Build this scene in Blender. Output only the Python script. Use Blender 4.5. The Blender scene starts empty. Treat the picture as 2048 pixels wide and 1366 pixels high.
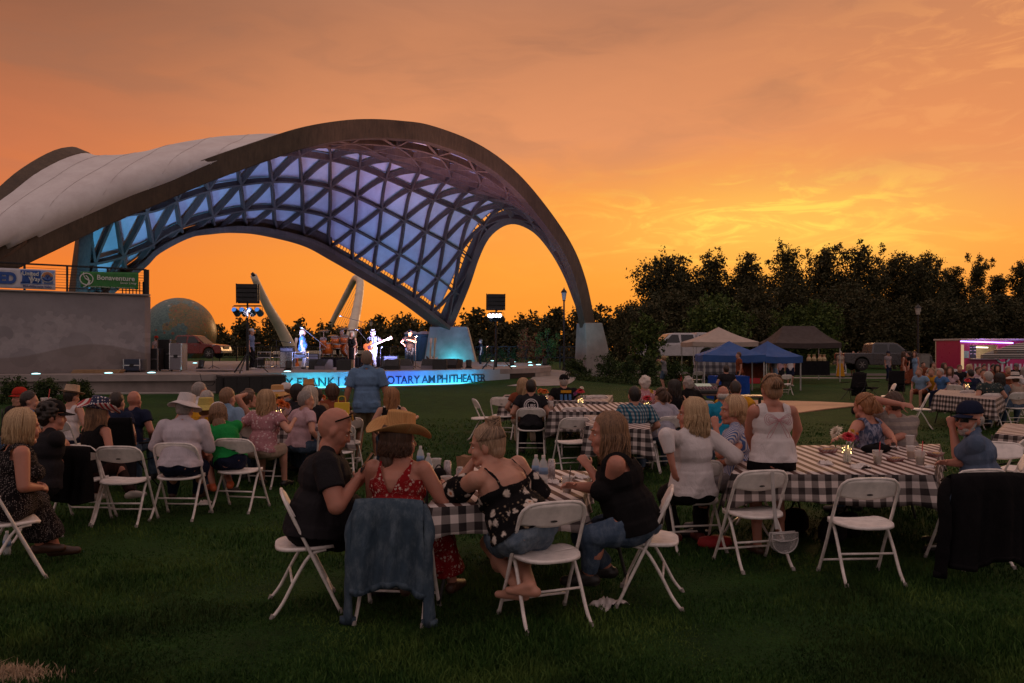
import bpy, bmesh, math, random
import numpy as np
from mathutils import Vector, Matrix, Quaternion, noise as mnoise
R = math.radians
PI = math.pi
scene = bpy.context.scene
COL = scene.collection
CAMZ, FPX, HZN, CXP = 1.775, 1600.0, 700.0, 1024.0
cam_d = bpy.data.cameras.new("camera")
cam = bpy.data.objects.new("camera", cam_d)
COL.objects.link(cam)
cam.location = (0, 0, CAMZ)
cam.rotation_euler = (R(90), 0, 0)
cam_d.sensor_width = 36
cam_d.lens = 36 * FPX / 2048
cam_d.shift_y = (HZN - 683) / 2048
cam_d.clip_start = 0.1
cam_d.clip_end = 6000
scene.camera = cam
scene.view_settings.view_transform = 'Standard'
scene.view_settings.look = 'None'
scene.view_settings.exposure = 0.0
scene.view_settings.gamma = 1
scene.cycles.use_denoising = True
scene.cycles.denoiser = 'OPENIMAGEDENOISE'
scene.cycles.use_adaptive_sampling = True
scene.cycles.adaptive_threshold = 0.02
scene.cycles.max_bounces = 5
scene.cycles.diffuse_bounces = 3
scene.cycles.glossy_bounces = 2
scene.cycles.transmission_bounces = 4
scene.cycles.transparent_max_bounces = 8
scene.cycles.sample_clamp_indirect = 4
scene.cycles.caustics_reflective = False
scene.cycles.caustics_refractive = False
def srgb(r, g, b, a=1.0):
 def f(c):
  c = c / 255.0
  return c / 12.92 if c <= 0.04045 else ((c + 0.055) / 1.055) ** 2.4
 return (f(r), f(g), f(b), a)
world = bpy.data.worlds.new("World")
scene.world = world
world.use_nodes = True
wn, wl = world.node_tree.nodes, world.node_tree.links
wn.clear()
class NG:
 """tiny helper for wiring nodes"""
 def __init__(s, tree): s.n, s.l = tree.nodes, tree.links
 def add(s, t, **kw):
  n = s.n.new(t)
  for k, v in kw.items(): setattr(n, k, v)
  return n
 def put(s, sock, v):
  if isinstance(v, bpy.types.NodeSocket): s.l.new(v, sock)
  elif v is not None:
   sock.default_value = v
 def math(s, op, a, b=None, c=None, clamp=False):
  n = s.add('ShaderNodeMath', operation=op, use_clamp=clamp)
  s.put(n.inputs[0], a)
  if b is not None: s.put(n.inputs[1], b)
  if c is not None: s.put(n.inputs[2], c)
  return n.outputs[0]
 def vmath(s, op, a, b=None):
  n = s.add('ShaderNodeVectorMath', operation=op)
  s.put(n.inputs[0], a)
  if b is not None: s.put(n.inputs[1], b)
  return n.outputs[0]
 def comb(s, x, y, z):
  n = s.add('ShaderNodeCombineXYZ')
  for i, v in enumerate((x, y, z)): s.put(n.inputs[i], v)
  return n.outputs[0]
 def sep(s, v):
  n = s.add('ShaderNodeSeparateXYZ'); s.put(n.inputs[0], v); return n.outputs
 def noise(s, vec, scale=5, detail=3, rough=0.5, dist=0.0):
  n = s.add('ShaderNodeTexNoise')
  if vec is not None: s.put(n.inputs['Vector'], vec)
  n.inputs['Scale'].default_value = scale
  n.inputs['Detail'].default_value = detail
  n.inputs['Roughness'].default_value = rough
  n.inputs['Distortion'].default_value = dist
  return n.outputs['Fac']
 def ramp(s, fac, stops, interp='LINEAR'):
  n = s.add('ShaderNodeValToRGB')
  cr = n.color_ramp; cr.interpolation = interp
  while len(cr.elements) > 1: cr.elements.remove(cr.elements[0])
  cr.elements[0].position = stops[0][0]; cr.elements[0].color = stops[0][1]
  for p, c in stops[1:]:
   e = cr.elements.new(p); e.color = c
  s.put(n.inputs[0], fac)
  return n.outputs[0]
 def mix(s, fac, a, b, mode='MIX'):
  n = s.add('ShaderNodeMix', data_type='RGBA', blend_type=mode)
  s.put(n.inputs[0], fac); s.put(n.inputs[6], a); s.put(n.inputs[7], b)
  return n.outputs[2]
 def mapr(s, v, a, b, c=0.0, d=1.0, smooth=True):
  n = s.add('ShaderNodeMapRange')
  if smooth: n.interpolation_type = 'SMOOTHSTEP'
  s.put(n.inputs[0], v)
  for i, x in enumerate((a, b, c, d)): n.inputs[i + 1].default_value = x
  return n.outputs[0]
w = NG(world.node_tree)
tc = w.add('ShaderNodeTexCoord').outputs['Generated']
dx, dy, dz = w.sep(tc)
az = w.math('ARCTAN2', dx, dy)
el = w.math('ARCSINE', dz)
cv = w.comb(w.math('MULTIPLY', az, 2.2), w.math('MULTIPLY', el, 7.5), 0.3)
warp = w.noise(cv, 1.6, 3, 0.5)
cv2 = w.comb(w.math('ADD', w.math('MULTIPLY', az, 2.6), w.math('MULTIPLY', warp, 1.0)),
    w.math('ADD', w.math('MULTIPLY', el, 11.0), w.math('MULTIPLY', warp, 1.6)), 1.7)
n1 = w.noise(cv2, 1.3, 6, 0.55)
n2 = w.noise(w.comb(w.math('MULTIPLY', az, 7.0), w.math('MULTIPLY', el, 26.0), 4.0), 1.5, 6, 0.62, 1.2)
eln = w.math('DIVIDE', el, 0.42, clamp=True)
eln_n = w.math('ADD', eln, w.math('MULTIPLY', w.math('SUBTRACT', n1, 0.5), 0.22), clamp=True)
c_mid = w.ramp(eln_n, [(0.0, srgb(250, 140, 44)), (0.22, srgb(255, 156, 52)), (0.42, srgb(250, 152, 66)), (0.62, srgb(228, 146, 96)),
      (0.82, srgb(206, 134, 92)), (1.0, srgb(178, 117, 84))])
c_left = w.ramp(eln_n, [(0.0, srgb(246, 126, 42)), (0.25, srgb(240, 124, 48)), (0.5, srgb(204, 116, 74)), (0.75, srgb(168, 104, 72)), (1.0, srgb(120, 82, 66))])
c_right = w.ramp(eln_n, [(0.0, srgb(252, 146, 52)), (0.25, srgb(252, 160, 68)), (0.45, srgb(236, 146, 88)), (0.7, srgb(220, 139, 88)), (1.0, srgb(192, 127, 90))])
tl = w.mapr(az, -0.62, -0.05, 1.0, 0.0)
tr = w.mapr(az, 0.1, 0.55, 0.0, 1.0)
front = w.mix(tl, c_mid, c_left)
front = w.mix(tr, front, c_right)
gx = w.math('DIVIDE', w.math('SUBTRACT', az, 0.31), 0.21)
gy = w.math('DIVIDE', w.math('SUBTRACT', el, 0.150), 0.050)
gl = w.math('EXPONENT', w.math('MULTIPLY', w.math('ADD', w.math('MULTIPLY', gx, gx), w.math('MULTIPLY', gy, gy)), -1.0))
st = w.mapr(n2, 0.46, 0.68)
front = w.mix(w.math('MULTIPLY', w.math('ADD', w.math('MULTIPLY', st, 0.8), 0.55), gl), front, srgb(255, 212, 88))
gx2 = w.math('DIVIDE', w.math('SUBTRACT', az, 0.62), 0.22)
gy2 = w.math('DIVIDE', w.math('SUBTRACT', el, 0.30), 0.10)
gl2 = w.math('EXPONENT', w.math('MULTIPLY', w.math('ADD', w.math('MULTIPLY', gx2, gx2), w.math('MULTIPLY', gy2, gy2)), -1.0))
front = w.mix(w.math('MULTIPLY', w.math('MULTIPLY', w.mapr(n2, 0.45, 0.65), gl2), 0.55), front, srgb(250, 168, 100))
front = w.mix(w.math('MULTIPLY', w.mapr(n1, 0.5, 0.72), w.mapr(el, 0.14, 0.36, 0.0, 0.38)), front, srgb(156, 108, 84))
zen = w.mix(w.mapr(el, 0.36, 0.8), front, (0.58, 0.40, 0.355, 1))
azf = w.math('ABSOLUTE', az)
back = w.mix(w.mapr(el, 0.0, 0.8), (0.38, 0.28, 0.27, 1), (0.48, 0.36, 0.345, 1))
skyc = w.mix(w.mapr(azf, 0.9, 2.0), zen, back)
skyc = w.mix(w.mapr(el, -0.05, 0.0, 0.0, 1.0), (0.02, 0.02, 0.015, 1), skyc)
SUN_AZ, SUN_EL = R(20), R(3.0)
nish = w.add('ShaderNodeTexSky', sky_type='NISHITA')
nish.sun_disc = False; nish.sun_elevation = SUN_EL; nish.sun_rotation = SUN_AZ
bg1 = w.add('ShaderNodeBackground'); w.put(bg1.inputs[0], skyc); bg1.inputs[1].default_value = 1.0
bg2 = w.add('ShaderNodeBackground'); w.put(bg2.inputs[0], nish.outputs[0]); bg2.inputs[1].default_value = 0.004
ad = w.add('ShaderNodeAddShader'); w.l.new(bg1.outputs[0], ad.inputs[0]); w.l.new(bg2.outputs[0], ad.inputs[1])
wo = w.add('ShaderNodeOutputWorld'); w.l.new(ad.outputs[0], wo.inputs[0])
sd = bpy.data.lights.new("sun", 'SUN'); sd.energy = 0.8; sd.angle = R(14); sd.color = (1.0, 0.55, 0.25)
so = bpy.data.objects.new("sun", sd); COL.objects.link(so)
_sv = Vector((math.sin(SUN_AZ) * math.cos(R(7)), math.cos(SUN_AZ) * math.cos(R(7)), math.sin(R(7))))
so.rotation_euler = _sv.to_track_quat('Z', 'Y').to_euler()
KS = 1.08
def sstep(a, b, x):
 t = min(1, max(0, (x - a) / (b - a))); return t * t * (3 - 2 * t)
def gz(x, y):
 """height of the ground"""
 left = 1 - sstep(2, 9, x)
 z = 0.29 * sstep(11, 27, y) * left
 z += 0.56 * sstep(33, 40, y) * (1 - sstep(-2, 4, x))
 return z
def at(px, py, Y): return Vector(((px - CXP) / FPX * Y, Y, CAMZ - (py - HZN) / FPX * Y))
def onground(px, py):
 Y = 8.0
 for _ in range(30):
  x = (px - CXP) / FPX * Y
  Y = FPX * (CAMZ - gz(x, Y)) / max(4.0, (py - HZN))
 return Vector(((px - CXP) / FPX * Y, Y, gz((px - CXP) / FPX * Y, Y)))
def atk(px, k):
 """ground point at pixel column px where one metre is k pixels"""
 Y = FPX / (k * KS); x = (px - CXP) / FPX * Y
 return Vector((x, Y, gz(x, Y)))
def tag(o, label=None, cat=None, group=None, kind=None):
 if label: o['label'] = label
 if cat: o['category'] = cat
 if group: o['group'] = group
 if kind: o['kind'] = kind
 return o
def empty(name, loc=(0, 0, 0), rz=0.0, label=None, cat=None, group=None, scale=1.0):
 o = bpy.data.objects.new(name, None); COL.objects.link(o)
 o.location = loc; o.rotation_euler = (0, 0, rz); o.empty_display_size = 0.2
 o.scale = (scale,) * 3
 return tag(o, label, cat, group)
KIDS = {}
def link(o, parent=None):
 COL.objects.link(o)
 if parent is not None:
  o.parent = parent
  KIDS.setdefault(parent.name, []).append(o)
 return o
def copy_tree(o, parent=None):
 c = o.copy(); link(c, parent)
 for ch in KIDS.get(o.name, []): copy_tree(ch, c)
 return c
def move(o, loc, rz=0.0, sc=None):
 o.location = loc; o.rotation_euler = (0, 0, rz)
 if sc: o.scale = (sc,) * 3
 return o
def frame_of(d, up=(0, 0, 1)):
 d = Vector(d).normalized(); up = Vector(up)
 if abs(d.dot(up)) > 0.98: up = Vector((0, 1, 0)) if abs(d.y) < 0.9 else Vector((1, 0, 0))
 x = d.cross(up).normalized(); y = x.cross(d).normalized()
 return x, y, d
class MB:
 def __init__(s): s.v = []; s.f = []; s.uv = None
 def add(s, vs, fs):
  o = len(s.v); s.v.extend([tuple(v) for v in vs]); s.f.extend([tuple(i + o for i in f) for f in fs]); return s
 def box(s, c, size, rz=0.0, m=None, taper=1.0):
  cx, cy, cz = c; sx, sy, sz = [q / 2 for q in size]
  vs = []
  for z, t in ((-sz, 1.0), (sz, taper)):
   for x, y in ((-sx, -sy), (sx, -sy), (sx, sy), (-sx, sy)):
    vs.append(Vector((x * t, y * t, z)))
  if rz:
   q = Matrix.Rotation(rz, 3, 'Z'); vs = [q @ v for v in vs]
  if m is not None: vs = [m @ v for v in vs]
  vs = [v + Vector(c) for v in vs]
  return s.add(vs, [(0, 3, 2, 1), (4, 5, 6, 7), (0, 1, 5, 4), (1, 2, 6, 5), (2, 3, 7, 6), (3, 0, 4, 7)])
 def bar(s, a, b, w, h, up=(0, 0, 1)):
  a, b = Vector(a), Vector(b); x, y, d = frame_of(b - a, up)
  vs = []
  for p in (a, b):
   for i, j in ((-1, -1), (1, -1), (1, 1), (-1, 1)): vs.append(p + x * i * w / 2 + y * j * h / 2)
  return s.add(vs, [(3, 2, 1, 0), (4, 5, 6, 7), (0, 1, 5, 4), (1, 2, 6, 5), (2, 3, 7, 6), (3, 0, 4, 7)])
 def sweep(s, pts, prof, ups=None, closed=False, cap=True, scales=None):
  """prof: list of (x,y) offsets swept along pts"""
  pts = [Vector(p) for p in pts]; n = len(pts); m = len(prof); vs = []
  px = None
  for i, p in enumerate(pts):
   if closed: d = pts[(i + 1) % n] - pts[i - 1]
   else: d = pts[min(n - 1, i + 1)] - pts[max(0, i - 1)]
   d.normalize()
   if ups is not None: x = d.cross(Vector(ups[i])).normalized()
   elif px is None: x = frame_of(d)[0]
   else:
    x = px - d * px.dot(d); x.normalize()
   y = x.cross(d).normalized(); px = x
   sc = scales[i] if scales is not None else 1.0
   for (u, v) in prof: vs.append(p + x * u * sc + y * v * sc)
  fs = []
  for i in range(n if closed else n - 1):
   j = (i + 1) % n
   for k in range(m):
    l = (k + 1) % m
    fs.append((i * m + k, i * m + l, j * m + l, j * m + k))
  if cap and not closed:
   fs.append(tuple(range(m - 1, -1, -1))); fs.append(tuple((n - 1) * m + k for k in range(m)))
  return s.add(vs, fs)
 def tube(s, pts, r, n=8, closed=False, radii=None):
  prof = [(math.cos(2 * PI * k / n) * r, math.sin(2 * PI * k / n) * r) for k in range(n)]
  sc = [q / r for q in radii] if radii is not None else None
  return s.sweep(pts, prof, closed=closed, scales=sc)
 def cyl(s, a, b, r0, r1=None, n=12):
  r1 = r0 if r1 is None else r1
  x, y, d = frame_of(Vector(b) - Vector(a)); vs = []
  for p, r in ((Vector(a), r0), (Vector(b), r1)):
   for k in range(n):
    t = 2 * PI * k / n; vs.append(p + x * math.cos(t) * r + y * math.sin(t) * r)
  fs = [(k, (k + 1) % n, n + (k + 1) % n, n + k) for k in range(n)]
  fs += [tuple(range(n - 1, -1, -1)), tuple(range(n, 2 * n))]
  return s.add(vs, fs)
 def lathe(s, prof, c=(0, 0, 0), n=20, sx=1.0, sy=1.0, m=None, wob=None):
  vs = []; c = Vector(c)
  for (r, z) in prof:
   for k in range(n):
    t = 2 * PI * k / n
    rr, zz = r, z
    if wob: rr, zz = wob(r, z, t)
    v = Vector((math.cos(t) * rr * sx, math.sin(t) * rr * sy, zz))
    if m is not None: v = m @ v
    vs.append(v + c)
  fs = []
  for i in range(len(prof) - 1):
   for k in range(n):
    l = (k + 1) % n
    fs.append((i * n + k, i * n + l, (i + 1) * n + l, (i + 1) * n + k))
  if prof[0][0] > 1e-5: fs.append(tuple(range(n - 1, -1, -1)))
  if prof[-1][0] > 1e-5: fs.append(tuple((len(prof) - 1) * n + k for k in range(n)))
  return s.add(vs, fs)
 def ell(s, c, r, n=12, m=None):
  if not hasattr(r, '__len__'): r = (r, r, r)
  prof = []
  h = max(4, n // 2)
  vs = []; fs = []; c = Vector(c)
  for i in range(h + 1):
   a = PI * i / h
   for k in range(n):
    t = 2 * PI * k / n
    v = Vector((math.sin(a) * math.cos(t) * r[0], math.sin(a) * math.sin(t) * r[1], -math.cos(a) * r[2]))
    if m is not None: v = m @ v
    vs.append(v + c)
  for i in range(h):
   for k in range(n):
    l = (k + 1) % n
    fs.append((i * n + k, i * n + l, (i + 1) * n + l, (i + 1) * n + k))
  return s.add(vs, fs)
 def caps(s, a, b, ra, rb, n=10):
  """tapered capsule"""
  a, b = Vector(a), Vector(b); d = b - a; L = d.length
  if L < 1e-6: return s.ell(a, ra, n)
  x, y, d = frame_of(d); vs = []
  rings = []
  for i in range(0, 4):
   t = PI / 2 * (1 - i / 3); rings.append((-math.sin(t) * ra, math.cos(t) * ra))
  for i in range(0, 4):
   t = PI / 2 * (i / 3); rings.append((L + math.sin(t) * rb, math.cos(t) * rb))
  for (h, r) in rings:
   r = max(r, 1e-4)
   for k in range(n):
    t = 2 * PI * k / n; vs.append(a + d * h + x * math.cos(t) * r + y * math.sin(t) * r)
  fs = []
  for i in range(len(rings) - 1):
   for k in range(n):
    l = (k + 1) % n
    fs.append((i * n + k, i * n + l, (i + 1) * n + l, (i + 1) * n + k))
  fs += [tuple(range(n - 1, -1, -1)), tuple(range((len(rings) - 1) * n, len(rings) * n))]
  return s.add(vs, fs)
 def prism(s, poly, z0, z1, m=None, c=(0, 0, 0)):
  """polygon (x,y) extruded in z; m turns it"""
  n = len(poly); vs = [Vector((x, y, z0)) for x, y in poly] + [Vector((x, y, z1)) for x, y in poly]
  if m is not None: vs = [m @ v for v in vs]
  vs = [v + Vector(c) for v in vs]
  fs = [tuple(range(n - 1, -1, -1)), tuple(range(n, 2 * n))] + [(k, (k + 1) % n, n + (k + 1) % n, n + k) for k in range(n)]
  return s.add(vs, fs)
 def grid(s, fn, nu, nv, closed_u=False):
  vs = [fn(i / nu, j / nv) for j in range(nv + 1) for i in range(nu + 1)]
  fs = [(j * (nu + 1) + i, j * (nu + 1) + i + 1, (j + 1) * (nu + 1) + i + 1, (j + 1) * (nu + 1) + i) for j in range(nv) for i in range(nu)]
  return s.add(vs, fs)
 def mesh(s, name, smooth=False):
  me = bpy.data.meshes.new(name); me.from_pydata(s.v, [], s.f); me.validate(); me.update()
  if smooth: me.polygons.foreach_set('use_smooth', [True] * len(me.polygons))
  return me
 def build(s, name, mat, parent=None, smooth=False, bevel=0.0, label=None, solid=0.0, fix=True):
  me = s.mesh(name, smooth)
  if fix:
   bm = bmesh.new(); bm.from_mesh(me); bmesh.ops.recalc_face_normals(bm, faces=bm.faces); bm.to_mesh(me); bm.free()
  me.materials.append(mat)
  o = bpy.data.objects.new(name, me); link(o, parent)
  if solid:
   md = o.modifiers.new('solid', 'SOLIDIFY'); md.thickness = solid
  if bevel:
   md = o.modifiers.new('bevel', 'BEVEL'); md.width = bevel; md.segments = 2; md.limit_method = 'ANGLE'; md.angle_limit = R(40)
  if label: o['label'] = label
  return o
MX = Matrix.Rotation(PI / 2, 3, 'X')
MATS = {}
def base_mat(name):
 m = bpy.data.materials.new(name); m.use_nodes = True
 g = NG(m.node_tree); b = m.node_tree.nodes['Principled BSDF']
 return m, g, b
def bump(g, b, h, strength=0.3, dist=0.01):
 n = g.add('ShaderNodeBump'); n.inputs['Strength'].default_value = strength; n.inputs['Distance'].default_value = dist
 g.put(n.inputs['Height'], h); g.l.new(n.outputs[0], b.inputs['Normal'])
def M(name, col, rough=0.6, var=0.15, vscale=8.0, metal=0.0, bs=0.15, bscale=60.0, spec=0.5, emit=None, es=0.0, alpha=None, trans=0.0, dist=0.004, stretch=None):
 """general painted / natural surface with tone variation and a fine bump"""
 if name in MATS: return MATS[name]
 m, g, b = base_mat(name)
 co = g.add('ShaderNodeTexCoord').outputs['Object']
 if stretch: co = g.vmath('MULTIPLY', co, stretch)
 c = tuple(col) + (1,) if len(col) == 3 else tuple(col)
 lo = tuple(x * (1 - var) for x in c[:3]) + (1,); hi = tuple(min(1, x * (1 + var)) for x in c[:3]) + (1,)
 f = g.noise(co, vscale, 5, 0.6)
 g.put(b.inputs['Base Color'], g.ramp(f, [(0.3, lo), (0.7, hi)]))
 rr = g.mapr(g.noise(co, vscale * 2.3, 3), 0.3, 0.7, max(0, rough - 0.08), min(1, rough + 0.08))
 g.put(b.inputs['Roughness'], rr)
 b.inputs['Metallic'].default_value = metal
 b.inputs['Specular IOR Level'].default_value = spec
 if bs: bump(g, b, g.noise(co, bscale, 4, 0.6), bs, dist)
 if emit: b.inputs['Emission Color'].default_value = tuple(emit) + (1,); b.inputs['Emission Strength'].default_value = es
 if trans: b.inputs['Transmission Weight'].default_value = trans
 if alpha is not None: b.inputs['Alpha'].default_value = alpha
 MATS[name] = m; return m
def EMIT(name, col, s):
 if name in MATS: return MATS[name]
 m, g, b = base_mat(name)
 b.inputs['Base Color'].default_value = (0.1, 0.1, 0.1, 1)
 b.inputs['Emission Color'].default_value = tuple(col) + (1,); b.inputs['Emission Strength'].default_value = s
 MATS[name] = m; return m
def cr_interp(pts, n):
 """Catmull-Rom through pts, resampled to n points of even spacing"""
 P_ = [Vector(p) for p in pts]; out = []
 for i in range(len(P_) - 1):
  p0 = P_[max(0, i - 1)]; p1 = P_[i]; p2 = P_[i + 1]; p3 = P_[min(len(P_) - 1, i + 2)]
  for k in range(12):
   t = k / 12
   out.append(0.5 * ((2 * p1) + (-p0 + p2) * t + (2 * p0 - 5 * p1 + 4 * p2 - p3) * t * t + (-p0 + 3 * p1 - 3 * p2 + p3) * t ** 3))
 out.append(P_[-1])
 L = [0.0]
 for i in range(1, len(out)): L.append(L[-1] + (out[i] - out[i - 1]).length)
 res = []; j = 0
 for q in range(n):
  s_ = L[-1] * q / (n - 1)
  while j < len(out) - 2 and L[j + 1] < s_: j += 1
  t = (s_ - L[j]) / max(1e-9, L[j + 1] - L[j]); res.append(out[j].lerp(out[j + 1], min(1, max(0, t))))
 return res
# ================================================================== ground
def grass_mat():
 m, g, b = base_mat('lawn_grass')
 co = g.add('ShaderNodeTexCoord').outputs['Object']
 n1_ = g.noise(co, 0.35, 4, 0.6); n2_ = g.noise(co, 3.0, 5, 0.65); n3_ = g.noise(co, 38.0, 4, 0.7)
 c = g.ramp(n2_, [(0.3, (0.011, 0.038, 0.007, 1)), (0.55, (0.020, 0.068, 0.011, 1)), (0.75, (0.036, 0.100, 0.016, 1))])
 c = g.mix(g.mapr(n1_, 0.42, 0.65, 0, 0.55), c, (0.040, 0.098, 0.017, 1))
 c = g.mix(g.mapr(n3_, 0.3, 0.75, 0, 0.6), c, (0.007, 0.018, 0.004, 1))
 g.put(b.inputs['Base Color'], c); b.inputs['Roughness'].default_value = 0.9
 b.inputs['Specular IOR Level'].default_value = 0.15
 bump(g, b, n3_, 0.9, 0.05)
 return m
GRASS = grass_mat()
def strip(vals):
 out = []; x = vals[0]
 return out
xs = [-900, -400, -200, -120, -80, -60] + [x for x in range(-50, 51, 1)] + [60, 80, 120, 200, 400, 900]
ys = [-60, -20, -8] + [y * 1.0 for y in range(0, 81, 1)] + [90, 110, 140, 200, 400, 900, 2500]
mb = MB(); nx = len(xs)
for y in ys:
 for x in xs: mb.v.append((x, y, gz(x, y)))
for j in range(len(ys) - 1):
 for i in range(nx - 1): mb.f.append((j * nx + i, j * nx + i + 1, (j + 1) * nx + i + 1, (j + 1) * nx + i))
tag(mb.build('ground', GRASS, smooth=True, fix=False), kind='structure')
def blades(name, n, y0, y1, h, seed, mat, wd=0.006, region=None):
 rng = np.random.default_rng(seed)
 V = []; 
 t = rng.random(n)
 Y = (1 / (1 / y0 + (1 / y1 - 1 / y0) * t))
 X = (rng.random(n) * 2 - 1) * (Y * 0.70 + 1.2)
 if region is not None:
  X, Y = region(rng, n)
 hh = h * (0.40 + 1.0 * rng.random(n)) * (0.72 + 0.5 * np.sin(X * 2.1 + np.sin(Y * 1.7) * 2) * np.cos(Y * 2.6))
 a = rng.random(n) * 2 * PI; lean = rng.normal(0, 0.55, n) * hh; la = rng.random(n) * 2 * PI
 ww = wd * (0.7 + 0.6 * rng.random(n)) * np.maximum(1, Y / 6)
 z0 = np.array([gz(x, y) for x, y in zip(X, Y)]) - 0.005
 bx, by = np.cos(a) * ww, np.sin(a) * ww
 v = np.empty((n, 5, 3))
 v[:, 0] = np.stack([X - bx, Y - by, z0], 1); v[:, 1] = np.stack([X + bx, Y + by, z0], 1)
 mx, my = X + np.cos(la) * lean * 0.35, Y + np.sin(la) * lean * 0.35
 v[:, 2] = np.stack([mx + bx * .7, my + by * .7, z0 + hh * .6], 1); v[:, 3] = np.stack([mx - bx * .7, my - by * .7, z0 + hh * .6], 1)
 v[:, 4] = np.stack([X + np.cos(la) * lean, Y + np.sin(la) * lean, z0 + hh], 1)
 me = bpy.data.meshes.new(name)
 me.vertices.add(n * 5); me.vertices.foreach_set('co', v.reshape(-1))
 base = (np.arange(n) * 5)[:, None]
 quad = (base + np.array([0, 1, 2, 3])).astype(np.int32); tri = (base + np.array([3, 2, 4])).astype(np.int32)
 loops = np.concatenate([quad, tri], 1).reshape(-1)
 me.loops.add(n * 7); me.loops.foreach_set('vertex_index', loops)
 me.polygons.add(n * 2)
 ls = (np.arange(n) * 7)[:, None] + np.array([0, 4])
 me.polygons.foreach_set('loop_start', ls.reshape(-1).astype(np.int32))
 me.update(); me.validate()
 me.materials.append(mat)
 o = bpy.data.objects.new(name, me); COL.objects.link(o)
 return tag(o, kind='stuff')
def blade_mat(name, cols):
 m, g, b = base_mat(name)
 co = g.add('ShaderNodeTexCoord').outputs['Object']
 geo = g.add('ShaderNodeNewGeometry').outputs['Random Per Island']
 c = g.ramp(geo, cols)
 c2 = g.mix(g.mapr(g.noise(co, 1.1, 4), 0.46, 0.60, 0, 0.9), c, (0.075, 0.125, 0.026, 1))
 c2 = g.mix(g.mapr(g.noise(co, 0.7, 3), 0.48, 0.62, 0, 0.75), c2, (0.009, 0.020, 0.005, 1))
 g.put(b.inputs['Base Color'], c2); b.inputs['Roughness'].default_value = 0.75; b.inputs['Specular IOR Level'].default_value = 0.12
 return m
BLADE = blade_mat('grass_blades', [(0.0, (0.012, 0.034, 0.007, 1)), (0.5, (0.026, 0.070, 0.012, 1)), (1.0, (0.060, 0.110, 0.026, 1))])
blades('lawn_grass_blades', 330000, 2.6, 19.0, 0.047, 3, BLADE, 0.0042)
DRY = M('dry_grass', (0.42, 0.30, 0.20), 0.9, 0.35, 20)
_dc = onground(45, 1352)
blades('dry_grass_patch', 2600, 2, 5, 0.055, 8, DRY, 0.004, region=lambda rng, n: (_dc.x - .12 + rng.normal(0, 0.13, n), _dc.y - .02 + rng.normal(0, 0.045, n)))
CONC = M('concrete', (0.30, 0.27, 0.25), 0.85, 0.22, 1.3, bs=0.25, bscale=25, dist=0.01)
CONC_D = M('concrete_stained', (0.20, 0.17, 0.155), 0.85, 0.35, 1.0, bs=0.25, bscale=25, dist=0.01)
ASPH = M('asphalt', (0.05, 0.048, 0.046), 0.9, 0.2, 3, bs=0.4, bscale=90)
BLACKM = M('black_metal', (0.012, 0.012, 0.014), 0.45, 0.2, 10, spec=0.4)
DARKWOOD = None
def road(name, pts, w, mat, dz):
 m_ = MB(); pts = [Vector((p[0], p[1], 0)) for p in pts]; L = []
 pts = cr_interp(pts, 40)
 for i, p in enumerate(pts):
  d = (pts[min(39, i + 1)] - pts[max(0, i - 1)]).normalized(); n = Vector((-d.y, d.x, 0))
  for s_ in (-1, 1):
   q = p + n * s_ * w / 2; m_.v.append((q.x, q.y, gz(q.x, q.y) + dz))
 for i in range(39): m_.f.append((2 * i, 2 * i + 1, 2 * i + 3, 2 * i + 2))
 return tag(m_.build(name, mat, fix=False), kind='structure')
road('path', [(34, 50), (22, 50.5), (14, 52), (9, 55), (4, 60)], 1.6, CONC, 0.012)
road('road', [(90, 58), (40, 57), (24, 58), (14, 61), (8, 68)], 6.0, ASPH, 0.008)
_pp = [onground(1130, 742), onground(1118, 752), onground(1090, 762), onground(1030, 770)]
road('stage_path', [(p.x, p.y) for p in _pp], 1.9, CONC, 0.016)
# ================================================================== stage
ZS = 0.925
FRONT = [(-200, 27.0), (0, 27.1), (200, 27.3), (430, 27.9), (548, 29.6), (700, 31.4), (800, 32.8), (976, 35.3), (1040, 36.6), (1080, 38.2), (1100, 40.5), (1100, 43.5), (1080, 47)]
front = cr_interp([Vector(((px - CXP) / FPX * Y, Y, 0)) for px, Y in FRONT], 120)
back_e = [Vector((-30, 54, 0)), Vector((-34, 27, 0))]
poly = [(p.x, p.y) for p in front] + [(1.0, 53), (-5, 64), (-30, 60), (-34, 27)]
mb = MB(); mb.prism(poly, ZS - 0.22, ZS)
PAVE = M('stage_floor', (0.27, 0.23, 0.215), 0.8, 0.25, 1.2, bs=0.15, bscale=30)
stage = empty('stage', (0, 0, 0), 0, 'round concrete stage platform under the lattice canopy, its curved front lit blue with raised lettering', 'stage')
mb.build('floor_slab', PAVE, stage)
inner = []
for i, p in enumerate(front):
 d = (front[min(119, i + 1)] - front[max(0, i - 1)]).normalized(); n = Vector((-d.y, d.x, 0))
 inner.append(p + n * 0.22)
def rib_wall(i0, i1, off, z0, z1, thick=0.15):
 m_ = MB(); vs = []
 for i in range(i0, i1 + 1):
  d = (front[min(119, i + 1)] - front[max(0, i - 1)]).normalized(); n = Vector((-d.y, d.x, 0))
  a = front[i] + n * off; b_ = front[i] + n * (off + thick)
  vs += [(a.x, a.y, z0), (b_.x, b_.y, z0), (b_.x, b_.y, z1), (a.x, a.y, z1)]
 k = i1 - i0 + 1; fs = []
 for i in range(k - 1):
  for q in range(4):
   r_ = (q + 1) % 4; fs.append((i * 4 + q, i * 4 + r_, (i + 1) * 4 + r_, (i + 1) * 4 + q))
 fs += [(3, 2, 1, 0), tuple((k - 1) * 4 + q for q in range(4))]
 return m_.add(vs, fs)
def fidx(px):
 return min(range(90), key=lambda i: abs(front[i].x / front[i].y * FPX + CXP - px))
iA, iB, iC, iD = fidx(555), fidx(980), fidx(1012), fidx(1074)
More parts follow.
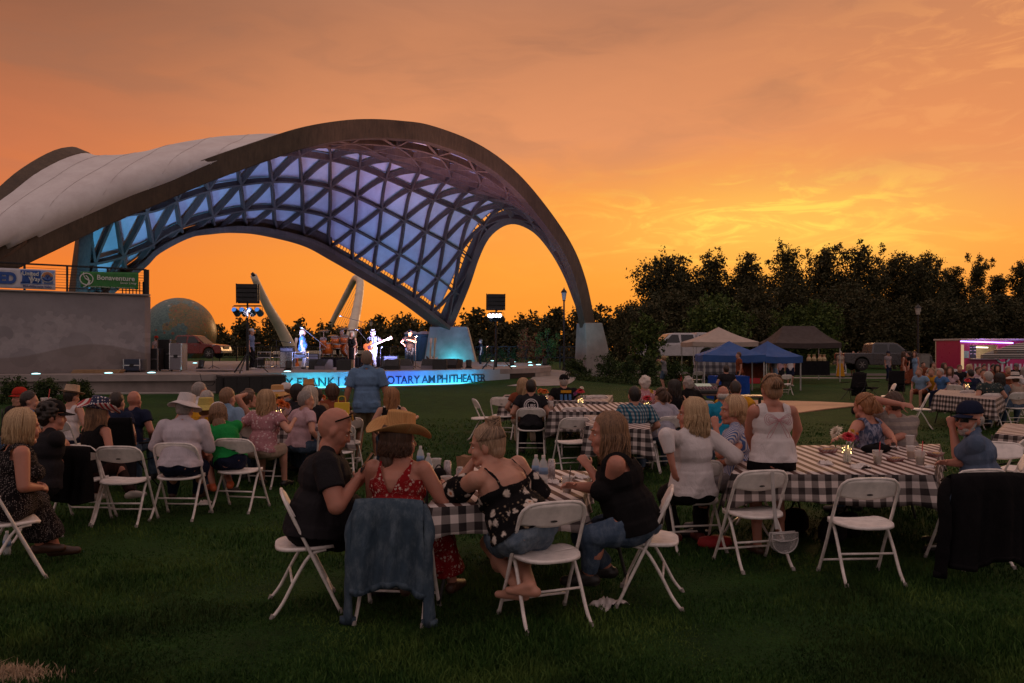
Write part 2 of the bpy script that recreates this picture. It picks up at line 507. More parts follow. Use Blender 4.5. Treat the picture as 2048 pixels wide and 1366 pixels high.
FASC = M('fascia_panel', (0.34, 0.38, 0.42), 0.45, 0.08, 3, bs=0.05)
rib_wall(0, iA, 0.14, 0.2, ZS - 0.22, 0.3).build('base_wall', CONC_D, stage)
fas = rib_wall(iA, iB + 2, -0.02, 0.28, ZS - 0.004, 0.12).build('lit_fascia', FASC, stage)
rib_wall(iB + 2, iC + 1, 0.0, 0.22, ZS - 0.223, 0.2).build('fascia_end', FASC, stage)
GRILL = M('dark_louvre', (0.012, 0.010, 0.011), 0.6, 0.2, 10)
lv = rib_wall(iC + 1, iD, 0.06, 0.22, ZS - 0.223, 0.12)
lv.build('louvre_panel', GRILL, stage)
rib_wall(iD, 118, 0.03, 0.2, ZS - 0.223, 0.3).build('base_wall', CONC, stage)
rib_wall(0, iC + 2, -0.55, 0.10, 0.325, 0.78).build('base_kerb', CONC, stage)
LETTERS = [('R', 563), ('Y', 578), ('F', 597), ('R', 611), ('A', 626), ('N', 644), ('K', 661), ('|', 677), ('S', 693), ('A', 708), ('L', 721), ('E', 732), ('M', 747),
   ('R', 767), ('O', 781), ('T', 796), ('A', 808), ('R', 820), ('Y', 833), ('A', 849), ('M', 863), ('P', 877), ('H', 889), ('I', 899), ('T', 908), ('H', 918),
   ('E', 929), ('A', 938), ('T', 948), ('E', 957), ('R', 965)]
def text_mesh(txt, size, extrude=0.01, align='CENTER', name='lettering', bold=0.0, shear=0.0):
 cu = bpy.data.curves.new(name, 'FONT'); cu.body = txt; cu.size = size; cu.extrude = extrude; cu.align_x = align; cu.align_y = 'CENTER'
 cu.offset = bold; cu.shear = shear; cu.resolution_u = 3
 o = bpy.data.objects.new(name, cu); COL.objects.link(o)
 dg = bpy.context.evaluated_depsgraph_get(); dg.update()
 me = bpy.data.meshes.new_from_object(o.evaluated_get(dg))
 COL.objects.unlink(o); bpy.data.objects.remove(o)
 return me
def place_text(txt, size, mat, parent, mtx, name='lettering', **kw):
 me = text_mesh(txt, size, name=name, **kw); me.transform(mtx); me.materials.clear(); me.materials.append(mat)
 o = bpy.data.objects.new(name, me); link(o, parent); return o
LETM = M('letter_metal', (0.02, 0.022, 0.03), 0.5)
lm = MB(); cache = {}
for ch, px in LETTERS:
 i = fidx(px); t = 0
 a, b_ = front[i - 1], front[i + 1]
 best = min(((front[j].lerp(front[j + 1], q / 10), j) for j in range(max(0, i - 2), i + 2) for q in range(10)), key=lambda s_: abs(s_[0].x / s_[0].y * FPX + CXP - px))
 p, j = best; d = (front[j + 2] - front[j - 1]).normalized(); n = Vector((-d.y, d.x, 0))
 if ch not in cache: cache[ch] = text_mesh(ch, 0.47 if ch != '|' else 0.5, 0.012, bold=0.004)
 me = cache[ch]; q = p - n * 0.035
 m4 = Matrix(((d.x, 0, -n.x), (d.y, 0, -n.y), (0, 1, 0)))
 o_ = len(lm.v)
 zc = 0.53
 for v in me.vertices:
  c = m4 @ v.co; lm.v.append((q.x + c.x, q.y + c.y, zc + c.z))
 for f in me.polygons: lm.f.append(tuple(o_ + k for k in f.vertices))
lm.build('lettering', LETM, stage, fix=False)
LED = EMIT('led_strip', (0.12, 0.72, 1.0), 3.0)
def lamp_area(name, loc, target, size, sizey, energy, col, spread=None):
 ld = bpy.data.lights.new(name, 'AREA'); ld.shape = 'RECTANGLE'; ld.size = size; ld.size_y = sizey; ld.energy = energy; ld.color = col
 if spread: ld.spread = spread
 o = bpy.data.objects.new(name, ld); COL.objects.link(o); o.location = loc
 o.rotation_euler = (Vector(target) - Vector(loc)).to_track_quat('-Z', 'Y').to_euler(); return o
n_led = 13
for k in range(n_led):
 t = (k + 0.5) / n_led; i = int(iA + 1 + (iB - iA - 2) * t); p = front[i]
 d = (front[i + 1] - front[i - 1]).normalized(); n = Vector((-d.y, d.x, 0))
 seg = MB(); a_ = front[i] - d * 0.42 - n * 0.16; b2 = front[i] + d * 0.42 - n * 0.16
 seg.bar((a_.x, a_.y, 0.35), (b2.x, b2.y, 0.35), 0.05, 0.03)
 seg.build('led_strip', LED, stage)
 edge = abs(t - 0.5) * 2
 mid = math.exp(-((t - 0.52) / 0.2) ** 2)
 col = (0.0, 0.12 + 0.42 * (1 - mid) , 1.0) if t > 0.2 else (0.0, 0.62, 0.85)
 src = p - n * 0.42; 
 lo = lamp_area('fascia_light', (src.x, src.y, 0.365), (p.x, p.y, 0.75), 0.75, 0.05, 7.0, col)
 lo.rotation_euler = (Vector((p.x, p.y, 0.78)) - Vector(lo.location)).to_track_quat('-Z', 'X').to_euler()
 lo.rotation_euler = Matrix((d, (Vector((p.x, p.y, 0.78)) - Vector(lo.location)).normalized().cross(d) * -1 if False else (-(Vector((p.x, p.y, 0.78)) - Vector(lo.location)).normalized()).cross(d), -(Vector((p.x, p.y, 0.78)) - Vector(lo.location)).normalized())).transposed().to_euler()
FL = EMIT('floor_light_glow', (0.45, 0.95, 1.0), 4.0)
FLR = M('floor_light_ring', (0.2, 0.2, 0.2), 0.4)
for px, py in ((72, 749.3), (217, 747.6), (303, 747), (390, 727), (575, 744.5), (932, 722.3), (985, 722.3), (1027, 724.5), (1060, 725.5), (1027, 734), (1061, 731.5), (1077, 730.5)):
 Y = FPX * (CAMZ - ZS) / (py - HZN); x = (px - CXP) / FPX * Y
 e = empty('floor_light', (x, Y, ZS), 0, 'round flush cyan floor light set in the edge of the stage', 'light', 'flush cyan floor lights in the stage deck')
 MB().cyl((0, 0, 0.001), (0, 0, 0.025), 0.20, 0.18, 16).build('ring', FLR, e)
 MB().ell((0, 0, 0.024), (0.14, 0.14, 0.03), 12).build('lens', FL, e, smooth=True)
# ================================================================== canopy
WOOD = None
def wood_mat(name, col, col2, sc=1.0):
 m, g, b = base_mat(name)
 co = g.add('ShaderNodeTexCoord').outputs['Object']
 s1 = g.noise(g.vmath('MULTIPLY', co, (3.0, 3.0, 0.5)), 3.0 * sc, 6, 0.7, 0.4)
 s2 = g.noise(co, 0.5 * sc, 4, 0.6); s3 = g.noise(co, 9 * sc, 5, 0.7)
 c = g.ramp(s1, [(0.3, col), (0.7, col2)])
 c = g.mix(g.mapr(s2, 0.4, 0.7, 0, 0.6), c, tuple(x * 0.55 for x in col[:3]) + (1,))
 c = g.mix(g.mapr(s3, 0.5, 0.75, 0, 0.35), c, (0.12, 0.06, 0.025, 1))
 g.put(b.inputs['Base Color'], c); b.inputs['Roughness'].default_value = 0.7
 bump(g, b, s3, 0.25, 0.02)
 return m
GLU = wood_mat('weathered_glulam', (0.050, 0.031, 0.019, 1), (0.115, 0.074, 0.045, 1))
RIBM = wood_mat('rib_timber', (0.085, 0.050, 0.034, 1), (0.16, 0.10, 0.07, 1))
def on_plane(px, py, P0, P1):
 """point where the pixel's ray meets the upright plane through P0, P1"""
 ax, ay = P0; bx, by = P1; ux, uy = bx - ax, by - ay
 r = (px - CXP) / FPX
 Y = (ax * uy - ay * ux) / (r * uy - ux)
 return at(px, py, Y)
PL, PR = (-18.6, 29.0), (5.03, 50.0)
FC = [(-340, 760), (-280, 700), (-150, 605), (0, 525), (100, 477), (200, 430), (300, 389), (400, 347), (500, 311), (600, 278), (680, 263), (740, 259), (800, 262), (856, 270), (940, 301), (1008, 346), (1066, 407), (1127, 493), (1157, 566), (1175, 652)]
Fc = cr_interp([on_plane(x, y, PL, PR) for x, y in FC], 97)
RLp, RRp = (-21.0, 41.5), (-4.5, 60.0)
RC = [(150, 655), (192, 606), (237, 564), (280, 530), (308, 503), (373, 471), (438, 461), (479, 459), (533, 464), (616, 485), (673, 515), (746, 558), (820, 604), (893, 660)]
Rc = cr_interp([on_plane(x, y, RLp, RRp) for x, y in RC], 97)
SR = [(1172, 652, 50.0), (1150, 592, 50.6), (1132, 545, 51.2), (1108, 500, 52.2), (1080, 463, 53.5), (1055, 445, 54.6), (1030, 438, 55.6), (1005, 446, 56.6), (980, 470, 57.6), (962, 510, 58.4), (945, 570, 59.2), (915, 655, 60.0)]
Sr = cr_interp([at(*p) for p in SR], 49)
SL = [(-340, 760, 24.9), (-200, 600, 26), (-100, 500, 27.5), (0, 408, 30.0), (51, 360, 31.6), (103, 326, 33.4), (137, 315, 34.8), (158, 320, 36.5), (166, 360, 38.5), (158, 440, 40.0), (146, 520, 41.0), (134, 600, 41.5), (128, 650, 41.6)]
Sl = cr_interp([at(*p) for p in SL], 49)
def samp(L, t):
 t = min(1, max(0, t)) * (len(L) - 1); i = min(len(L) - 2, int(t)); return L[i].lerp(L[i + 1], t - i)
cA, cB, cD, cC = Fc[0], Fc[-1], Rc[0], Rc[-1]
def pin(L, a, b):
 ea, eb = a - L[0], b - L[-1]; n_ = len(L) - 1
 return [p + ea * (1 - i / n_) ** 2 + eb * (i / n_) ** 2 for i, p in enumerate(L)]
Sr = pin(Sr, cB, cC); Sl = pin(Sl, cA, cD)
BC = [-3.001, -6.517, -4.594, -2.225, 2.798, 18.566, 7.662, 16.043, -15.52, -9.607, -7.413, -2.176, -4.53, -1.228, -7.116, -2.525, 15.912, 5.708, -2.576, -0.915]
def shell(u, v):
 e = (1 - v) * samp(Fc, u) + v * samp(Rc, u) + (1 - u) * samp(Sl, v) + u * samp(Sr, v)
 b_ = (1 - u) * (1 - v) * cA + u * (1 - v) * cB + (1 - u) * v * cD + u * v * cC
 q = e - b_
 k = 16 * u * (1 - u) * v * (1 - v)
 q.z += k * sum(BC[a * 4 + b] * u ** a * v ** b for a in range(5) for b in range(4))
 return q
def snorm(u, v, h=0.01):
 a = shell(min(1, u + h), v) - shell(max(0, u - h), v); b_ = shell(u, min(1, v + h)) - shell(u, max(0, v - h))
 n = a.cross(b_)
 if n.length < 1e-9: return Vector((0, 0, 1))
 n.normalize()
 return n if n.dot(shell(min(1, max(0, u)), min(1, max(0, v))) - Vector((-8, 45, 2.0))) > 0 else -n
canopy = empty('amphitheater_canopy', (0, 0, 0), 0, 'huge arched timber lattice canopy over the stage with white membrane roof lit blue inside', 'canopy')
def arch_beam(pts, depth, wid, name, mat, ups):
 m_ = MB(); prof = [(-wid / 2, -depth / 2), (wid / 2, -depth / 2), (wid / 2, depth / 2), (-wid / 2, depth / 2)]
 m_.sweep(pts, prof, ups=ups); return m_.build(name, mat, canopy, bevel=0.03)
def inplane_up(pts, nrm):
 out = []
 for i in range(len(pts)):
  d = (pts[min(len(pts) - 1, i + 1)] - pts[max(0, i - 1)]).normalized(); u_ = nrm.cross(d).normalized()
  out.append(u_)
 return out
nf = Vector((-(PR[1] - PL[1]), PR[0] - PL[0], 0)).normalized()
arch_beam(Fc, 0.93, 0.50, 'front_arch', GLU, inplane_up(Fc, -nf))
nr = Vector((-(RRp[1] - RLp[1]), RRp[0] - RLp[0], 0)).normalized()
arch_beam(Rc, 0.30, 1.3, 'rear_arch', RIBM, inplane_up(Rc, -nr))
def shell_ups(vs): return [snorm(u, v) for u, v in vs]
arch_beam(Sr, 0.42, 0.55, 'side_arch', RIBM, [snorm(0.99, j / 48) for j in range(49)])
arch_beam(Sl, 0.75, 0.6, 'side_arch', GLU, [snorm(0.01, j / 48) for j in range(49)])
mb = MB()
def memb(u, v):
 u2 = 0.012 + 0.945 * u; v2 = 0.012 + 0.943 * v
 p = shell(u2, v2) + snorm(u2, v2) * (0.10 + 0.26 * sstep(0.0, 0.12, v2))
 return p - snorm(u2, v2) * 0.015 * (0.5 - 0.5 * math.cos(2 * PI * u * 14)) 
mb.grid(memb, 112, 40)
def memb_mat():
 m, g, b = base_mat('membrane')
 co = g.add('ShaderNodeTexCoord').outputs['Object']
 f = g.noise(co, 0.9, 6, 0.7); f2 = g.noise(g.vmath('MULTIPLY', co, (1.0, 1.0, 0.35)), 4, 4, 0.6)
 c = g.ramp(f, [(0.3, (0.56, 0.50, 0.50, 1)), (0.7, (0.72, 0.68, 0.68, 1))])
 c = g.mix(g.mapr(f2, 0.55, 0.8, 0, 0.25), c, (0.42, 0.36, 0.36, 1))
 g.put(b.inputs['Base Color'], c); b.inputs['Roughness'].default_value = 0.55
 bump(g, b, f2, 0.1, 0.03)
 return m
MEMB = memb_mat()
mo = mb.build('membrane', MEMB, canopy, smooth=True, fix=False)
md = mo.modifiers.new('solid', 'SOLIDIFY'); md.thickness = 0.02
sm = MB()
for q in range(1, 15):
 sm.tube([memb(q / 15, 0.03 + 0.96 * j / 24) + snorm(0.012 + 0.945 * q / 15, 0.012 + 0.943 * j / 24) * 0.012 for j in range(25)], 0.008, 5)
sm.build('seams', M('seam_tape', (0.52, 0.47, 0.47), 0.6), canopy)
NU, NV = 15, 8
def rib(path, w_=0.16, h_=0.46):
 pts = []; ups = []
 for (u0, v0), (u1, v1) in zip(path[:-1], path[1:]):
  for q in range(4):
   t = q / 4; pts.append((u0 + (u1 - u0) * t, v0 + (v1 - v0) * t))
 pts.append(path[-1])
 P3 = [shell(u, v) - snorm(u, v) * 0.04 for u, v in pts]; U3 = [snorm(u, v) for u, v in pts]
 m_ = MB(); m_.sweep(P3, [(-w_ / 2, -h_ / 2), (w_ / 2, -h_ / 2), (w_ / 2, h_ / 2), (-w_ / 2, h_ / 2)], ups=U3)
 m_.build('rib', RIBM, canopy)
def clampuv(u, v): return (min(0.99, max(0.01, u)), min(0.985, max(0.015, v)))
for j in range(1, NV):
 v = j / NV
 rib([(0.012 + 0.976 * i / 20, v) for i in range(21)], 0.13, 0.38)
def diag(i0, sgn):
 path = []
 for j in range(NV * 2 + 1):
  v = j / (NV * 2); u = (i0 + sgn * 0.5 * (v * NV)) / NU
  if -1e-6 <= u <= 1 + 1e-6: path.append(clampuv(u, v))
 if len(path) >= 3: rib(path, 0.115, 0.34)
for i in range(-NV // 2 + 1, NU + 1): diag(i, +1)
for i in range(0, NU + NV // 2): diag(i, -1)
LACE = M('lacing_steel', (0.02, 0.02, 0.02), 0.5)
lc = MB()
for q in range(46):
 u = 0.58 + 0.38 * q / 45
 a = shell(u, 0.952) + snorm(u, 0.952) * 0.34; b_ = shell(u, 0.968) + snorm(u, 0.968) * 0.30
 lc.bar(a, b_, 0.12, 0.03)
for q in range(44):
 v = 0.03 + 0.85 * q / 43
 a = shell(0.954, v) + snorm(0.954, v) * 0.34; b_ = shell(0.972, v) + snorm(0.972, v) * 0.30
 lc.bar(a, b_, 0.12, 0.03)
tag(lc.build('lacing', LACE, canopy), kind='stuff')
eb = MB(); eb.grid(lambda u, v: shell(0.005 + 0.99 * u, (0.966 if u > 0.6 else 0.945) + (0.032 if u > 0.6 else 0.053) * v) + snorm(0.005 + 0.99 * u, 0.97) * 0.27, 90, 4)
eb.build('edge_plate', RIBM, canopy, smooth=True, solid=0.08, fix=False)
eb = MB(); eb.grid(lambda u, v: shell(0.968 + 0.03 * u, 0.01 + 0.97 * v) + snorm(0.968 + 0.02 * u, 0.01 + 0.97 * v) * 0.27, 4, 48)
eb.build('edge_plate', RIBM, canopy, smooth=True, solid=0.08, fix=False)
def footing(c, w0, d0, w1, d1, h, rz, lean=(0, 0)):
 m_ = MB(); vs = []
 for z, ww, dd, l in ((0, w0, d0, 0), (h, w1, d1, 1)):
  for x, y in ((-1, -1), (1, -1), (1, 1), (-1, 1)):
   p = Matrix.Rotation(rz, 3, 'Z') @ Vector((x * ww / 2 + lean[0] * l, y * dd / 2 + lean[1] * l, z)); vs.append(p + Vector(c))
 m_.add(vs, [(0, 3, 2, 1), (4, 5, 6, 7), (0, 1, 5, 4), (1, 2, 6, 5), (2, 3, 7, 6), (3, 0, 4, 7)])
 return m_.build('footing', CONC, canopy, bevel=0.05)
p = at(1190, 757, 50.0); footing((p.x, p.y, -0.3), 2.1, 1.8, 1.2, 1.2, 3.75, R(22), (-0.40, 0))
p = at(903, 722, 60.0); footing((p.x, p.y, 0.6), 3.9, 3.0, 2.75, 2.0, 2.9, R(0), (-0.15, 0))
p = at(150, 700, 42.2); footing((p.x, p.y, 0.6), 3.2, 2.6, 2.4, 2.0, 2.4, R(0))
p = Fc[0]; footing((p.x, p.y, 0.2), 3, 3, 2, 2, 1.4, R(40))
PROJ = M('projector_case', (0.015, 0.015, 0.017), 0.5)
def shell_light(x, y, z, tgt, col, e, size=0.5, ang=75, vis=True):
 ld = bpy.data.lights.new('canopy_wash_light', 'SPOT'); ld.energy = e; ld.color = col; ld.spot_size = R(ang); ld.spot_blend = 0.6; ld.shadow_soft_size = size
 o = bpy.data.objects.new('canopy_wash_light', ld); COL.objects.link(o); o.location = (x, y, z)
 o.rotation_euler = (Vector(tgt) - Vector((x, y, z))).to_track_quat('-Z', 'Y').to_euler()
WASH = [(-14.2, 36.5, (-14.5, 42.5, 8.0), (0.24, 0.42, 1.0), 2700), (-9.5, 34.0, (-10.0, 44, 9.5), (0.30, 0.40, 1.0), 2700), (-5.8, 36.0, (-6, 47.5, 9.0), (0.34, 0.38, 1.0), 3400),
  (-2.5, 38.5, (-2.0, 51.0, 8.5), (0.27, 0.29, 1.0), 2700), (0.0, 42.0, (-3.0, 56.0, 5.5), (0.10, 0.60, 1.0), 2000), (1.8, 44, (3.5, 51.5, 6.5), (0.1, 0.75, 1.0), 380),
  (-18.5, 37.5, (-19.5, 42, 5.5), (0.08, 0.52, 1.0), 1300), (-4.5, 35.5, (-4.5, 42, 12.5), (1.0, 0.50, 0.40), 4200), (-2.0, 37.0, (0.5, 46.5, 11.5), (1.0, 0.50, 0.36), 2600)]
for (x, y, tgt, col, e) in WASH:
 shell_light(x, y, ZS + 0.45, tgt, col, e)
 pe = empty('floor_projector', (x, y, ZS), 0, 'small black projector on the stage floor washing the canopy with coloured light', 'stage light', 'projectors on the stage floor')
 MB().box((0, 0, 0.03), (0.3, 0.3, 0.06)).build('base', PROJ, pe)
 MB().cyl((0, 0, 0.06), (0, 0.10, 0.36), 0.12, 0.14, 14).build('lamp_head', PROJ, pe, smooth=False)
def point_light(name, loc, e, col, r=0.1):
 ld = bpy.data.lights.new(name, 'POINT'); ld.energy = e; ld.color = col; ld.shadow_soft_size = r
 o = bpy.data.objects.new(name, ld); COL.objects.link(o); o.location = loc
pf = at(905, 722, 57.8); point_light('footing_light', (pf.x, pf.y, ZS + 0.15), 80, (0.05, 0.75, 1.0))
# ================================================================== people
def remesh(mb_, voxel, smooth=3, cut=None, disp=None):
 me = mb_.mesh('tmp'); o = bpy.data.objects.new('tmp', me); COL.objects.link(o)
 m1 = o.modifiers.new('r', 'REMESH'); m1.mode = 'VOXEL'; m1.voxel_size = voxel; m1.use_smooth_shade = True
 if smooth:
  m2 = o.modifiers.new('s', 'SMOOTH'); m2.factor = 0.5; m2.iterations = smooth
 dg = bpy.context.evaluated_depsgraph_get(); dg.update()
 out = bpy.data.meshes.new_from_object(o.evaluated_get(dg))
 COL.objects.unlink(o); bpy.data.objects.remove(o); bpy.data.meshes.remove(me)
 n = len(out.vertices); co = np.empty(n * 3); out.vertices.foreach_get('co', co); co = co.reshape(-1, 3)
 if disp is not None:
  no = np.empty(n * 3); out.vertices.foreach_get('normal', no); no = no.reshape(-1, 3)
  co = co + no * disp(co)[:, None]; out.vertices.foreach_set('co', co.reshape(-1)); out.update()
 if cut is not None:
  mask = cut(co)
  bm = bmesh.new(); bm.from_mesh(out); bm.verts.ensure_lookup_table()
  dele = [bm.verts[i] for i in np.nonzero(mask)[0]]
  bmesh.ops.delete(bm, geom=dele, context='VERTS')
  be = [e for e in bm.edges if e.is_boundary]; nb_ = {}
  for e in be:
   for a_, b_ in ((e.verts[0], e.verts[1]), (e.verts[1], e.verts[0])): nb_.setdefault(a_, []).append(b_)
  for _ in range(5):
   new = {v: (v.co + sum((q.co for q in ns), Vector()) / len(ns)) / 2 for v, ns in nb_.items()}
   for v, c_ in new.items(): v.co = c_
  bm.to_mesh(out); bm.free()
 return out
def obj_of(me, name, mat, parent=None):
 me.name = name; me.materials.clear(); me.materials.append(mat)
 o = bpy.data.objects.new(name, me); link(o, parent); return o
def CL(name, col, rough=0.85, kind=None, c2=None, c3=None, sc=1.0):
 """cloth: plain, or with a printed / woven pattern"""
 if name in MATS: return MATS[name]
 m, g, b = base_mat(name)
 co = g.add('ShaderNodeTexCoord').outputs['Object']
 wr = g.noise(g.vmath('MULTIPLY', co, (1.0, 1.0, 0.55)), 9.0, 4, 0.55, 0.6)
 c = tuple(col) + (1,); lo = tuple(x * 0.8 for x in col) + (1,)
 base = g.mix(g.mapr(g.noise(co, 3.5, 4), 0.3, 0.7), lo, c)
 x, y, z = g.sep(co)
 ang = g.math('ADD', x, g.math('MULTIPLY', y, 0.7))
 if kind == 'check' or kind == 'plaid':
  f1 = g.mapr(g.math('SINE', g.math('MULTIPLY', ang, 120 * sc)), -0.2, 0.2); f2 = g.mapr(g.math('SINE', g.math('MULTIPLY', z, 120 * sc)), -0.2, 0.2)
  base = g.mix(g.math('MULTIPLY', f1, 0.6), base, tuple(c2) + (1,)); base = g.mix(g.math('MULTIPLY', f2, 0.6), base, tuple(c3 or c2) + (1,))
 elif kind == 'stripe':
  base = g.mix(g.mapr(g.math('SINE', g.math('MULTIPLY', g.math('ADD', z, g.math('MULTIPLY', wr, 0.03)), 150 * sc)), -0.2, 0.2), base, tuple(c2) + (1,))
 elif kind == 'vstripe':
  base = g.mix(g.mapr(g.math('SINE', g.math('MULTIPLY', ang, 150 * sc)), -0.2, 0.2), base, tuple(c2) + (1,))
 elif kind == 'floral':
  v = g.add('ShaderNodeTexVoronoi'); g.put(v.inputs['Vector'], g.vmath('ADD', co, g.vmath('MULTIPLY', g.comb(wr, wr, wr), (0.03, 0.03, 0.03)))); v.inputs['Scale'].default_value = 13 * sc
  v2 = g.add('ShaderNodeTexVoronoi'); g.put(v2.inputs['Vector'], co); v2.inputs['Scale'].default_value = 45 * sc; 
  petal = g.mapr(g.math('ADD', v.outputs['Distance'], g.math('MULTIPLY', g.noise(co, 60 * sc, 3), 0.35)), 0.42, 0.56, 1.0, 0.0)
  rr = g.sep(v.outputs['Color'])[0]
  base = g.mix(g.math('MULTIPLY', petal, g.mapr(rr, 0.12, 0.25)), base, tuple(c2) + (1,))
  base = g.mix(g.math('MULTIPLY', g.mapr(v2.outputs['Distance'], 0.25, 0.4, 1, 0), g.mapr(g.noise(co, 10 * sc, 2), 0.48, 0.6, 0, 0.8)), base, tuple(c3 or c2) + (1,))
  base = g.mix(g.math('MULTIPLY', g.mapr(v.outputs['Distance'], 0.10, 0.2, 0.85, 0.0), g.mapr(rr, 0.6, 0.7)), base, (0.45, 0.13, 0.03, 1))
 elif kind == 'dots':
  v = g.add('ShaderNodeTexVoronoi'); g.put(v.inputs['Vector'], co); v.inputs['Scale'].default_value = 55 * sc; v.inputs['Randomness'].default_value = 0.4
  base = g.mix(g.mapr(v.outputs['Distance'], 0.2, 0.3, 1, 0), base, tuple(c2) + (1,))
 elif kind == 'tiedye':
  f = g.noise(g.vmath('MULTIPLY', co, (1, 1, 0.4)), 16 * sc, 4, 0.6, 2.0)
  base = g.mix(g.mapr(f, 0.4, 0.6), base, tuple(c2) + (1,))
 elif kind == 'denim':
  f = g.noise(g.vmath('MULTIPLY', co, (1, 1, 0.5)), 14, 5, 0.7)
  base = g.mix(g.mapr(f, 0.4, 0.75, 0, 0.7), base, tuple(c2) + (1,))
 g.put(b.inputs['Base Color'], base); b.inputs['Roughness'].default_value = rough
 b.inputs['Specular IOR Level'].default_value = 0.08; b.inputs['Sheen Weight'].default_value = 0.0
 h = g.math('ADD', wr, g.math('MULTIPLY', g.noise(co, 260, 2), 0.08))
 bump(g, b, h, 0.75, 0.035)
 MATS[name] = m; return m
def skin_mat(name, col):
 if name in MATS: return MATS[name]
 m, g, b = base_mat(name)
 co = g.add('ShaderNodeTexCoord').outputs['Object']
 f = g.noise(co, 6, 5, 0.65); f2 = g.noise(co, 24, 4, 0.6)
 c = g.mix(g.mapr(f, 0.3, 0.7), tuple(x * 0.86 for x in col) + (1,), tuple(col) + (1,))
 c = g.mix(g.mapr(f2, 0.5, 0.75, 0, 0.35), c, (col[0] * 1.0, col[1] * 0.72, col[2] * 0.66, 1))
 g.put(b.inputs['Base Color'], c); b.inputs['Roughness'].default_value = 0.5
 b.inputs['Specular IOR Level'].default_value = 0.35
 b.inputs['Subsurface Weight'].default_value = 0.08; b.inputs['Subsurface Radius'].default_value = (0.012, 0.005, 0.003)
 bump(g, b, g.noise(co, 180, 3), 0.12, 0.004)
 MATS[name] = m; return m
SKIN = skin_mat('skin_fair', (0.50, 0.25, 0.175)); SKIN_T = skin_mat('skin_tanned', (0.40, 0.185, 0.115)); SKIN_R = skin_mat('skin_ruddy', (0.46, 0.20, 0.14))
def hair_mat(name, c1, c2):
 if name in MATS: return MATS[name]
 m, g, b = base_mat(name)
 co = g.add('ShaderNodeTexCoord').outputs['Object']
 f = g.noise(g.vmath('MULTIPLY', co, (1.0, 1.0, 0.12)), 110, 4, 0.6)
 ri = g.add('ShaderNodeNewGeometry').outputs['Random Per Island']
 f = g.math('ADD', g.math('MULTIPLY', f, 0.6), g.math('MULTIPLY', ri, 0.4))
 g.put(b.inputs['Base Color'], g.ramp(f, [(0.25, tuple(c1) + (1,)), (0.75, tuple(c2) + (1,))]))
 b.inputs['Roughness'].default_value = 0.48; b.inputs['Specular IOR Level'].default_value = 0.4
 bump(g, b, f, 0.6, 0.01)
 MATS[name] = m; return m
H_BLOND = hair_mat('hair_blond', (0.26, 0.15, 0.07), (0.62, 0.43, 0.25))
H_LBROWN = hair_mat('hair_light_brown', (0.05, 0.025, 0.014), (0.33, 0.18, 0.095))
H_BROWN = hair_mat('hair_brown', (0.035, 0.018, 0.011), (0.13, 0.065, 0.038))
H_DARK = hair_mat('hair_dark', (0.008, 0.006, 0.005), (0.035, 0.022, 0.017))
H_GREY = hair_mat('hair_grey', (0.17, 0.14, 0.125), (0.42, 0.37, 0.34))
H_SILV = hair_mat('hair_silver', (0.30, 0.26, 0.23), (0.65, 0.58, 0.52))
EYEW = M('eye_white', (0.55, 0.50, 0.47), 0.25, 0.02, 4, bs=0)
IRIS = M('iris_dark', (0.02, 0.014, 0.01), 0.15, 0.02, 4, bs=0)
LIPS = M('lips', (0.36, 0.11, 0.09), 0.45, 0.1, 30, bs=0.05)
SHADES = M('sunglass_plastic', (0.006, 0.006, 0.007), 0.15, 0.1, 4, bs=0, spec=0.6)
SHOE_B = M('black_shoe', (0.015, 0.013, 0.013), 0.5); SHOE_W = M('white_sneaker', (0.55, 0.50, 0.46), 0.6); SHOE_O = M('orange_sneaker', (0.50, 0.10, 0.035), 0.55)
LEATHER = M('leather_sandal', (0.05, 0.022, 0.012), 0.5)
C_CHAR = CL('charcoal_cloth', (0.022, 0.020, 0.023)); C_BLACK = CL('black_cloth', (0.011, 0.010, 0.011)); C_WHITE = CL('white_cloth', (0.66, 0.60, 0.60))
C_DENIM = CL('denim_blue', (0.055, 0.085, 0.135), kind='denim', c2=(0.15, 0.19, 0.25)); C_DENIM_L = CL('denim_faded', (0.10, 0.14, 0.19), kind='denim', c2=(0.24, 0.28, 0.32))
C_NAVY = CL('navy_cloth', (0.015, 0.02, 0.045)); C_KHAKI = CL('khaki_cloth', (0.20, 0.155, 0.095)); C_GREY = CL('grey_cloth', (0.20, 0.19, 0.20))
C_BLUE = CL('blue_cloth', (0.07, 0.16, 0.34)); C_LBLUE = CL('light_blue_cloth', (0.20, 0.30, 0.43)); C_TEAL = CL('turquoise_cloth', (0.015, 0.22, 0.36)); C_GREEN = CL('green_cloth', (0.015, 0.24, 0.055))
C_YEL = CL('mustard_cloth', (0.55, 0.26, 0.02)); C_PINK = CL('pink_cloth', (0.50, 0.33, 0.36)); C_BEIGE = CL('beige_cloth', (0.42, 0.32, 0.25)); C_RUST = CL('rust_cloth', (0.22, 0.06, 0.03))
C_REDFL = CL('red_floral', (0.26, 0.012, 0.015), kind='floral', c2=(0.55, 0.42, 0.36), c3=(0.50, 0.30, 0.25), sc=2.6)
C_BKFL = CL('black_floral', (0.010, 0.009, 0.010), kind='floral', c2=(0.62, 0.53, 0.46), c3=(0.30, 0.22, 0.15), sc=0.9)
C_PKFL = CL('pink_floral', (0.42, 0.20, 0.22), kind='floral', c2=(0.60, 0.45, 0.45), c3=(0.25, 0.05, 0.08), sc=2.2)
C_DOTS = CL('black_polka', (0.014, 0.012, 0.013), kind='dots', c2=(0.36, 0.30, 0.28), sc=1.6)
C_PLAID = CL('teal_plaid', (0.02, 0.13, 0.20), kind='plaid', c2=(0.45, 0.42, 0.40), c3=(0.012, 0.03, 0.06), sc=1.0)
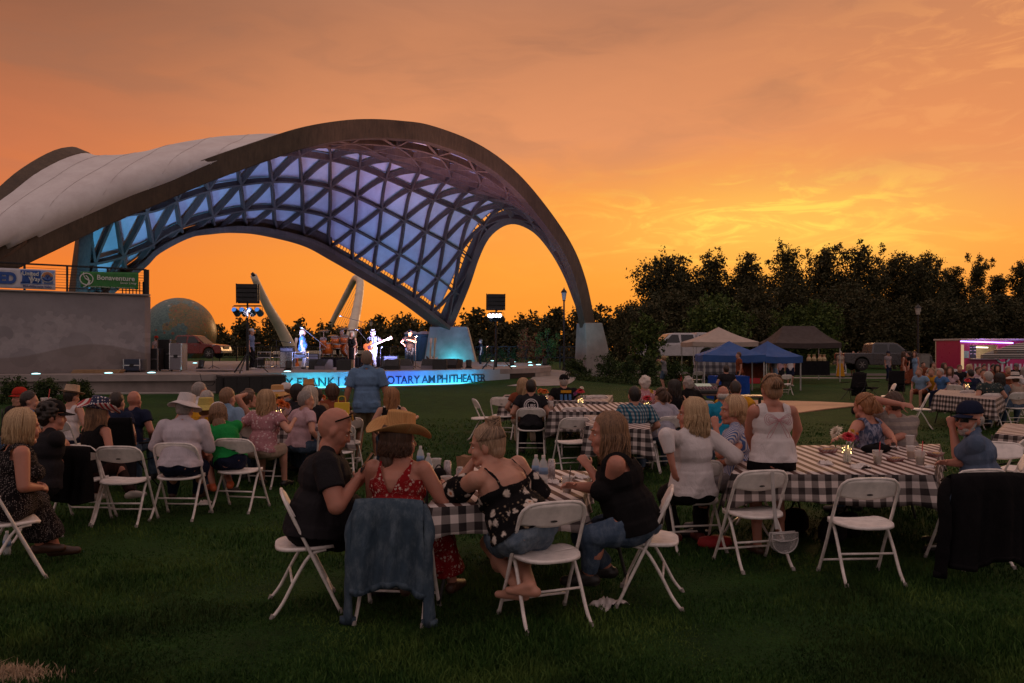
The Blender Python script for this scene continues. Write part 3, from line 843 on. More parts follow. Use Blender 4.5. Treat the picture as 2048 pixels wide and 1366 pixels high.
C_BSTR = CL('blue_white_stripe', (0.55, 0.52, 0.55), kind='vstripe', c2=(0.07, 0.13, 0.32), sc=2.2)
C_TIE = CL('blue_tie_dye', (0.05, 0.07, 0.13), kind='tiedye', c2=(0.26, 0.26, 0.34))
C_GSTR = CL('grey_striped_polo', (0.30, 0.25, 0.22), kind='stripe', c2=(0.20, 0.17, 0.16), sc=0.5)
C_HAWA = CL('dark_print', (0.03, 0.045, 0.045), kind='floral', c2=(0.16, 0.17, 0.14), c3=(0.10, 0.05, 0.06), sc=1.4)
C_HAWB = CL('pale_print', (0.38, 0.32, 0.34), kind='floral', c2=(0.05, 0.05, 0.08), c3=(0.2, 0.08, 0.1), sc=2.0)
STRAW = CL('straw', (0.58, 0.33, 0.14), kind='vstripe', c2=(0.44, 0.24, 0.10), sc=3.0); STRAW_P = CL('pale_straw', (0.52, 0.38, 0.27)); FELT = CL('white_felt', (0.66, 0.58, 0.52))
def RM(yaw=0, pitch=0, roll=0):
 return (Matrix.Rotation(R(yaw), 4, 'Z') @ Matrix.Rotation(R(pitch), 4, 'X') @ Matrix.Rotation(R(roll), 4, 'Y'))
def ik(a, t, l1, l2, hint):
 a, t = Vector(a), Vector(t); d = t - a; L = d.length
 mx = (l1 + l2) * 0.985
 if L > mx: t = a + d * (mx / L); d = t - a; L = mx
 d.normalize(); x = (l1 * l1 - l2 * l2 + L * L) / (2 * L); h = math.sqrt(max(0, l1 * l1 - x * x))
 hn = Vector(hint); hn = hn - d * hn.dot(d)
 if hn.length < 1e-5: hn = Vector((0, 0, -1))
 hn.normalize(); return a + d * x + hn * h, t
class BP(MB):
 """collects body primitives given in metres of a 1.72 m adult"""
 pass
def add_hand(mb_, wrist, d, n, side, s, curl=0.6, spread=0.10):
 """palm and five fingers. d: direction the hand points, n: palm normal, side: +1 right hand"""
 d = Vector(d).normalized(); n = Vector(n); n = (n - d * n.dot(d)).normalized(); x = d.cross(n).normalized() * side
 w = Vector(wrist); m = Matrix((x, d, n)).transposed()
 mb_.ell(w + d * 0.045 * s, (0.040 * s, 0.050 * s, 0.017 * s), 10, m=m)
 mb_.caps(w - d * 0.02 * s, w + d * 0.03 * s, 0.024 * s, 0.022 * s, 8)
 for k, (off, ln) in enumerate(((0.030, 0.072), (0.010, 0.080), (-0.010, 0.075), (-0.029, 0.058))):
  p = w + d * (0.082 - abs(off) * 0.25) * s + x * off * s; dd = (d + x * (off * spread * 20)).normalized(); a = 0.25 * curl
  for q, fr in enumerate((0.45, 0.32, 0.23)):
   dr = (dd * math.cos(a) + n * math.sin(a)).normalized(); e = p + dr * ln * fr * s
   mb_.caps(p, e, (0.0098 - q * 0.0012) * s, (0.0088 - q * 0.0013) * s, 7); p = e; a += curl * (0.95 - 0.12 * k * 0.5)
 p = w + x * 0.028 * s + d * 0.022 * s; a = 0.75
 for q, ln in enumerate((0.038, 0.030, 0.024)):
  dr = (d * math.cos(a) * 0.9 + x * math.sin(a) + n * (0.35 + 0.25 * curl)).normalized(); e = p + dr * ln * s
  mb_.caps(p, e, (0.0125 - q * 0.0015) * s, (0.0115 - q * 0.0015) * s, 7); p = e; a -= 0.30
def X(m, *p): return (m @ Vector(p))
def add_head(mb_, Hm, s, fem=False, fat=0.0, fine=True, open_=0.0):
 m3 = Hm.to_3x3() * (1 / s)
 def E(c, r, rot=None): mb_.ell(Hm @ Vector(c), tuple(q * s for q in r), 16 if fine else 10, m=m3 if rot is None else m3 @ rot)
 def Cc(a, b, ra, rb): mb_.caps(Hm @ Vector(a), Hm @ Vector(b), ra * s, rb * s, 8)
 E((0, -0.015, 0.022), (0.076, 0.096, 0.100))
 E((0, 0.018, -0.030), (0.063 + 0.010 * fat, 0.070, 0.082))
 E((0, 0.040, -0.078), (0.043 + 0.014 * fat, 0.045, 0.036))
 E((0, 0.068, -0.098), (0.022, 0.020, 0.018))
 if fat: E((0, 0.02, -0.105), (0.055 + 0.01 * fat, 0.055, 0.035 + 0.008 * fat))
 for sx in (-1, 1):
  E((sx * 0.036, 0.058, -0.035), (0.026, 0.026, 0.030))
  Cc((sx * 0.050, 0.020, -0.075), (sx * 0.030, 0.060, -0.097), 0.020, 0.018)
  Cc((sx * 0.012, 0.0775, 0.022), (sx * 0.045, 0.064, 0.024), 0.0105, 0.010)
  E((sx * 0.077, -0.008, -0.010), (0.011, 0.020, 0.032), Matrix.Rotation(R(sx * -18), 3, 'Z'))
  E((sx * 0.073, -0.004, -0.033), (0.009, 0.012, 0.012))
 Cc((0, 0.080, 0.012), (0, 0.101, -0.026), 0.0090, 0.0118)
 for sx in (-1, 1): Cc((sx * 0.010, 0.089, -0.032), (sx * 0.008, 0.086, -0.030), 0.0080, 0.0080)
 Cc((-0.018, 0.083, -0.055), (0.018, 0.083, -0.055), 0.0075, 0.0075)
 Cc((-0.014, 0.082, -0.067 - open_), (0.014, 0.082, -0.067 - open_), 0.0085, 0.0085)
def face_parts(par, Hm, s, lips=LIPS, brow=H_BROWN, smile=0.0):
 m3 = Hm.to_3x3() * (1 / s); l = MB()
 for sx in (-1, 1):
  e = MB(); i = MB(); b = MB()
  e.ell(Hm @ Vector((sx * 0.031, 0.0705, 0.000)), (0.0120 * s, 0.0080 * s, 0.0052 * s), 10, m=m3)
  i.ell(Hm @ Vector((sx * 0.031, 0.0762, 0.000)), (0.0048 * s, 0.0030 * s, 0.0046 * s), 8, m=m3)
  b.caps(Hm @ Vector((sx * 0.014, 0.0905, 0.026)), Hm @ Vector((sx * 0.048, 0.0735, 0.030)), 0.0042 * s, 0.0028 * s, 6)
  i.build('iris', IRIS, e.build('eye', EYEW, par, smooth=True), smooth=True); b.build('eyebrow', brow, par, smooth=True)
 l.sweep([Hm @ Vector((x, 0.0895 - x * x * 12, -0.0575 + abs(x) * smile)) for x in (-0.023, -0.012, 0, 0.012, 0.023)], [(math.cos(t) * 0.0036 * s, math.sin(t) * 0.0036 * s) for t in (0, 1.05, 2.1, 3.14, 4.2, 5.25)], scales=[0.4, 1, 1, 1, 0.4])
 l.sweep([Hm @ Vector((x, 0.0895 - x * x * 12, -0.0660 + abs(x) * smile)) for x in (-0.021, -0.011, 0, 0.011, 0.021)], [(math.cos(t) * 0.0045 * s, math.sin(t) * 0.0045 * s) for t in (0, 1.05, 2.1, 3.14, 4.2, 5.25)], scales=[0.4, 1, 1.1, 1, 0.4])
 l.build('lips', lips, par, smooth=True)
def hair(par, Hm, s, style, mat, fine, rng, length=0.30, body_y=0.0, sway=(0, 0)):
 m3 = Hm.to_3x3(); inv = Hm.inverted()
 vox = 0.006 if fine else 0.014
 mb_ = MB()
 def E(c, r): mb_.ell(Hm @ Vector(c), r, 16, m=m3)
 def hv(co):
  a = np.array(inv); return co @ a[:3, :3].T + a[:3, 3]
 face = lambda h: ((h[:, 1] > 0.028 + 0.55 * np.maximum(0, h[:, 2] - 0.02)) & (h[:, 2] < 0.062 + 0.02 * np.cos(h[:, 0] * 30)))
 if style in ('short', 'buzz'):
  t = 0.007 if style == 'short' else 0.003
  E((0, -0.020, 0.026), (0.077 + t, 0.094 + t, 0.100 + t)); E((0, -0.052, -0.030), (0.062, 0.052, 0.050))
  cut = lambda co: (lambda h: (face(h) | (h[:, 2] < -0.072) | ((np.abs(h[:, 0]) > 0.060) & (h[:, 1] > -0.030) & (h[:, 2] < 0.012) & (h[:, 1] < 0.06)) | ((h[:, 1] > 0.010) & (h[:, 2] < 0.025))))(hv(co))
 elif style == 'fringe':
  E((0, -0.026, -0.006), (0.083, 0.092, 0.060))
  cut = lambda co: (lambda h: (h[:, 1] > 0.015) | (h[:, 2] > 0.032) | (h[:, 2] < -0.065))(hv(co))
 else:
  E((0, -0.022, 0.030), (0.086, 0.101, 0.104)); E((0, -0.055, -0.030), (0.072, 0.055, 0.062))
  cut = lambda co: face(hv(co))
 if style == 'curly':
  for q in range(150 if fine else 70):
   a = rng.random() * 2 * PI; z = rng.random() * 1.7 - 0.55; z = min(0.98, z); rr = math.sqrt(max(0, 1 - z * z))
   p = (math.cos(a) * rr * 0.092, math.sin(a) * rr * 0.104 - 0.022, z * 0.104 + 0.030)
   if p[1] > 0.03 and p[2] < 0.075: continue
   r_ = 0.012 + 0.010 * rng.random(); E(p, (r_, r_, r_))
 if style == 'bun':
  E((0, -0.060, 0.125), (0.048, 0.046, 0.044)); E((0, -0.045, 0.100), (0.040, 0.040, 0.03))
 if style == 'pony':
  E((0, -0.105, 0.065), (0.026, 0.024, 0.026))
 if style in ('long', 'bob'):
  E((0, -0.060, -0.055), (0.076, 0.052, 0.065))
  if style == 'long': E((sway[0] * 0.5, -0.085 + sway[1] * 0.5, -0.13), (0.070, 0.040, 0.09))
 wig = rng.random(3) * 6
 def dsp(co):
  h = hv(co); a = np.arctan2(h[:, 0], -h[:, 1])
  return (0.0022 * np.sin(a * 38 + 3 * np.sin(h[:, 2] * 40 + wig[0])) + 0.0018 * np.sin(a * 17 + h[:, 2] * 55 + wig[1])) * s
 me = remesh(mb_, vox * s, 3, cut=cut, disp=dsp if style not in ('curly', 'buzz') else None)
 o = obj_of(me, 'hair', mat, par)
 st = MB(); n = {'long': 460, 'bob': 400, 'pony': 300, 'bun': 130}.get(style, 0)
 if not fine: n = n // 5
 for q in range(n):
  th = (rng.random() * 2 - 1) * R(128)
  el = R(18 + 55 * rng.random())
  def onh(t, e, k=1.0): return Vector((math.sin(t) * math.cos(e) * 0.089 * k, -math.cos(t) * math.cos(e) * 0.103 * k - 0.022, math.sin(e) * 0.106 * k + 0.028))
  top = Vector((math.sin(th) * 0.015, -0.02 + 0.03 * rng.random(), 0.133))
  if style in ('long', 'bob'):
   L = length * (0.78 + 0.3 * rng.random()); j = rng.normal(0, 0.006, 3)
   side = abs(th) / R(128)
   pts = [top, onh(th, R(58), 1.03), onh(th, R(22), 1.05), onh(th, R(-12), 1.06)]
   base = pts[-1]; wv = rng.random() * 6; am = 0.010 if style == 'long' else 0.004
   steps = 5 if style == 'long' else 3
   for k in range(1, steps + 1):
    f = k / steps
    inn = 1 - (0.10 * f if style == 'long' else 0.22 * f)
    pts.append(Vector((base.x * inn + sway[0] * f + am * math.sin(wv + f * 7) + j[0] * f, base.y * (1 - 0.1 * f) + sway[1] * f - 0.02 * f * (1 - side) + am * math.cos(wv + f * 6), base.z - L * f)))
   wp = [Hm @ p for p in pts[:4]]; b0 = wp[-1]
   for p in pts[4:]:
    dlt = p - pts[3]; hz = m3 @ Vector((dlt.x, dlt.y, 0)); wp.append(b0 + Vector((hz.x, hz.y, dlt.z)) * 1.0)
   rad = [0.006, 0.0095, 0.0095, 0.0095] + [0.0092 - 0.0062 * (k / steps) ** 1.5 for k in range(1, steps + 1)]
  elif style == 'pony':
   if q % 2:
    pts = [onh(th * 0.9, R(60 - 70 * abs(th) / R(128)), 1.02), onh(th * 0.5, R(42), 1.06), Vector((0, -0.110, 0.066))]
    wp = [Hm @ p for p in pts]; rad = [0.006, 0.008, 0.007]
   else:
    j = rng.normal(0, 0.016, 2); L = length * (0.75 + 0.3 * rng.random()); b0 = Hm @ Vector((0, -0.112, 0.066))
    wp = [b0] + [b0 + m3 @ Vector((j[0] * f * 1.6, -0.035 * math.sin(f * 2.2) + j[1] * f, 0)) + Vector((0, 0, -L * f + 0.012 * math.sin(f * 3))) for f in (0.2, 0.45, 0.7, 1.0)]
    rad = [0.008, 0.010, 0.0095, 0.008, 0.003]
  else:
   pts = [onh(th, R(5), 1.02), onh(th * 0.7, R(40), 1.04), Vector((math.sin(th) * 0.02, -0.05, 0.118))]
   wp = [Hm @ p for p in pts]; rad = [0.005, 0.007, 0.006]
  cp = cr_interp(wp, max(5, len(wp) * 2)); rr = np.interp(np.linspace(0, 1, len(cp)), np.linspace(0, 1, len(rad)), rad)
  st.tube(cp, 0.008, 4, radii=[r_ * s * (0.50 if fine else 1.5) for r_ in rr])
 if style == 'bun':
  for q in range(26):
   a = rng.random() * 2 * PI; pts = []
   for k in range(9):
    t = k / 8 * PI * 1.5 + a; pts.append(Hm @ Vector((math.cos(t) * 0.043, -0.060 + math.sin(t) * 0.041 , 0.125 + 0.030 * math.sin(t * 0.8 + q))))
   st.tube(pts, 0.007 * s, 4)
 if st.v:
  so_ = st.build('hair_strands', mat, o, smooth=True)
 return o
def hat(par, Hm, s, kind, mat, band=None, label=None):
 hb = MB()
 tilt = {'cowboy': R(-6), 'flag': R(-6), 'bucket': 0, 'fedora': R(-4), 'cap': R(0), 'capback': 0}.get(kind, 0)
 T_ = Hm @ Matrix.Translation((0, -0.012, 0.058)) @ Matrix.Rotation(tilt, 4, 'X')
 m3 = T_.to_3x3()
 def tr(p): return T_ @ Vector(p)
 if kind in ('cowboy', 'flag', 'fedora', 'bucket', 'sun'):
  br = {'cowboy': 0.095, 'flag': 0.095, 'fedora': 0.062, 'bucket': 0.075, 'sun': 0.085}[kind]; ch = {'cowboy': 0.125, 'flag': 0.12, 'fedora': 0.105, 'bucket': 0.085, 'sun': 0.09}[kind]
  def crown(u, v):
   t = u * 2 * PI; z = v
   if kind in ('bucket', 'sun'):
    r_ = (1 - 0.12 * min(1, z / 0.8)) if z < 0.8 else 0.88 * math.sqrt(max(0, 1 - ((z - 0.8) / 0.2) ** 2)); h = ch * min(1, z / 0.8) + (0.012 * (z - 0.8) / 0.2 if z > 0.8 else 0)
    dent = 0
   else:
    r_ = 1 - 0.16 * min(1, z / 0.75) if z < 0.75 else 0.84 * math.sqrt(max(0, 1 - ((z - 0.75) / 0.25) ** 2)); h = ch * min(1, z / 0.75) + (0.016 * (z - 0.75) / 0.25 if z > 0.75 else 0)
    dent = 0.034 * max(0, (z - 0.72) / 0.28) - 0
    h -= dent * 1.0
    r2 = 1 - 0.10 * max(0, math.cos(t * 2 - 0) * 0) 
   x = math.cos(t) * 0.086 * r_; y = math.sin(t) * 0.104 * r_
   if kind in ('cowboy', 'flag', 'fedora') and z > 0.5: 
    x *= 1 - 0.16 * (z - 0.5) * max(0, math.sin(t)) * 2; h += 0.010 * abs(math.cos(t)) * (1 if 0.5 < z < 0.9 else 0)
   return tr((x, y, h))
  hb.grid(crown, 36, 18)
  def brim(u, v):
   t = u * 2 * PI; r_ = v; x = math.cos(t) * (0.085 + br * r_); y = math.sin(t) * (0.103 + (br * (1.10 if kind in ('cowboy', 'flag') else 1)) * r_)
   if kind in ('cowboy', 'flag'): z = 0.075 * r_ ** 1.7 * abs(math.cos(t)) ** 1.6 - 0.028 * r_ * abs(math.sin(t)) ** 2
   elif kind == 'fedora': z = 0.012 * r_ * abs(math.cos(t)) - 0.010 * r_ * math.sin(t)
   else: z = -0.050 * r_ + 0.010 * math.sin(t * 3 + 1) * r_
   return tr((x, y, z + 0.002))
  hb.grid(brim, 40, 6)
  o = hb.build('hat', mat, par, smooth=True, solid=0.004, fix=False)
  if band:
   b = MB(); b.grid(lambda u, v: tr((math.cos(u * 2 * PI) * (0.0885 - 0.004 * v), math.sin(u * 2 * PI) * (0.1065 - 0.004 * v), 0.006 + 0.024 * v)), 32, 1)
   b.build('hat_band', band, o, smooth=True, fix=False)
 else:
  f = -1 if kind == 'capback' else 1
  hb.grid(lambda u, v: tr((math.cos(u * 2 * PI) * 0.087 * math.cos(v * PI / 2) ** 0.7, math.sin(u * 2 * PI) * 0.103 * math.cos(v * PI / 2) ** 0.7, -0.012 + 0.098 * math.sin(v * PI / 2))), 30, 10)
  hb.grid(lambda u, v: tr((math.sin((u - 0.5) * 2.2) * 0.080 * (1 + 0.1 * v), f * (math.cos((u - 0.5) * 2.2) * (0.100 + 0.075 * v * math.cos((u - 0.5) * 2.0) ** 0.5)), -0.012 - 0.016 * v - 0.012 * abs(u - 0.5) * 2)), 14, 6)
  o = hb.build('hat', mat, par, smooth=True, solid=0.004, fix=False)
 if label: o['label'] = label
 return o
PCOUNT = [0]
def person(label, loc, rz, pose='sit', H=1.70, g=1.0, fem=False, lean=0, roll=0, twist=0, head=(0, 0, 0), top='tshirt', topm=None, bot='pants', botm=None,
   hairs='short', hairm=None, hairlen=0.30, hat_=None, hatm=None, band=None, hl=None, hr=None, curl=(0.5, 0.5), elb=(None, None), handn=(None, None), knees=None, feet=None, shoe=SHOE_B, skin=None,
   vox=0.02, belly=0.0, fat=0.0, group=None, beard=None, glasses=None, face=False, sleeve=0.5, neck=None, bust=None, hs=1.09, seat=0.45, cat='person', sway=(0, 0), swing=0.0, smile=0.1):
 """seated people face +Y locally with the pelvis above the origin; hands hl (left) hr (right) are wrist targets in local metres"""
 PCOUNT[0] += 1; rng = np.random.default_rng(100 + PCOUNT[0])
 s = H / 1.72; skin = skin or SKIN; topm = topm or C_GREY; botm = botm or C_DENIM
 fine = vox < 0.0125
 sit = pose == 'sit'
 pz = (seat + 0.105 + 0.02 * (g - 1)) if sit else 0.93 * s
 pel = Vector((0, 0.075 + 0.12 * (g - 1) if sit else 0, pz))
 T = Matrix.Translation(pel) @ Matrix.Rotation(R(twist), 4, 'Z') @ Matrix.Rotation(R(-lean), 4, 'X') @ Matrix.Rotation(R(roll), 4, 'Y') @ Matrix.Scale(s, 4)
 t3 = T.to_3x3(); t3n = t3 * (1 / s)
 Ti = np.array(T.inverted())
 def tv(co): return co @ Ti[:3, :3].T + Ti[:3, 3]
 nb = T @ Vector((0, 0.0, 0.52)); hc = T @ Vector((0, 0.012, 0.535)) + (t3n @ Vector((0, 0.02, 0.115)) * 0.55 + Vector((0, 0.012, 0.115)) * 0.45 ) * s
 Hm = Matrix.Translation(hc) @ Matrix.Rotation(R(head[0]), 4, 'Z') @ Matrix.Rotation(R(-head[1]), 4, 'X') @ Matrix.Rotation(R(head[2] if len(head) > 2 else 0), 4, 'Y')
 HmS = Hm @ Matrix.Scale(s * hs, 4)
 bust = (fem if bust is None else bust)
 hipw = 0.095 + (0.012 if fem else 0)
 SH = [T @ Vector((sx * (0.178 if not fem else 0.160) * (0.64 + 0.36 * g), 0, 0.445)) for sx in (-1, 1)]
 hips = [pel + Matrix.Rotation(R(twist * 0.5), 3, 'Z') @ Vector((sx * hipw * s, 0.0, -0.02)) for sx in (-1, 1)]
 if sit:
  kn = knees or [(-0.14, 0.42, 0.50), (0.14, 0.42, 0.50)]; ft = feet or [(-0.15, 0.40, 0.075), (0.15, 0.42, 0.075)]
  KN = [Vector(k) for k in kn]; AN = [Vector(f_[:3]) for f_ in ft]
  KN = [Vector((k.x * (0.9 + .1 * g), k.y * s, k.z)) for k in KN]
 else:
  ft = feet or [(-0.10, 0.0, 0.08), (0.10, 0.02, 0.08)]
  AN = [Vector(f_[:3]) for f_ in ft]; KN = []
  for i in (0, 1):
   k_, a_ = ik(hips[i], AN[i], 0.43 * s, 0.42 * s, (0, 1, 0)); KN.append(k_)
 WR, EL = [], []
 for i, tgt in enumerate((hl, hr)):
  sx = -1 if i == 0 else 1
  if tgt is None: tgt = (sx * 0.20, 0.28 if sit else 0.03, (pz + 0.06) if sit else (pz - 0.14 * s))
  hint = elb[i] or ((sx * 0.6, -0.5, -0.6) if sit else (sx * 0.35, -1, -0.1))
  e_, w_ = ik(SH[i], tgt, 0.285 * s, 0.255 * s, hint); EL.append(e_); WR.append(w_)
 b = MB()
 n_ = 14 if fine else 10
 def E(c, r, inf=0.0, mb_=None):
  (mb_ or b).ell(T @ Vector(c), tuple((q + inf) * s for q in r), n_, m=t3n)
 def torso(mb_, inf, shoulders=True, low=True):
  if low: E((0, -0.012, 0.0), (0.158 * g, 0.120 * g, 0.125), inf, mb_)
  E((0, 0.0, 0.15), ((0.138 if not fem else 0.130) * g, 0.103 * g, 0.145), inf, mb_)
  E((0, 0.0, 0.33), ((0.160 if not fem else 0.146) * (0.45 + 0.55 * g), 0.112 * (0.4 + 0.6 * g), 0.155), inf, mb_)
  if low:
   for sx in (-1, 1): E((sx * 0.078, -0.055, -0.035), (0.092 * g, 0.088 * g, 0.088), inf, mb_)
  if belly: E((0, 0.075 * belly, 0.10), (0.14 * g, 0.115 * g, 0.145), inf, mb_)
  if bust:
   for sx in (-1, 1): E((sx * 0.070, 0.088 * (0.5 + 0.5 * g), 0.275), (0.064 * g, 0.060 * g, 0.066), inf, mb_)
  if shoulders:
   mb_.caps(T @ Vector((-0.13, 0, 0.435)), T @ Vector((0.13, 0, 0.435)), (0.062 + inf) * s * (0.8 + .2 * g), (0.062 + inf) * s * (0.8 + .2 * g), n_)
   for sx in (-1, 1): mb_.caps(T @ Vector((sx * 0.125, -0.005, 0.450)), T @ Vector((sx * 0.03, 0.0, 0.515)), (0.045 + inf) * s, (0.045 + inf * 0.6) * s, n_)
 torso(b, 0.0)
 b.caps(nb, hc - Vector((0, 0.004, 0.05)) * s, (0.058 + 0.012 * fat) * s, (0.054 + 0.012 * fat) * s, n_)
 add_head(b, HmS, s * hs, fem, fat, fine)
 ag = (0.45 + 0.55 * g) * (0.90 if fem else 1.0)
 for i in (0, 1):
  b.caps(SH[i], EL[i], 0.057 * s * ag, 0.043 * s * ag, n_); b.caps(EL[i], WR[i], 0.044 * s * ag, 0.027 * s * (0.7 + 0.3 * ag), n_)
  d = (WR[i] - EL[i]).normalized(); nn = handn[i] or ((1 if i == 0 else -1) * 0.8, 0, -0.6)
  if vox <= 0.0135: add_hand(b, WR[i], d, nn, 1 if i else -1, s, curl[i])
  else:
   b.caps(WR[i], WR[i] + d * 0.09 * s, 0.028 * s, 0.034 * s, 8)
   if vox < 0.026: b.caps(WR[i] + d * 0.08 * s, WR[i] + (d + Vector(nn) * 0.5 * curl[i]).normalized() * 0.165 * s, 0.030 * s, 0.016 * s, 8)
 tg = 0.5 + 0.5 * g
 fdirs = []
 for i in (0, 1):
  b.caps(hips[i], KN[i], 0.094 * s * tg, 0.060 * s * (0.7 + 0.3 * tg), n_); b.caps(KN[i], AN[i], 0.059 * s * (0.7 + 0.3 * tg), 0.038 * s, n_)
  sh_ = KN[i] - AN[i]; calf = AN[i].lerp(KN[i], 0.68) - Vector((0, 0.014, 0)); b.ell(calf, (0.052 * s * tg, 0.056 * s * tg, 0.11 * s), n_)
  yaw = ft[i][3] if len(ft[i]) > 3 else (12 if i == 0 else -12); fd = Matrix.Rotation(R(yaw), 3, 'Z') @ Vector((0, 1, 0)); fdirs.append(fd)
  heel = AN[i] - fd * 0.035 * s - Vector((0, 0, 0.035 * s)); toe = AN[i] + fd * 0.165 * s - Vector((0, 0, 0.050 * s))
  b.caps(heel, toe, 0.036 * s, 0.026 * s, n_); b.caps(AN[i], AN[i] + fd * 0.11 * s - Vector((0, 0, 0.04 * s)), 0.036 * s, 0.030 * s, n_)
 me = remesh(b, vox * s, 4 if fine else 3)
 body = obj_of(me, 'person', skin)
 body.location = loc; body.rotation_euler = (0, 0, rz)
 tag(body, label, cat, group)
 inf = 0.011 if fine else 0.017
 wv = rng.random(4) * 6
 def folds(amp):
  def f(co):
   h = tv(co)
   return amp * (np.sin(h[:, 2] * 34 + 3.2 * np.sin(h[:, 0] * 11 + wv[0]) + h[:, 0] * 16 * np.sign(h[:, 0]) + wv[1]) * (0.35 + 0.65 * np.clip(1.2 - h[:, 2] * 3.0, 0, 1)) + 0.7 * np.sin(h[:, 0] * 31 + h[:, 1] * 27 + 1.8 * np.sin(h[:, 2] * 19 + wv[2])))
  return f
 nk0 = neck
 if top and top != 'none':
  c = MB(); torso(c, inf, True, False); torso(c, inf + 0.013, False, True)
  if top == 'tank' and nk0 != 'lowback':
   for sx in (-1, 1): E((sx * 0.100 * (0.75 + 0.25 * g), 0, 0.425), (0.046, 0.088 * (0.6 + 0.4 * g), 0.085), inf, c)
  c.lathe([(0.155 * g + inf, -0.16 if not sit else -0.07), (0.160 * g + inf, -0.02), (0.138 * g + inf, 0.16)], c=T @ Vector((0, -0.012, 0)), n=24, sx=s, sy=0.80 * s, m=t3n)
  if top in ('tshirt', 'shirt', 'long'):
   fr = {'tshirt': sleeve, 'shirt': sleeve, 'long': 1.0}[top]
   for i in (0, 1):
    e_ = SH[i].lerp(EL[i], min(1, fr + 0.0)); r1 = 0.057 * ag + inf + 0.004
    if top == 'long':
     c.caps(SH[i], EL[i], r1 * s, (0.046 * ag + inf + 0.006) * s, n_); c.cyl(EL[i], EL[i].lerp(WR[i], sleeve if sleeve != 0.5 else 0.93), (0.046 * ag + inf + 0.006) * s, (0.034 * ag + inf + 0.004) * s, 14)
    else:
     c.cyl(SH[i] - (EL[i] - SH[i]).normalized() * 0.01, e_, r1 * s, (0.048 * ag + inf + 0.012) * s, 16); c.ell(SH[i], (r1 - 0.004) * s, n_)
  if top in ('shirt', 'long'):
   c.cyl(nb - (hc - nb) * 0.05, nb + (hc - nb) * 0.38, (0.070 + 0.012 * fat) * s, (0.064 + 0.012 * fat) * s, 16)
  nk = neck or ('crew' if top in ('tshirt',) else ('collar' if top in ('shirt', 'long') else 'tank'))
  def cut(co):
   h = tv(co); ax = np.abs(h[:, 0])
   if nk == 'crew': r_ = (np.hypot(h[:, 0], h[:, 1] - 0.01) < 0.070) & (h[:, 2] > 0.47)
   elif nk == 'collar': r_ = (h[:, 2] > 0.605)
   elif nk == 'tank': r_ = ((h[:, 2] > 0.40 + 6.0 * np.maximum(0, 0.085 - ax) * 0) & (ax < 0.072) & (h[:, 2] > 0.445)) | (ax > 0.142 * (0.75 + 0.25 * g)) & (h[:, 2] > 0.40) | (h[:, 2] > 0.525)
   elif nk == 'lowback': r_ = ((h[:, 2] > 0.26 + 2.0 * ax)) & (ax < 0.105) & (h[:, 2] > 0.27) | (ax > 0.130) & (h[:, 2] > 0.37) | (h[:, 2] > 0.515)
   elif nk == 'off': r_ = (h[:, 2] > 0.31 + 0.10 * ax) & ~((np.abs(ax - 0.118) < 0.011) & (h[:, 2] < 0.50) & (ax < 0.135))
   elif nk == 'hidden': r_ = h[:, 2] > 0.9
   if sit and top != 'dress': r_ |= h[:, 2] < (0.0 if top == 'off' else -0.045) + 0.012 * np.sin(h[:, 0] * 30)
   if not sit: r_ |= h[:, 2] < (-0.17 if top != 'tank' else -0.03)
   if top in ('tank', 'dress', 'off', 'crop') and nk != 'hidden': r_ |= (ax > 0.155 * (0.8 + 0.2 * g)) & (h[:, 2] > 0.385) & (nk != 'off')
   return r_
  me = remesh(c, (vox if fine else vox * 0.9) * s, 3, cut=cut, disp=folds(0.0034 if fine else 0.003))
  nm = {'dress': 'dress', 'tank': 'tank_top', 'crop': 'tank_top', 'off': 'blouse', 'tshirt': 't_shirt', 'shirt': 'shirt', 'long': 'shirt'}[top]
  tob = obj_of(me, nm, topm, body)
  if top == 'off' or nk == 'off':
   for i in (0, 1):
    sl = MB(); sl.cyl(SH[i].lerp(EL[i], 0.33), SH[i].lerp(EL[i], 1.02), (0.068 * ag) * s, (0.092 * ag) * s, 18)
    me2 = remesh(sl, vox * s, 2, disp=folds(0.006)); obj_of(me2, 'sleeve', topm, body)
 if bot and bot != 'none' or top == 'dress':
  c = MB()
  inf2 = inf - 0.004
  E((0, -0.012, 0.0), (0.158 * g, 0.120 * g, 0.125), inf2, c)
  for sx in (-1, 1): E((sx * 0.078, -0.055, -0.035), (0.092 * g, 0.088 * g, 0.088), inf2, c)
  frac = {'pants': 2.0, 'jeans': 1.9, 'shorts': 0.95, 'hotpants': 0.42, 'skirt': 0.9, 'longskirt': 1.8, 'capri': 1.6}.get(bot if top != 'dress' or bot != 'pants' else 'longskirt', 0.9)
  if bot in ('skirt', 'longskirt') or (top == 'dress'):
   if sit:
    fr = 1.0 if bot in ('longskirt', 'pants') else 0.8
    for i in (0, 1):
     c.caps(hips[i], hips[i].lerp(KN[i], fr), (0.094 * tg + inf2 + 0.01) * s, (0.066 * tg + inf2 + 0.012) * s, n_)
    c.caps((hips[0] + hips[1]) / 2, (KN[0] + KN[1]) / 2 * fr + (hips[0] + hips[1]) / 2 * (1 - fr), 0.10 * s * tg, 0.075 * s, n_)
    if bot in ('longskirt', 'pants'):
     for i in (0, 1): c.cyl(KN[i], KN[i].lerp(AN[i], 0.75), 0.085 * s, 0.12 * s, 14)
     c.cyl((KN[0] + KN[1]) / 2, ((KN[0] + KN[1]) / 2).lerp((AN[0] + AN[1]) / 2, 0.75), 0.10 * s, 0.15 * s, 14)
   else:
    low = 0.42 if bot == 'skirt' else (0.10 if bot in ('longskirt', 'pants') else 0.42)
    c.cyl((0, 0, low * s), (0, 0, pz), (0.20 if bot == 'skirt' else 0.27) * s * (0.5 + .5 * g), 0.155 * s * g, 24)
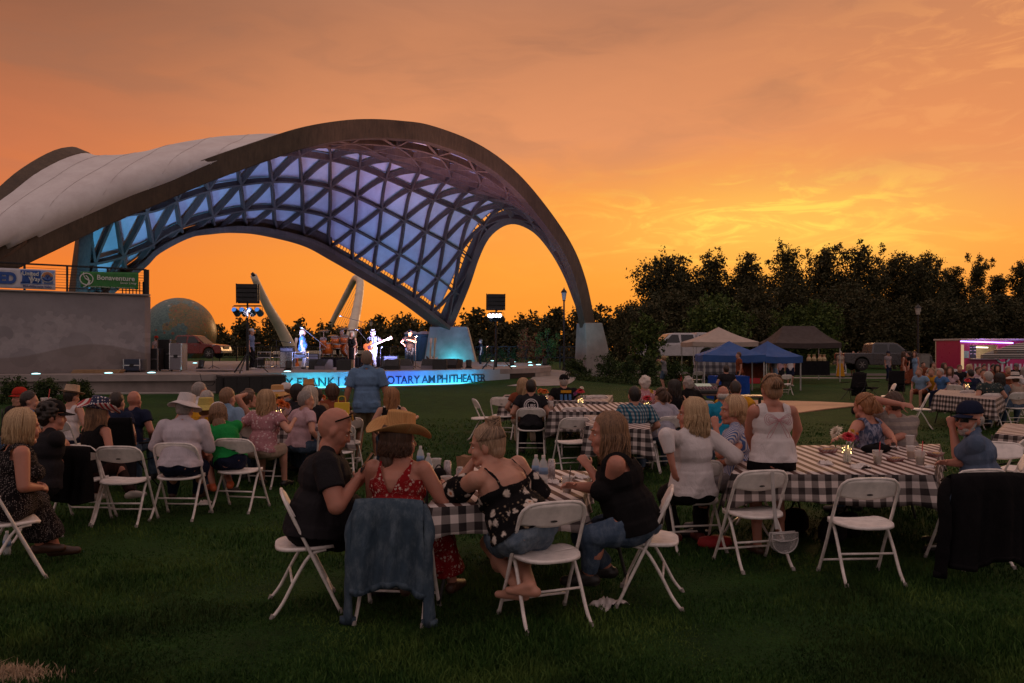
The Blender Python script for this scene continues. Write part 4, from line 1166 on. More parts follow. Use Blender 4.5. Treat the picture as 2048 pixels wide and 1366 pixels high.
   nm2 = 'skirt'
  else:
   nm2 = {'pants': 'trousers', 'jeans': 'jeans', 'shorts': 'shorts', 'hotpants': 'shorts', 'capri': 'trousers'}.get(bot, 'trousers')
   for i in (0, 1):
    if frac <= 1.0:
     c.cyl(hips[i], hips[i].lerp(KN[i], frac), (0.094 * tg + inf2 + 0.006) * s, ((0.094 - 0.034 * frac) * tg + inf2 + 0.020) * s, 16)
     c.ell(hips[i], (0.094 * tg + inf2 + 0.004) * s, n_)
    else:
     c.caps(hips[i], KN[i], (0.094 * tg + inf2 + 0.004) * s, (0.062 * tg + inf2 + 0.008) * s, n_)
     c.cyl(KN[i], KN[i].lerp(AN[i], frac - 1.0), (0.060 * tg + inf2 + 0.006) * s, (0.052 + inf2) * s, 14); c.ell(KN[i], (0.061 * tg + inf2 + 0.006) * s, n_)
  def cut2(co):
   h = tv(co); return (h[:, 2] > 0.105) | ((h[:, 2] > (0.075 if sit else 0.02)) & (h[:, 1] < (0.10 if sit else 0.13)) & (top not in ('none', None, 'dress')) )
  def f2(co):
   return 0.0036 * np.sin(co[:, 1] * 52 + 2 * np.sin(co[:, 0] * 21 + wv[3])) + 0.003 * np.sin(co[:, 2] * 43 + co[:, 0] * 22 + wv[0])
  me = remesh(c, (vox if fine else vox * 0.9) * s, 3, cut=cut2, disp=f2)
  obj_of(me, nm2, (botm if top != 'dress' else topm), body)
 if shoe is not None:
  for i in (0, 1):
   c = MB(); fd = fdirs[i]
   heel = AN[i] - fd * 0.038 * s - Vector((0, 0, 0.034 * s)); toe = AN[i] + fd * 0.172 * s - Vector((0, 0, 0.046 * s))
   c.caps(heel, toe, 0.044 * s, 0.036 * s, n_); c.caps(AN[i] - Vector((0, 0, 0.01)), AN[i] + fd * 0.11 * s - Vector((0, 0, 0.036 * s)), 0.045 * s, 0.038 * s, n_)
   me = remesh(c, max(0.009, vox) * s, 2); obj_of(me, 'shoe', shoe, body)
 if hairs: hair(body, HmS, s * hs, hairs, hairm or H_BROWN, fine, rng, hairlen, sway=sway)
 if hat_: hat(body, HmS, s * hs, hat_, hatm or C_WHITE, band)
 if beard:
  c = MB(); m3 = Hm.to_3x3()
  s_b = s; s = s * hs
  for (p, r_) in (((0, 0.046, -0.080), (0.050, 0.048, 0.036)), ((0, 0.060, -0.100), (0.034, 0.032, 0.024)), ((0, 0.082, -0.047), (0.022, 0.010, 0.008))):
   c.ell(HmS @ Vector(p), tuple(q * s for q in r_), 12, m=m3)
  for sx in (-1, 1): c.caps(HmS @ Vector((sx * 0.062, 0.006, -0.030)), HmS @ Vector((sx * 0.045, 0.035, -0.080)), 0.012 * s, 0.018 * s, 8)
  hv = np.array(HmS.inverted())
  def cb(co):
   h = co @ hv[:3, :3].T + hv[:3, 3]
   return ((h[:, 2] > -0.052) & (h[:, 2] < -0.0) & (h[:, 1] > 0.03) & ~((h[:, 2] < -0.040) & (h[:, 1] > 0.078))) | ((h[:, 1] > 0.083) & (h[:, 2] < -0.054) & (h[:, 2] > -0.074) & (np.abs(h[:, 0]) < 0.020))
  me = remesh(c, (0.006 if fine else 0.014) * s, 2, cut=cb); obj_of(me, 'beard', beard, body); s = s_b
 if face: face_parts(body, HmS, s * hs, brow=(hairm or H_BROWN), smile=smile)
 if glasses:
  c = MB()
  if glasses == 'top': G_ = HmS @ Matrix.Translation((0, 0.0, 0.062)) @ Matrix.Rotation(R(38), 4, 'X')
  else: G_ = HmS @ Matrix.Translation((0, 0.012, 0.0))
  for sx in (-1, 1):
   c.grid(lambda u, v: G_ @ Vector((sx * (0.008 + 0.052 * u), 0.083 - 0.022 * u * u, 0.018 - 0.036 * v + 0.004 * math.sin(u * 3))), 8, 4)
   c.bar(G_ @ Vector((sx * 0.060, 0.063, 0.012)), G_ @ Vector((sx * 0.082, -0.030, 0.002)), 0.004, 0.007)
  c.bar(G_ @ Vector((-0.01, 0.084, 0.012)), G_ @ Vector((0.01, 0.084, 0.012)), 0.004, 0.004)
  c.build('sunglasses' if glasses != 'clear' else 'glasses', SHADES, body, solid=0.003, fix=False)
 return body, dict(T=T, Hm=HmS, SH=SH, EL=EL, WR=WR, KN=KN, AN=AN, hips=hips, s=s)
# ================================================================== folding chairs and tables
CHW = M('white_chair_plastic', (0.80, 0.73, 0.69), 0.45, 0.17, 11, bs=0.08, bscale=120)
CHM = M('white_chair_steel', (0.70, 0.64, 0.60), 0.35, 0.26, 13, bs=0.05, spec=0.6)
CHD = M('chair_badge', (0.05, 0.045, 0.045), 0.5)
CHC = M('rubber_cap', (0.30, 0.27, 0.25), 0.7)
def make_chair():
 e = empty('folding_chair', (0, 0, 0), 0)
 hw = 0.215
 def side(x): return [(x * 1.04, 0.215, 0.0), (x, 0.10, 0.24), (x, -0.005, 0.46), (x * 0.985, -0.10, 0.66), (x * 0.96, -0.135, 0.735)]
 pts = side(-hw) + [(-0.165, -0.158, 0.785), (-0.08, -0.163, 0.797), (0.08, -0.163, 0.797), (0.165, -0.158, 0.785)] + list(reversed(side(hw)))
 t = MB(); t.tube(cr_interp(pts, 46), 0.0115, 10); t.build('frame', CHM, e, smooth=True)
 for sx in (-1, 1):
  r_ = MB(); r_.tube(cr_interp([(sx * 0.185, 0.12, 0.425), (sx * 0.188, 0.02, 0.40), (sx * 0.195, -0.07, 0.27), (sx * 0.200, -0.165, 0.09), (sx * 0.205, -0.235, 0.0)], 16), 0.0115, 10)
  r_.build('rear_leg', CHM, e, smooth=True)
  r_ = MB(); r_.cyl((sx * hw * 1.04, 0.217, -0.004), (sx * hw * 1.03, 0.205, 0.03), 0.015, 0.015, 10); r_.build('foot_cap', CHC, e)
  r_ = MB(); r_.cyl((sx * 0.205, -0.237, -0.004), (sx * 0.204, -0.225, 0.025), 0.015, 0.015, 10); r_.build('foot_cap', CHC, e)
 c = MB(); c.tube([(-hw * 1.02, 0.165, 0.105), (hw * 1.02, 0.165, 0.105)], 0.009, 8); c.build('crossbar', CHM, e, smooth=True)
 c = MB(); c.tube([(-0.198, -0.10, 0.215), (0.198, -0.10, 0.215)], 0.009, 8); c.build('crossbar', CHM, e, smooth=True)
 def st(u, v):
  a = u * 2 * PI; k = 3.2
  ca, sa = math.cos(a), math.sin(a)
  r_ = (abs(ca) ** k + abs(sa) ** k) ** (-1 / k) * v
  x = ca * r_ * 0.205; y = sa * r_ * 0.205 - 0.0
  if y < 0: x *= 1 - 0.10 * (-y / 0.205)
  z = 0.452 - 0.012 * (1 - (x / 0.205) ** 2) * (1 if v < 0.98 else 0.6) - 0.03 * max(0, (y - 0.15) / 0.055) ** 2 + 0.02 * y
  return (x, y, z)
 s_ = MB(); s_.grid(st, 40, 7); s_.build('seat', CHW, e, smooth=True, solid=-0.022, fix=False)
 def bk(u, v):
  x = (u - 0.5) * 0.395; cv = 1 - (2 * u - 1) ** 2
  zt = 0.786 - 0.040 * abs(2 * u - 1) ** 5; zb = 0.655 - 0.030 * cv ** 1.2
  z = zb + (zt - zb) * v
  y = -0.098 - (z - 0.66) * 0.50 - 0.014 * cv
  return (x, y, z)
 b = MB(); b.grid(bk, 24, 8); b.build('backrest', CHW, e, smooth=True, solid=0.018, fix=False)
 bd = MB(); m = Matrix.Rotation(R(27), 3, 'X'); bd.lathe([(0.0, -0.002), (0.022, -0.002), (0.022, 0.002), (0.0, 0.002)], c=(0, -0.1405, 0.672), n=16, sx=1.0, sy=0.35, m=m @ Matrix.Rotation(PI / 2, 3, 'X'))
 bd.build('badge', CHD, e)
 for ch in KIDS[e.name]:
  ch.data.transform(Matrix.Diagonal((1.10, 1.0, 1.0, 1.0)))
 return e
CHAIR0 = make_chair(); CHN = [0]
def chair(px, k, rz, label, group='white folding chairs', z=None, loc=None):
 c = CHAIR0 if CHN[0] == 0 else copy_tree(CHAIR0)
 if CHN[0] == 0: pass
 CHN[0] += 1
 p = loc if loc is not None else atk(px, k)
 move(c, p, R(rz)); tag(c, label, 'chair', group); return c, p
def ging_mat(name, dark=(0.014, 0.011, 0.012), light=(0.62, 0.53, 0.50), top_dark=(0.085, 0.04, 0.033)):
 if name in MATS: return MATS[name]
 m, g, b = base_mat(name)
 uv = g.add('ShaderNodeUVMap').outputs[0]; x, y, z = g.sep(uv)
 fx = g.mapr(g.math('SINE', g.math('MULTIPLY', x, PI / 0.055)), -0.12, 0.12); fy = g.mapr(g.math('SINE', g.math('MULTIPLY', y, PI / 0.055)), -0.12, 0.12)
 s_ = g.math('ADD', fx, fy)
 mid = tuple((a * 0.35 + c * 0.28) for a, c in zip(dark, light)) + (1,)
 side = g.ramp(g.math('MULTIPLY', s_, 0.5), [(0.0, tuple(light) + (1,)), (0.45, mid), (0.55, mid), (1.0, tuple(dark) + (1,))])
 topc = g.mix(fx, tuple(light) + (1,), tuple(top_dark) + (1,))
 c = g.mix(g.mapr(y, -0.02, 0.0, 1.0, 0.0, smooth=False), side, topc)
 co = g.add('ShaderNodeTexCoord').outputs['Object']
 c = g.mix(g.mapr(g.noise(co, 3, 4), 0.35, 0.7, 0, 0.18), c, (0.2, 0.15, 0.14, 1))
 g.put(b.inputs['Base Color'], c); b.inputs['Roughness'].default_value = 0.75; b.inputs['Specular IOR Level'].default_value = 0.25
 bump(g, b, g.noise(co, 14, 4), 0.5, 0.02)
 MATS[name] = m; return m
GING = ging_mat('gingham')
TLEG = M('table_leg_steel', (0.05, 0.05, 0.05), 0.4, metal=0.4); TTOP = M('table_plastic', (0.50, 0.47, 0.44), 0.6)
def table(corners, label, cloth_label, drop=0.30, mat=None, seed=1, group='folding tables', cgroup='checked tablecloths', zt=0.74, wave=0.022, leg=TLEG):
 """corners: four ground points going round, the first edge is the one nearest the viewer"""
 cs = [Vector((c[0], c[1], 0)) for c in corners]; ctr = sum(cs, Vector()) / 4; ctr.z = gz(ctr.x, ctr.y)
 ex = (cs[1] - cs[0]).normalized(); ang = math.atan2(ex.y, ex.x)
 inv = Matrix.Rotation(-ang, 3, 'Z'); L = [inv @ (c - Vector((ctr.x, ctr.y, 0))) for c in cs]
 e = empty('folding_table', ctr, ang, label, 'table', group)
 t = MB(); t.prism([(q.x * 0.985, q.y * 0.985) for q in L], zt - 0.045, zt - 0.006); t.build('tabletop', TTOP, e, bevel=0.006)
 for sx in (-1, 1):
  f = MB()
  x = sx * max(abs(L[0].x), 0.3) * 0.72; yy = abs(L[0].y) * 0.62
  f.tube(cr_interp([(x, -yy, zt - 0.05), (x + sx * 0.02, -yy, 0.35), (x + sx * 0.10, -yy * 1.05, 0.02)], 10), 0.014, 8)
  f.build('leg', leg, e, smooth=True); f = MB(); f.tube(cr_interp([(x, yy, zt - 0.05), (x + sx * 0.02, yy, 0.35), (x + sx * 0.10, yy * 1.05, 0.02)], 10), 0.014, 8); f.build('leg', leg, e, smooth=True)
  f = MB(); f.tube([(x + sx * 0.02, -yy, 0.30), (x + sx * 0.02, yy, 0.30)], 0.011, 8); f.build('brace', leg, e, smooth=True)
 if mat is None: return e, None, ctr, ang
 rng = np.random.default_rng(seed); V = []; F_ = []; UV = []
 nt = 12
 for j in range(nt + 1):
  for i in range(nt + 1):
   u, v = i / nt, j / nt; p = (L[0] * (1 - u) + L[1] * u) * (1 - v) + (L[3] * (1 - u) + L[2] * u) * v
   V.append((p.x, p.y, zt + 0.001 + 0.0012 * math.sin(p.x * 9 + seed) * math.cos(p.y * 7))); UV.append((p.x, -5 + p.y * 0.01))
 for j in range(nt):
  for i in range(nt): F_.append((j * (nt + 1) + i, j * (nt + 1) + i + 1, (j + 1) * (nt + 1) + i + 1, (j + 1) * (nt + 1) + i))
 per = []; acc = 0.0
 for a in range(4):
  p0, p1 = L[a], L[(a + 1) % 4]; n = max(10, int((p1 - p0).length / 0.035)); nrm = Vector(((p1 - p0).y, -(p1 - p0).x, 0)).normalized()
  for q in range(n):
   t_ = q / n; p = p0.lerp(p1, t_)
   nn = nrm.copy(); prev = Vector(((L[a] - L[a - 1]).y, -(L[a] - L[a - 1]).x, 0)).normalized()
   cnr = max(0, 1 - min(t_, 1 - t_) * (p1 - p0).length / 0.16)
   if t_ < 0.5: nn = (nrm + prev * cnr * 0.8).normalized()
   else:
    p2 = L[(a + 2) % 4]; nx_ = Vector(((p2 - p1).y, -(p2 - p1).x, 0)).normalized(); nn = (nrm + nx_ * cnr * 0.8).normalized()
   per.append((p, nn, acc + (p1 - p0).length * t_, cnr))
  acc += (p1 - p0).length
 per.append((per[0][0], per[0][1], acc, per[0][3]))
 nd = 7; base = len(V)
 ph = rng.random(3) * 6
 for (p, nn, s_, cnr) in per:
  for d in range(nd + 1):
   f = d / nd; w_ = math.sin(s_ * 13 + ph[0]) * 0.6 + math.sin(s_ * 29 + ph[1]) * 0.4
   out = 0.004 + f * (0.030 + wave * w_) + f * cnr * 0.07
   dz_ = drop * f * (1 + 0.10 * math.sin(s_ * 4 + ph[2]) + 0.22 * cnr)
   q = p + nn * out
   V.append((q.x, q.y, zt + 0.001 - dz_)); UV.append((s_, 0.001 + dz_))
 for i in range(len(per) - 1):
  for d in range(nd): a = base + i * (nd + 1) + d; F_.append((a, a + 1, a + nd + 2, a + nd + 1))
 me = bpy.data.meshes.new('tablecloth'); me.from_pydata(V, [], F_); me.update()
 ul = me.uv_layers.new(name='UVMap'); li = np.empty(len(me.loops), dtype=np.int32); me.loops.foreach_get('vertex_index', li)
 ul.data.foreach_set('uv', np.array(UV)[li].reshape(-1)); me.polygons.foreach_set('use_smooth', [True] * len(me.polygons)); me.materials.append(mat)
 c = bpy.data.objects.new('tablecloth', me); COL.objects.link(c); c.location = ctr; c.rotation_euler = (0, 0, ang)
 tag(c, cloth_label, 'tablecloth', cgroup)
 md = c.modifiers.new('solid', 'SOLIDIFY'); md.thickness = 0.003
 return e, c, ctr, ang
def tz(px, py, zt=0.74, gzv=0.0):
 """point of a table top seen at pixel (px, py)"""
 Y = FPX * (CAMZ - zt - gzv) / (py - HZN); return Vector(((px - CXP) / FPX * Y, Y, zt + gzv))
CLEAR = M('clear_plastic', (0.75, 0.72, 0.70), 0.12, 0.02, 5, bs=0.03, alpha=0.42, spec=0.7)
CLEARB = M('bottle_plastic', (0.62, 0.66, 0.68), 0.10, 0.02, 5, bs=0.03, alpha=0.5, spec=0.8)
LABELB = M('bottle_label', (0.16, 0.26, 0.42), 0.5); CANM = M('can_silver', (0.45, 0.43, 0.43), 0.3, 0.1, 40, metal=0.6); CANL = M('can_print', (0.34, 0.30, 0.31), 0.4, 0.5, 60)
PAPER = M('paper_white', (0.62, 0.55, 0.53), 0.8, 0.08, 20, bs=0.4, bscale=30); KRAFT = M('kraft_paper', (0.26, 0.14, 0.075), 0.85, 0.15, 20); RED = M('red_plastic', (0.42, 0.02, 0.025), 0.4, 0.1)
ORJ = M('orange_drink', (0.62, 0.20, 0.02), 0.3); LEMON = M('lemonade', (0.36, 0.33, 0.22), 0.3); AMBER = M('amber_beer', (0.45, 0.19, 0.03), 0.25)
CAPW = M('bottle_cap', (0.65, 0.62, 0.6), 0.5)
def bottle(loc, label, sc=1.0, group=None):
 e = empty('water_bottle', loc, 0, label, 'bottle', group, sc)
 MB().lathe([(0.029, 0), (0.032, 0.008), (0.032, 0.05), (0.030, 0.06), (0.032, 0.07), (0.032, 0.135), (0.024, 0.165), (0.013, 0.183), (0.012, 0.196)], n=16).build('body', CLEARB, e, smooth=True)
 MB().lathe([(0.0328, 0.078), (0.0328, 0.125)], n=16).build('paper_label', LABELB, e, smooth=True)
 MB().lathe([(0.0135, 0.190), (0.0135, 0.207), (0.0, 0.208)], n=12).build('cap', CAPW, e); return e
def cup(loc, label, fill=None, straw=None, sc=1.0, group=None, h=0.115):
 e = empty('plastic_cup', loc, 0, label, 'cup', group, sc)
 MB().lathe([(0.0, 0.002), (0.030, 0.002), (0.043, h), (0.045, h), (0.0445, h + 0.004), (0.041, h), (0.0285, 0.006), (0.0, 0.006)], n=20).build('cup_wall', CLEAR, e, smooth=True)
 if fill is not None: MB().lathe([(0.0, 0.007), (0.028, 0.007), (0.035, h * 0.58), (0.0, h * 0.58)], n=16).build('drink', fill, e, smooth=True)
 if straw is not None: MB().tube([(0.01, 0.0, 0.01), (0.028, 0.01, h + 0.08)], 0.004, 8).build('straw', straw, e, smooth=True)
 return e
def can(loc, label, tall=0.155, group=None):
 e = empty('drink_can', loc, 0, label, 'can', group)
 MB().lathe([(0.022, 0), (0.028, 0.006), (0.029, 0.02), (0.029, tall - 0.015), (0.024, tall - 0.004), (0.024, tall), (0.021, tall - 0.003), (0.0, tall - 0.003)], n=20).build('body', CANM, e, smooth=True)
 MB().lathe([(0.0295, 0.022), (0.0295, tall - 0.018)], n=20).build('print', CANL, e, smooth=True); return e
def napkin(loc, label, sz=0.12, seed=0, mat=None, cat='napkin', name='napkin', group=None):
 rng = np.random.default_rng(seed + 50); m_ = MB(); n = 9; hs = rng.random((n + 1, n + 1)) * 0.035 * (sz / 0.12)
 m_.grid(lambda u, v: ((u - 0.5) * sz * (1 + 0.25 * math.sin(v * 5 + seed)), (v - 0.5) * sz * 0.8 * (1 + 0.2 * math.cos(u * 6)), 0.004 + hs[int(u * n), int(v * n)] * math.sin(min(u, 1 - u) * PI) ** 0.5), n, n)
 o = m_.build(name, mat or PAPER, smooth=True, solid=0.002, fix=False); o.location = loc; o.rotation_euler = (0, 0, seed * 1.3); tag(o, label, cat, group); return o
STEM = M('flower_stem', (0.03, 0.09, 0.02), 0.7); GLASSJ = M('jar_glass', (0.60, 0.62, 0.60), 0.06, 0.02, 5, bs=0, alpha=0.38, spec=0.9)
FAIRY = EMIT('fairy_light', (1.0, 0.62, 0.22), 9.0)
PETR = M('petals_red', (0.50, 0.012, 0.03), 0.6, 0.3, 60); PETW = M('petals_cream', (0.68, 0.60, 0.48), 0.6, 0.15, 60); PETO = M('petals_orange', (0.60, 0.13, 0.015), 0.6, 0.3, 60); PETP = M('petals_purple', (0.20, 0.03, 0.14), 0.6, 0.3, 60); PETY = M('petals_yellow', (0.60, 0.34, 0.02), 0.6, 0.2, 60)
def vase(loc, label, blooms, lights=True, sc=1.0, group='jars of flowers with fairy lights on the tables'):
 """blooms: (x, y, z, radius, material, spiky)"""
 e = empty('flower_jar', loc, 0, label, 'vase', group, sc)
 MB().lathe([(0.0, 0.002), (0.034, 0.002), (0.036, 0.02), (0.034, 0.10), (0.039, 0.14), (0.040, 0.142), (0.032, 0.10), (0.033, 0.01), (0.0, 0.008)], n=20).build('jar', GLASSJ, e, smooth=True)
 rng = np.random.default_rng(int(abs(loc[0]) * 1000) % 9999)
 st = MB()
 for (x, y, z, r_, m_, spk) in blooms:
  st.tube(cr_interp([(x * 0.1, y * 0.1, 0.01), (x * 0.3, y * 0.3, 0.12), (x, y, z)], 6), 0.0022, 5)
  bl = MB(); c = Vector((x, y, z)); ax = Vector((x * 1.5, y - 0.03, 0.10)).normalized(); X_, Y_, Z_ = frame_of(ax)
  for ring, (nn, el_, ln) in enumerate(((16, 5, 1.0), (15, 25, 0.92), (12, 45, 0.8), (9, 65, 0.62), (5, 82, 0.45))):
   for q in range(nn):
    a = 2 * PI * (q + 0.5 * ring) / nn + rng.random() * 0.15; d = (X_ * math.cos(a) + Y_ * math.sin(a)) * math.cos(R(el_)) + Z_ * math.sin(R(el_)); sd_ = d.cross(Z_).normalized()
    l_ = r_ * ln * (0.9 + 0.2 * rng.random()); w_ = l_ * (0.16 if spk else 0.26); p1 = c + d * l_ * 0.6 + Z_ * 0.004; p2 = c + d * l_ + Z_ * (-0.006 if ring < 2 else 0.004)
    bl.add([c, p1 + sd_ * w_, p2, p1 - sd_ * w_, p1 + Z_ * w_ * 0.4], [(0, 1, 4), (1, 2, 4), (2, 3, 4), (3, 0, 4)])
  bl.ell(c, r_ * 0.30, 8); bl.build('blossom', m_, e, fix=False)
 for q in range(14):
  a = rng.random() * 6.28; l_ = 0.05 + 0.06 * rng.random(); h = 0.13 + 0.09 * rng.random(); p = Vector((math.cos(a) * l_, math.sin(a) * l_, h)); st.tube([(0, 0, 0.1), p], 0.0015, 4)
  d = p.normalized(); st.add([p, p + Vector((0.01, 0.004, 0.012)), p + d * 0.035, p + Vector((-0.008, -0.006, 0.01))], [(0, 1, 2, 3)])
 st.build('stems', STEM, e, fix=False)
 if lights:
  fl = MB(); 
  for q in range(11):
   a = q * 0.9; fl.ell((math.cos(a) * 0.038, math.sin(a) * 0.038, 0.085 + 0.065 * ((q * 0.37) % 1)), 0.0042, 6)
  fl.build('fairy_lights', FAIRY, e)
  point_light('fairy_glow', (loc[0], loc[1] - 0.06, loc[2] + 0.14), 0.10, (1.0, 0.55, 0.2), 0.03)
 return e
def coat(chair_loc, rz, label, mat, seed, w=0.50, ln=0.62, sleeves=True, name='jacket', zt=0.815, spread=0.05, slen=0.60):
 e = empty(name, chair_loc, R(rz), label, 'jacket')
 rng = np.random.default_rng(seed); ph = rng.random(5) * 6
 def sh(u, v):
  x = (u - 0.5) * 2; t = v
  if t < 0.12:
   f = t / 0.12; y = -0.085 - 0.13 * f; z = zt - 0.07 * (1 - f) - 0.01 * abs(x) ** 3
   return (x * w / 2 * 0.96, y - 0.0, z)
  f = (t - 0.12) / 0.88; z = zt - ln * f * (1 - 0.05 * math.cos(x * 4 + ph[0])) - 0.035 * abs(x) ** 4
  wid = w / 2 * (1 + 0.12 * f)
  y = -0.225 - 0.03 * min(1, f * 6) - 0.030 * f + (0.026 * math.sin(x * 7 + ph[1] + f) + 0.015 * math.sin(x * 17 + ph[2] + f * 4)) * min(1, f * 2) + 0.05 * abs(x) ** 6 * f
  return (x * wid, y, z)
 b = MB(); b.grid(sh, 44, 26); b.build('coat_body', mat, e, smooth=True, solid=0.008, fix=False)
 if sleeves:
  for sx in (-1, 1):
   pts = [(sx * (w / 2 - 0.03), -0.17, zt - 0.05), (sx * (w / 2 + 0.02 + spread * .3), -0.205, zt - 0.18), (sx * (w / 2 + spread * .6), -0.235, zt - 0.36), (sx * (w / 2 + spread), -0.22, zt - slen)]
   cp = cr_interp(pts, 16); s_ = MB(); s_.sweep(cp, [(math.cos(a) * 0.056, math.sin(a) * 0.030) for a in [2 * PI * q / 14 for q in range(14)]], scales=[0.8 + 0.25 * math.sin(i * 1.9 + ph[3]) * 0.3 + 0.1 for i in range(16)])
   s_.build('sleeve', mat, e, smooth=True)
   cf = MB(); p0, p1 = cp[-2], cp[-1]; d = (p1 - p0).normalized(); cf.sweep([p1 - d * 0.035, p1 + d * 0.008], [(math.cos(a) * 0.055, math.sin(a) * 0.031) for a in [2 * PI * q / 14 for q in range(14)]]); cf.build('cuff', mat, e, smooth=True)
 b = MB(); b.sweep([sh(0.02 + 0.96 * q / 24, 0.985) for q in range(25)], [(-0.004, -0.02), (0.012, -0.02), (0.012, 0.02), (-0.004, 0.02)]); b.build('hem_band', mat, e, smooth=True)
 return e
DENJ = CL('denim_jacket', (0.050, 0.078, 0.11), kind='denim', c2=(0.14, 0.18, 0.215)); BLKJ = CL('black_jacket', (0.008, 0.007, 0.008))
# ================================================================== placing people by where they show
PH = M('phone_black', (0.012, 0.012, 0.014), 0.2)
def pp(label, px, k, rz, hands=(None, None), kneep=None, footp=None, loc=None, **kw):
 p = loc if loc is not None else atk(px, k)
 inv = Matrix.Rotation(-R(rz), 3, 'Z')
 def L(t):
  if t is None: return None
  x, y, kk = t; return inv @ (at(x, y, FPX / (kk * KS)) - p)
 hl, hr = L(hands[0]), L(hands[1])
 hl = hl if hl is not None else kw.pop('hl', None); hr = hr if hr is not None else kw.pop('hr', None)
 if kneep: kw['knees'] = [tuple(L(q)) for q in kneep]
 if footp:
  kw['feet'] = []
  for q in footp:
   v = L(q[:3]); v.z = max(0.075, v.z); kw['feet'].append((v.x, v.y, v.z) + ((q[3],) if len(q) > 3 else ()))
 return person(label, p, R(rz), hl=hl, hr=hr, **kw)
CROWD = 'audience on the lawn'
NV = 0.0085
def qd(*pts): return [tz(x, y) for x, y in pts]
table(qd((850, 1016), (1165, 998), (1180, 943), (930, 930)), 'folding table nearest the viewer with the cowboy hat woman at its near end', 'black and white gingham cloth on the nearest table, set with bottles and cans', 0.19, GING, 3)
chair(612, 266, -72, 'white folding chair under the bald man in the charcoal t-shirt')
pp('heavy bald man in charcoal t-shirt, sunglasses on his head, looking down at a phone', 592, 266, -80, hands=((738, 944, 256), (714, 960, 270)), g=1.62, belly=1.3, fat=1.3, lean=8, head=(4, 28), H=1.80, hs=1.17, seat=0.43, top='tshirt', topm=C_CHAR, bot='shorts', botm=C_BLACK,
 hairs=None, beard=H_LBROWN, face=True, glasses='top', vox=NV, skin=SKIN_R, sleeve=0.62, curl=(0.8, 0.8), smile=0.35, elb=((-0.4, -0.2, -1), (0.9, -0.5, -0.8)), kneep=((745, 1065, 262), (725, 1070, 254)), footp=((760, 1170, 258), (745, 1170, 248)))
ph_ = empty('smartphone', at(733, 925, FPX / 288), R(-70), 'black smartphone held up by the bald man', 'phone'); MB().box((0, 0, 0), (0.075, 0.010, 0.155), m=Matrix.Rotation(R(-35), 3, 'X')).build('phone_body', PH, ph_, bevel=0.004)
chair(794, 276, -6, 'white folding chair with a faded denim jacket hung over its back')
pp('woman in straw cowboy hat and red floral sundress holding a drink, seen from behind', 776, 283, -10, hands=((775, 1030, 258), (890, 975, 262)), fem=True, g=1.55, H=1.58, hs=1.2, top='dress', topm=C_REDFL, neck='lowback', bot='longskirt', hairs='long', hairlen=0.10, hairm=H_BROWN, hat_='cowboy', hatm=STRAW, band=C_BLACK,
 lean=10, head=(-52, 2, 4), face=True, vox=NV, curl=(0.5, 1.0), skin=SKIN_R, elb=((-0.3, 0, -1), (0.6, 0.1, -1)), kneep=((800, 1085, 262), (885, 1080, 262)), footp=((812, 1170, 268), (905, 1165, 262)), shoe=LEATHER)
coat(atk(794, 276), -6, 'faded blue denim jacket draped over the back of the nearest white chair', DENJ, 4, w=0.46, ln=0.56, slen=0.80, spread=0.04)
chair(1090, 281, 22, 'nearest white folding chair, empty backed, under the woman in denim shorts')
pp('woman with hair bun, black floral top and denim shorts, chin on her hand', 1072, 285, 34, hands=((945, 925, 268), (1010, 1000, 262)), fem=True, g=1.55, H=1.68, hs=1.2, top='off', topm=C_BKFL, neck='off', bot='hotpants', botm=C_DENIM_L, hairs='bun', hairm=hair_mat('hair_streaked', (0.04, 0.02, 0.014), (0.42, 0.27, 0.17)),
 lean=26, roll=-12, head=(48, 8, 0), face=True, vox=NV, curl=(0.9, 0.5), skin=SKIN, elb=((-0.6, 0.3, -1), (0.5, -0.3, -0.6)), footp=((1040, 1180, 285, 30), (1062, 1172, 292, 30)), kneep=((975, 1085, 262), (1030, 1100, 262)), shoe=None)
chair(1298, 260, 78, 'white folding chair with scuffed frame under the woman in blue jeans')
pp('smiling woman in black sleeveless top and blue jeans facing left at the nearest table', 1304, 264, 84, hands=((1178, 935, 258), (1150, 972, 268)), fem=True, g=1.6, H=1.70, hs=1.2, top='tank', topm=C_BLACK, bot='jeans', botm=C_DENIM, hairs='long', hairlen=0.24, hairm=H_LBROWN,
 lean=14, head=(6, 4, 0), face=True, vox=NV, curl=(0.9, 0.6), skin=SKIN_R, elb=((-0.3, -0.5, -1), (0.4, -0.7, -1)), kneep=((1185, 1068, 272), (1165, 1075, 258)), footp=((1178, 1150, 268, 0), (1215, 1135, 255, 0)), fat=0.5, smile=0.5)
B = tz
bottle(B(841, 940), 'clear water bottle, tallest of the pair beside the cowboy hat woman', 1.0); bottle(B(857, 958), 'small clear water bottle beside the cowboy hat woman')
cup(B(873, 945), 'empty clear plastic cup behind the drink cans'); cup(B(893, 985), 'plastic cup of lemonade in the cowboy hat woman\'s hand', LEMON)
can(B(895, 960), 'silver drink can further from the viewer, left of the paper bag'); can(B(920, 975), 'silver drink can in front of the brown paper bag')
kb = empty('paper_bag', B(931, 945), 0.3, 'open brown kraft paper bag on the nearest table', 'bag'); MB().lathe([(0.055, 0.0), (0.060, 0.09), (0.063, 0.14)], n=8, sx=1.2, sy=0.7, wob=lambda r, z, t: (r * (1 + 0.08 * math.cos(4 * t)), z + (0.008 * math.sin(t * 5) if z > 0.1 else 0))).build('bag_body', KRAFT, kb)
bottle(B(1072, 962), 'clear water bottle, shorter looking of the pair by the napkin'); bottle(B(1087, 970), 'clear water bottle between the other bottle and the can', 1.1); can(B(1103, 958), 'silver drink can beside the two water bottles near the crumpled napkin', 0.16)
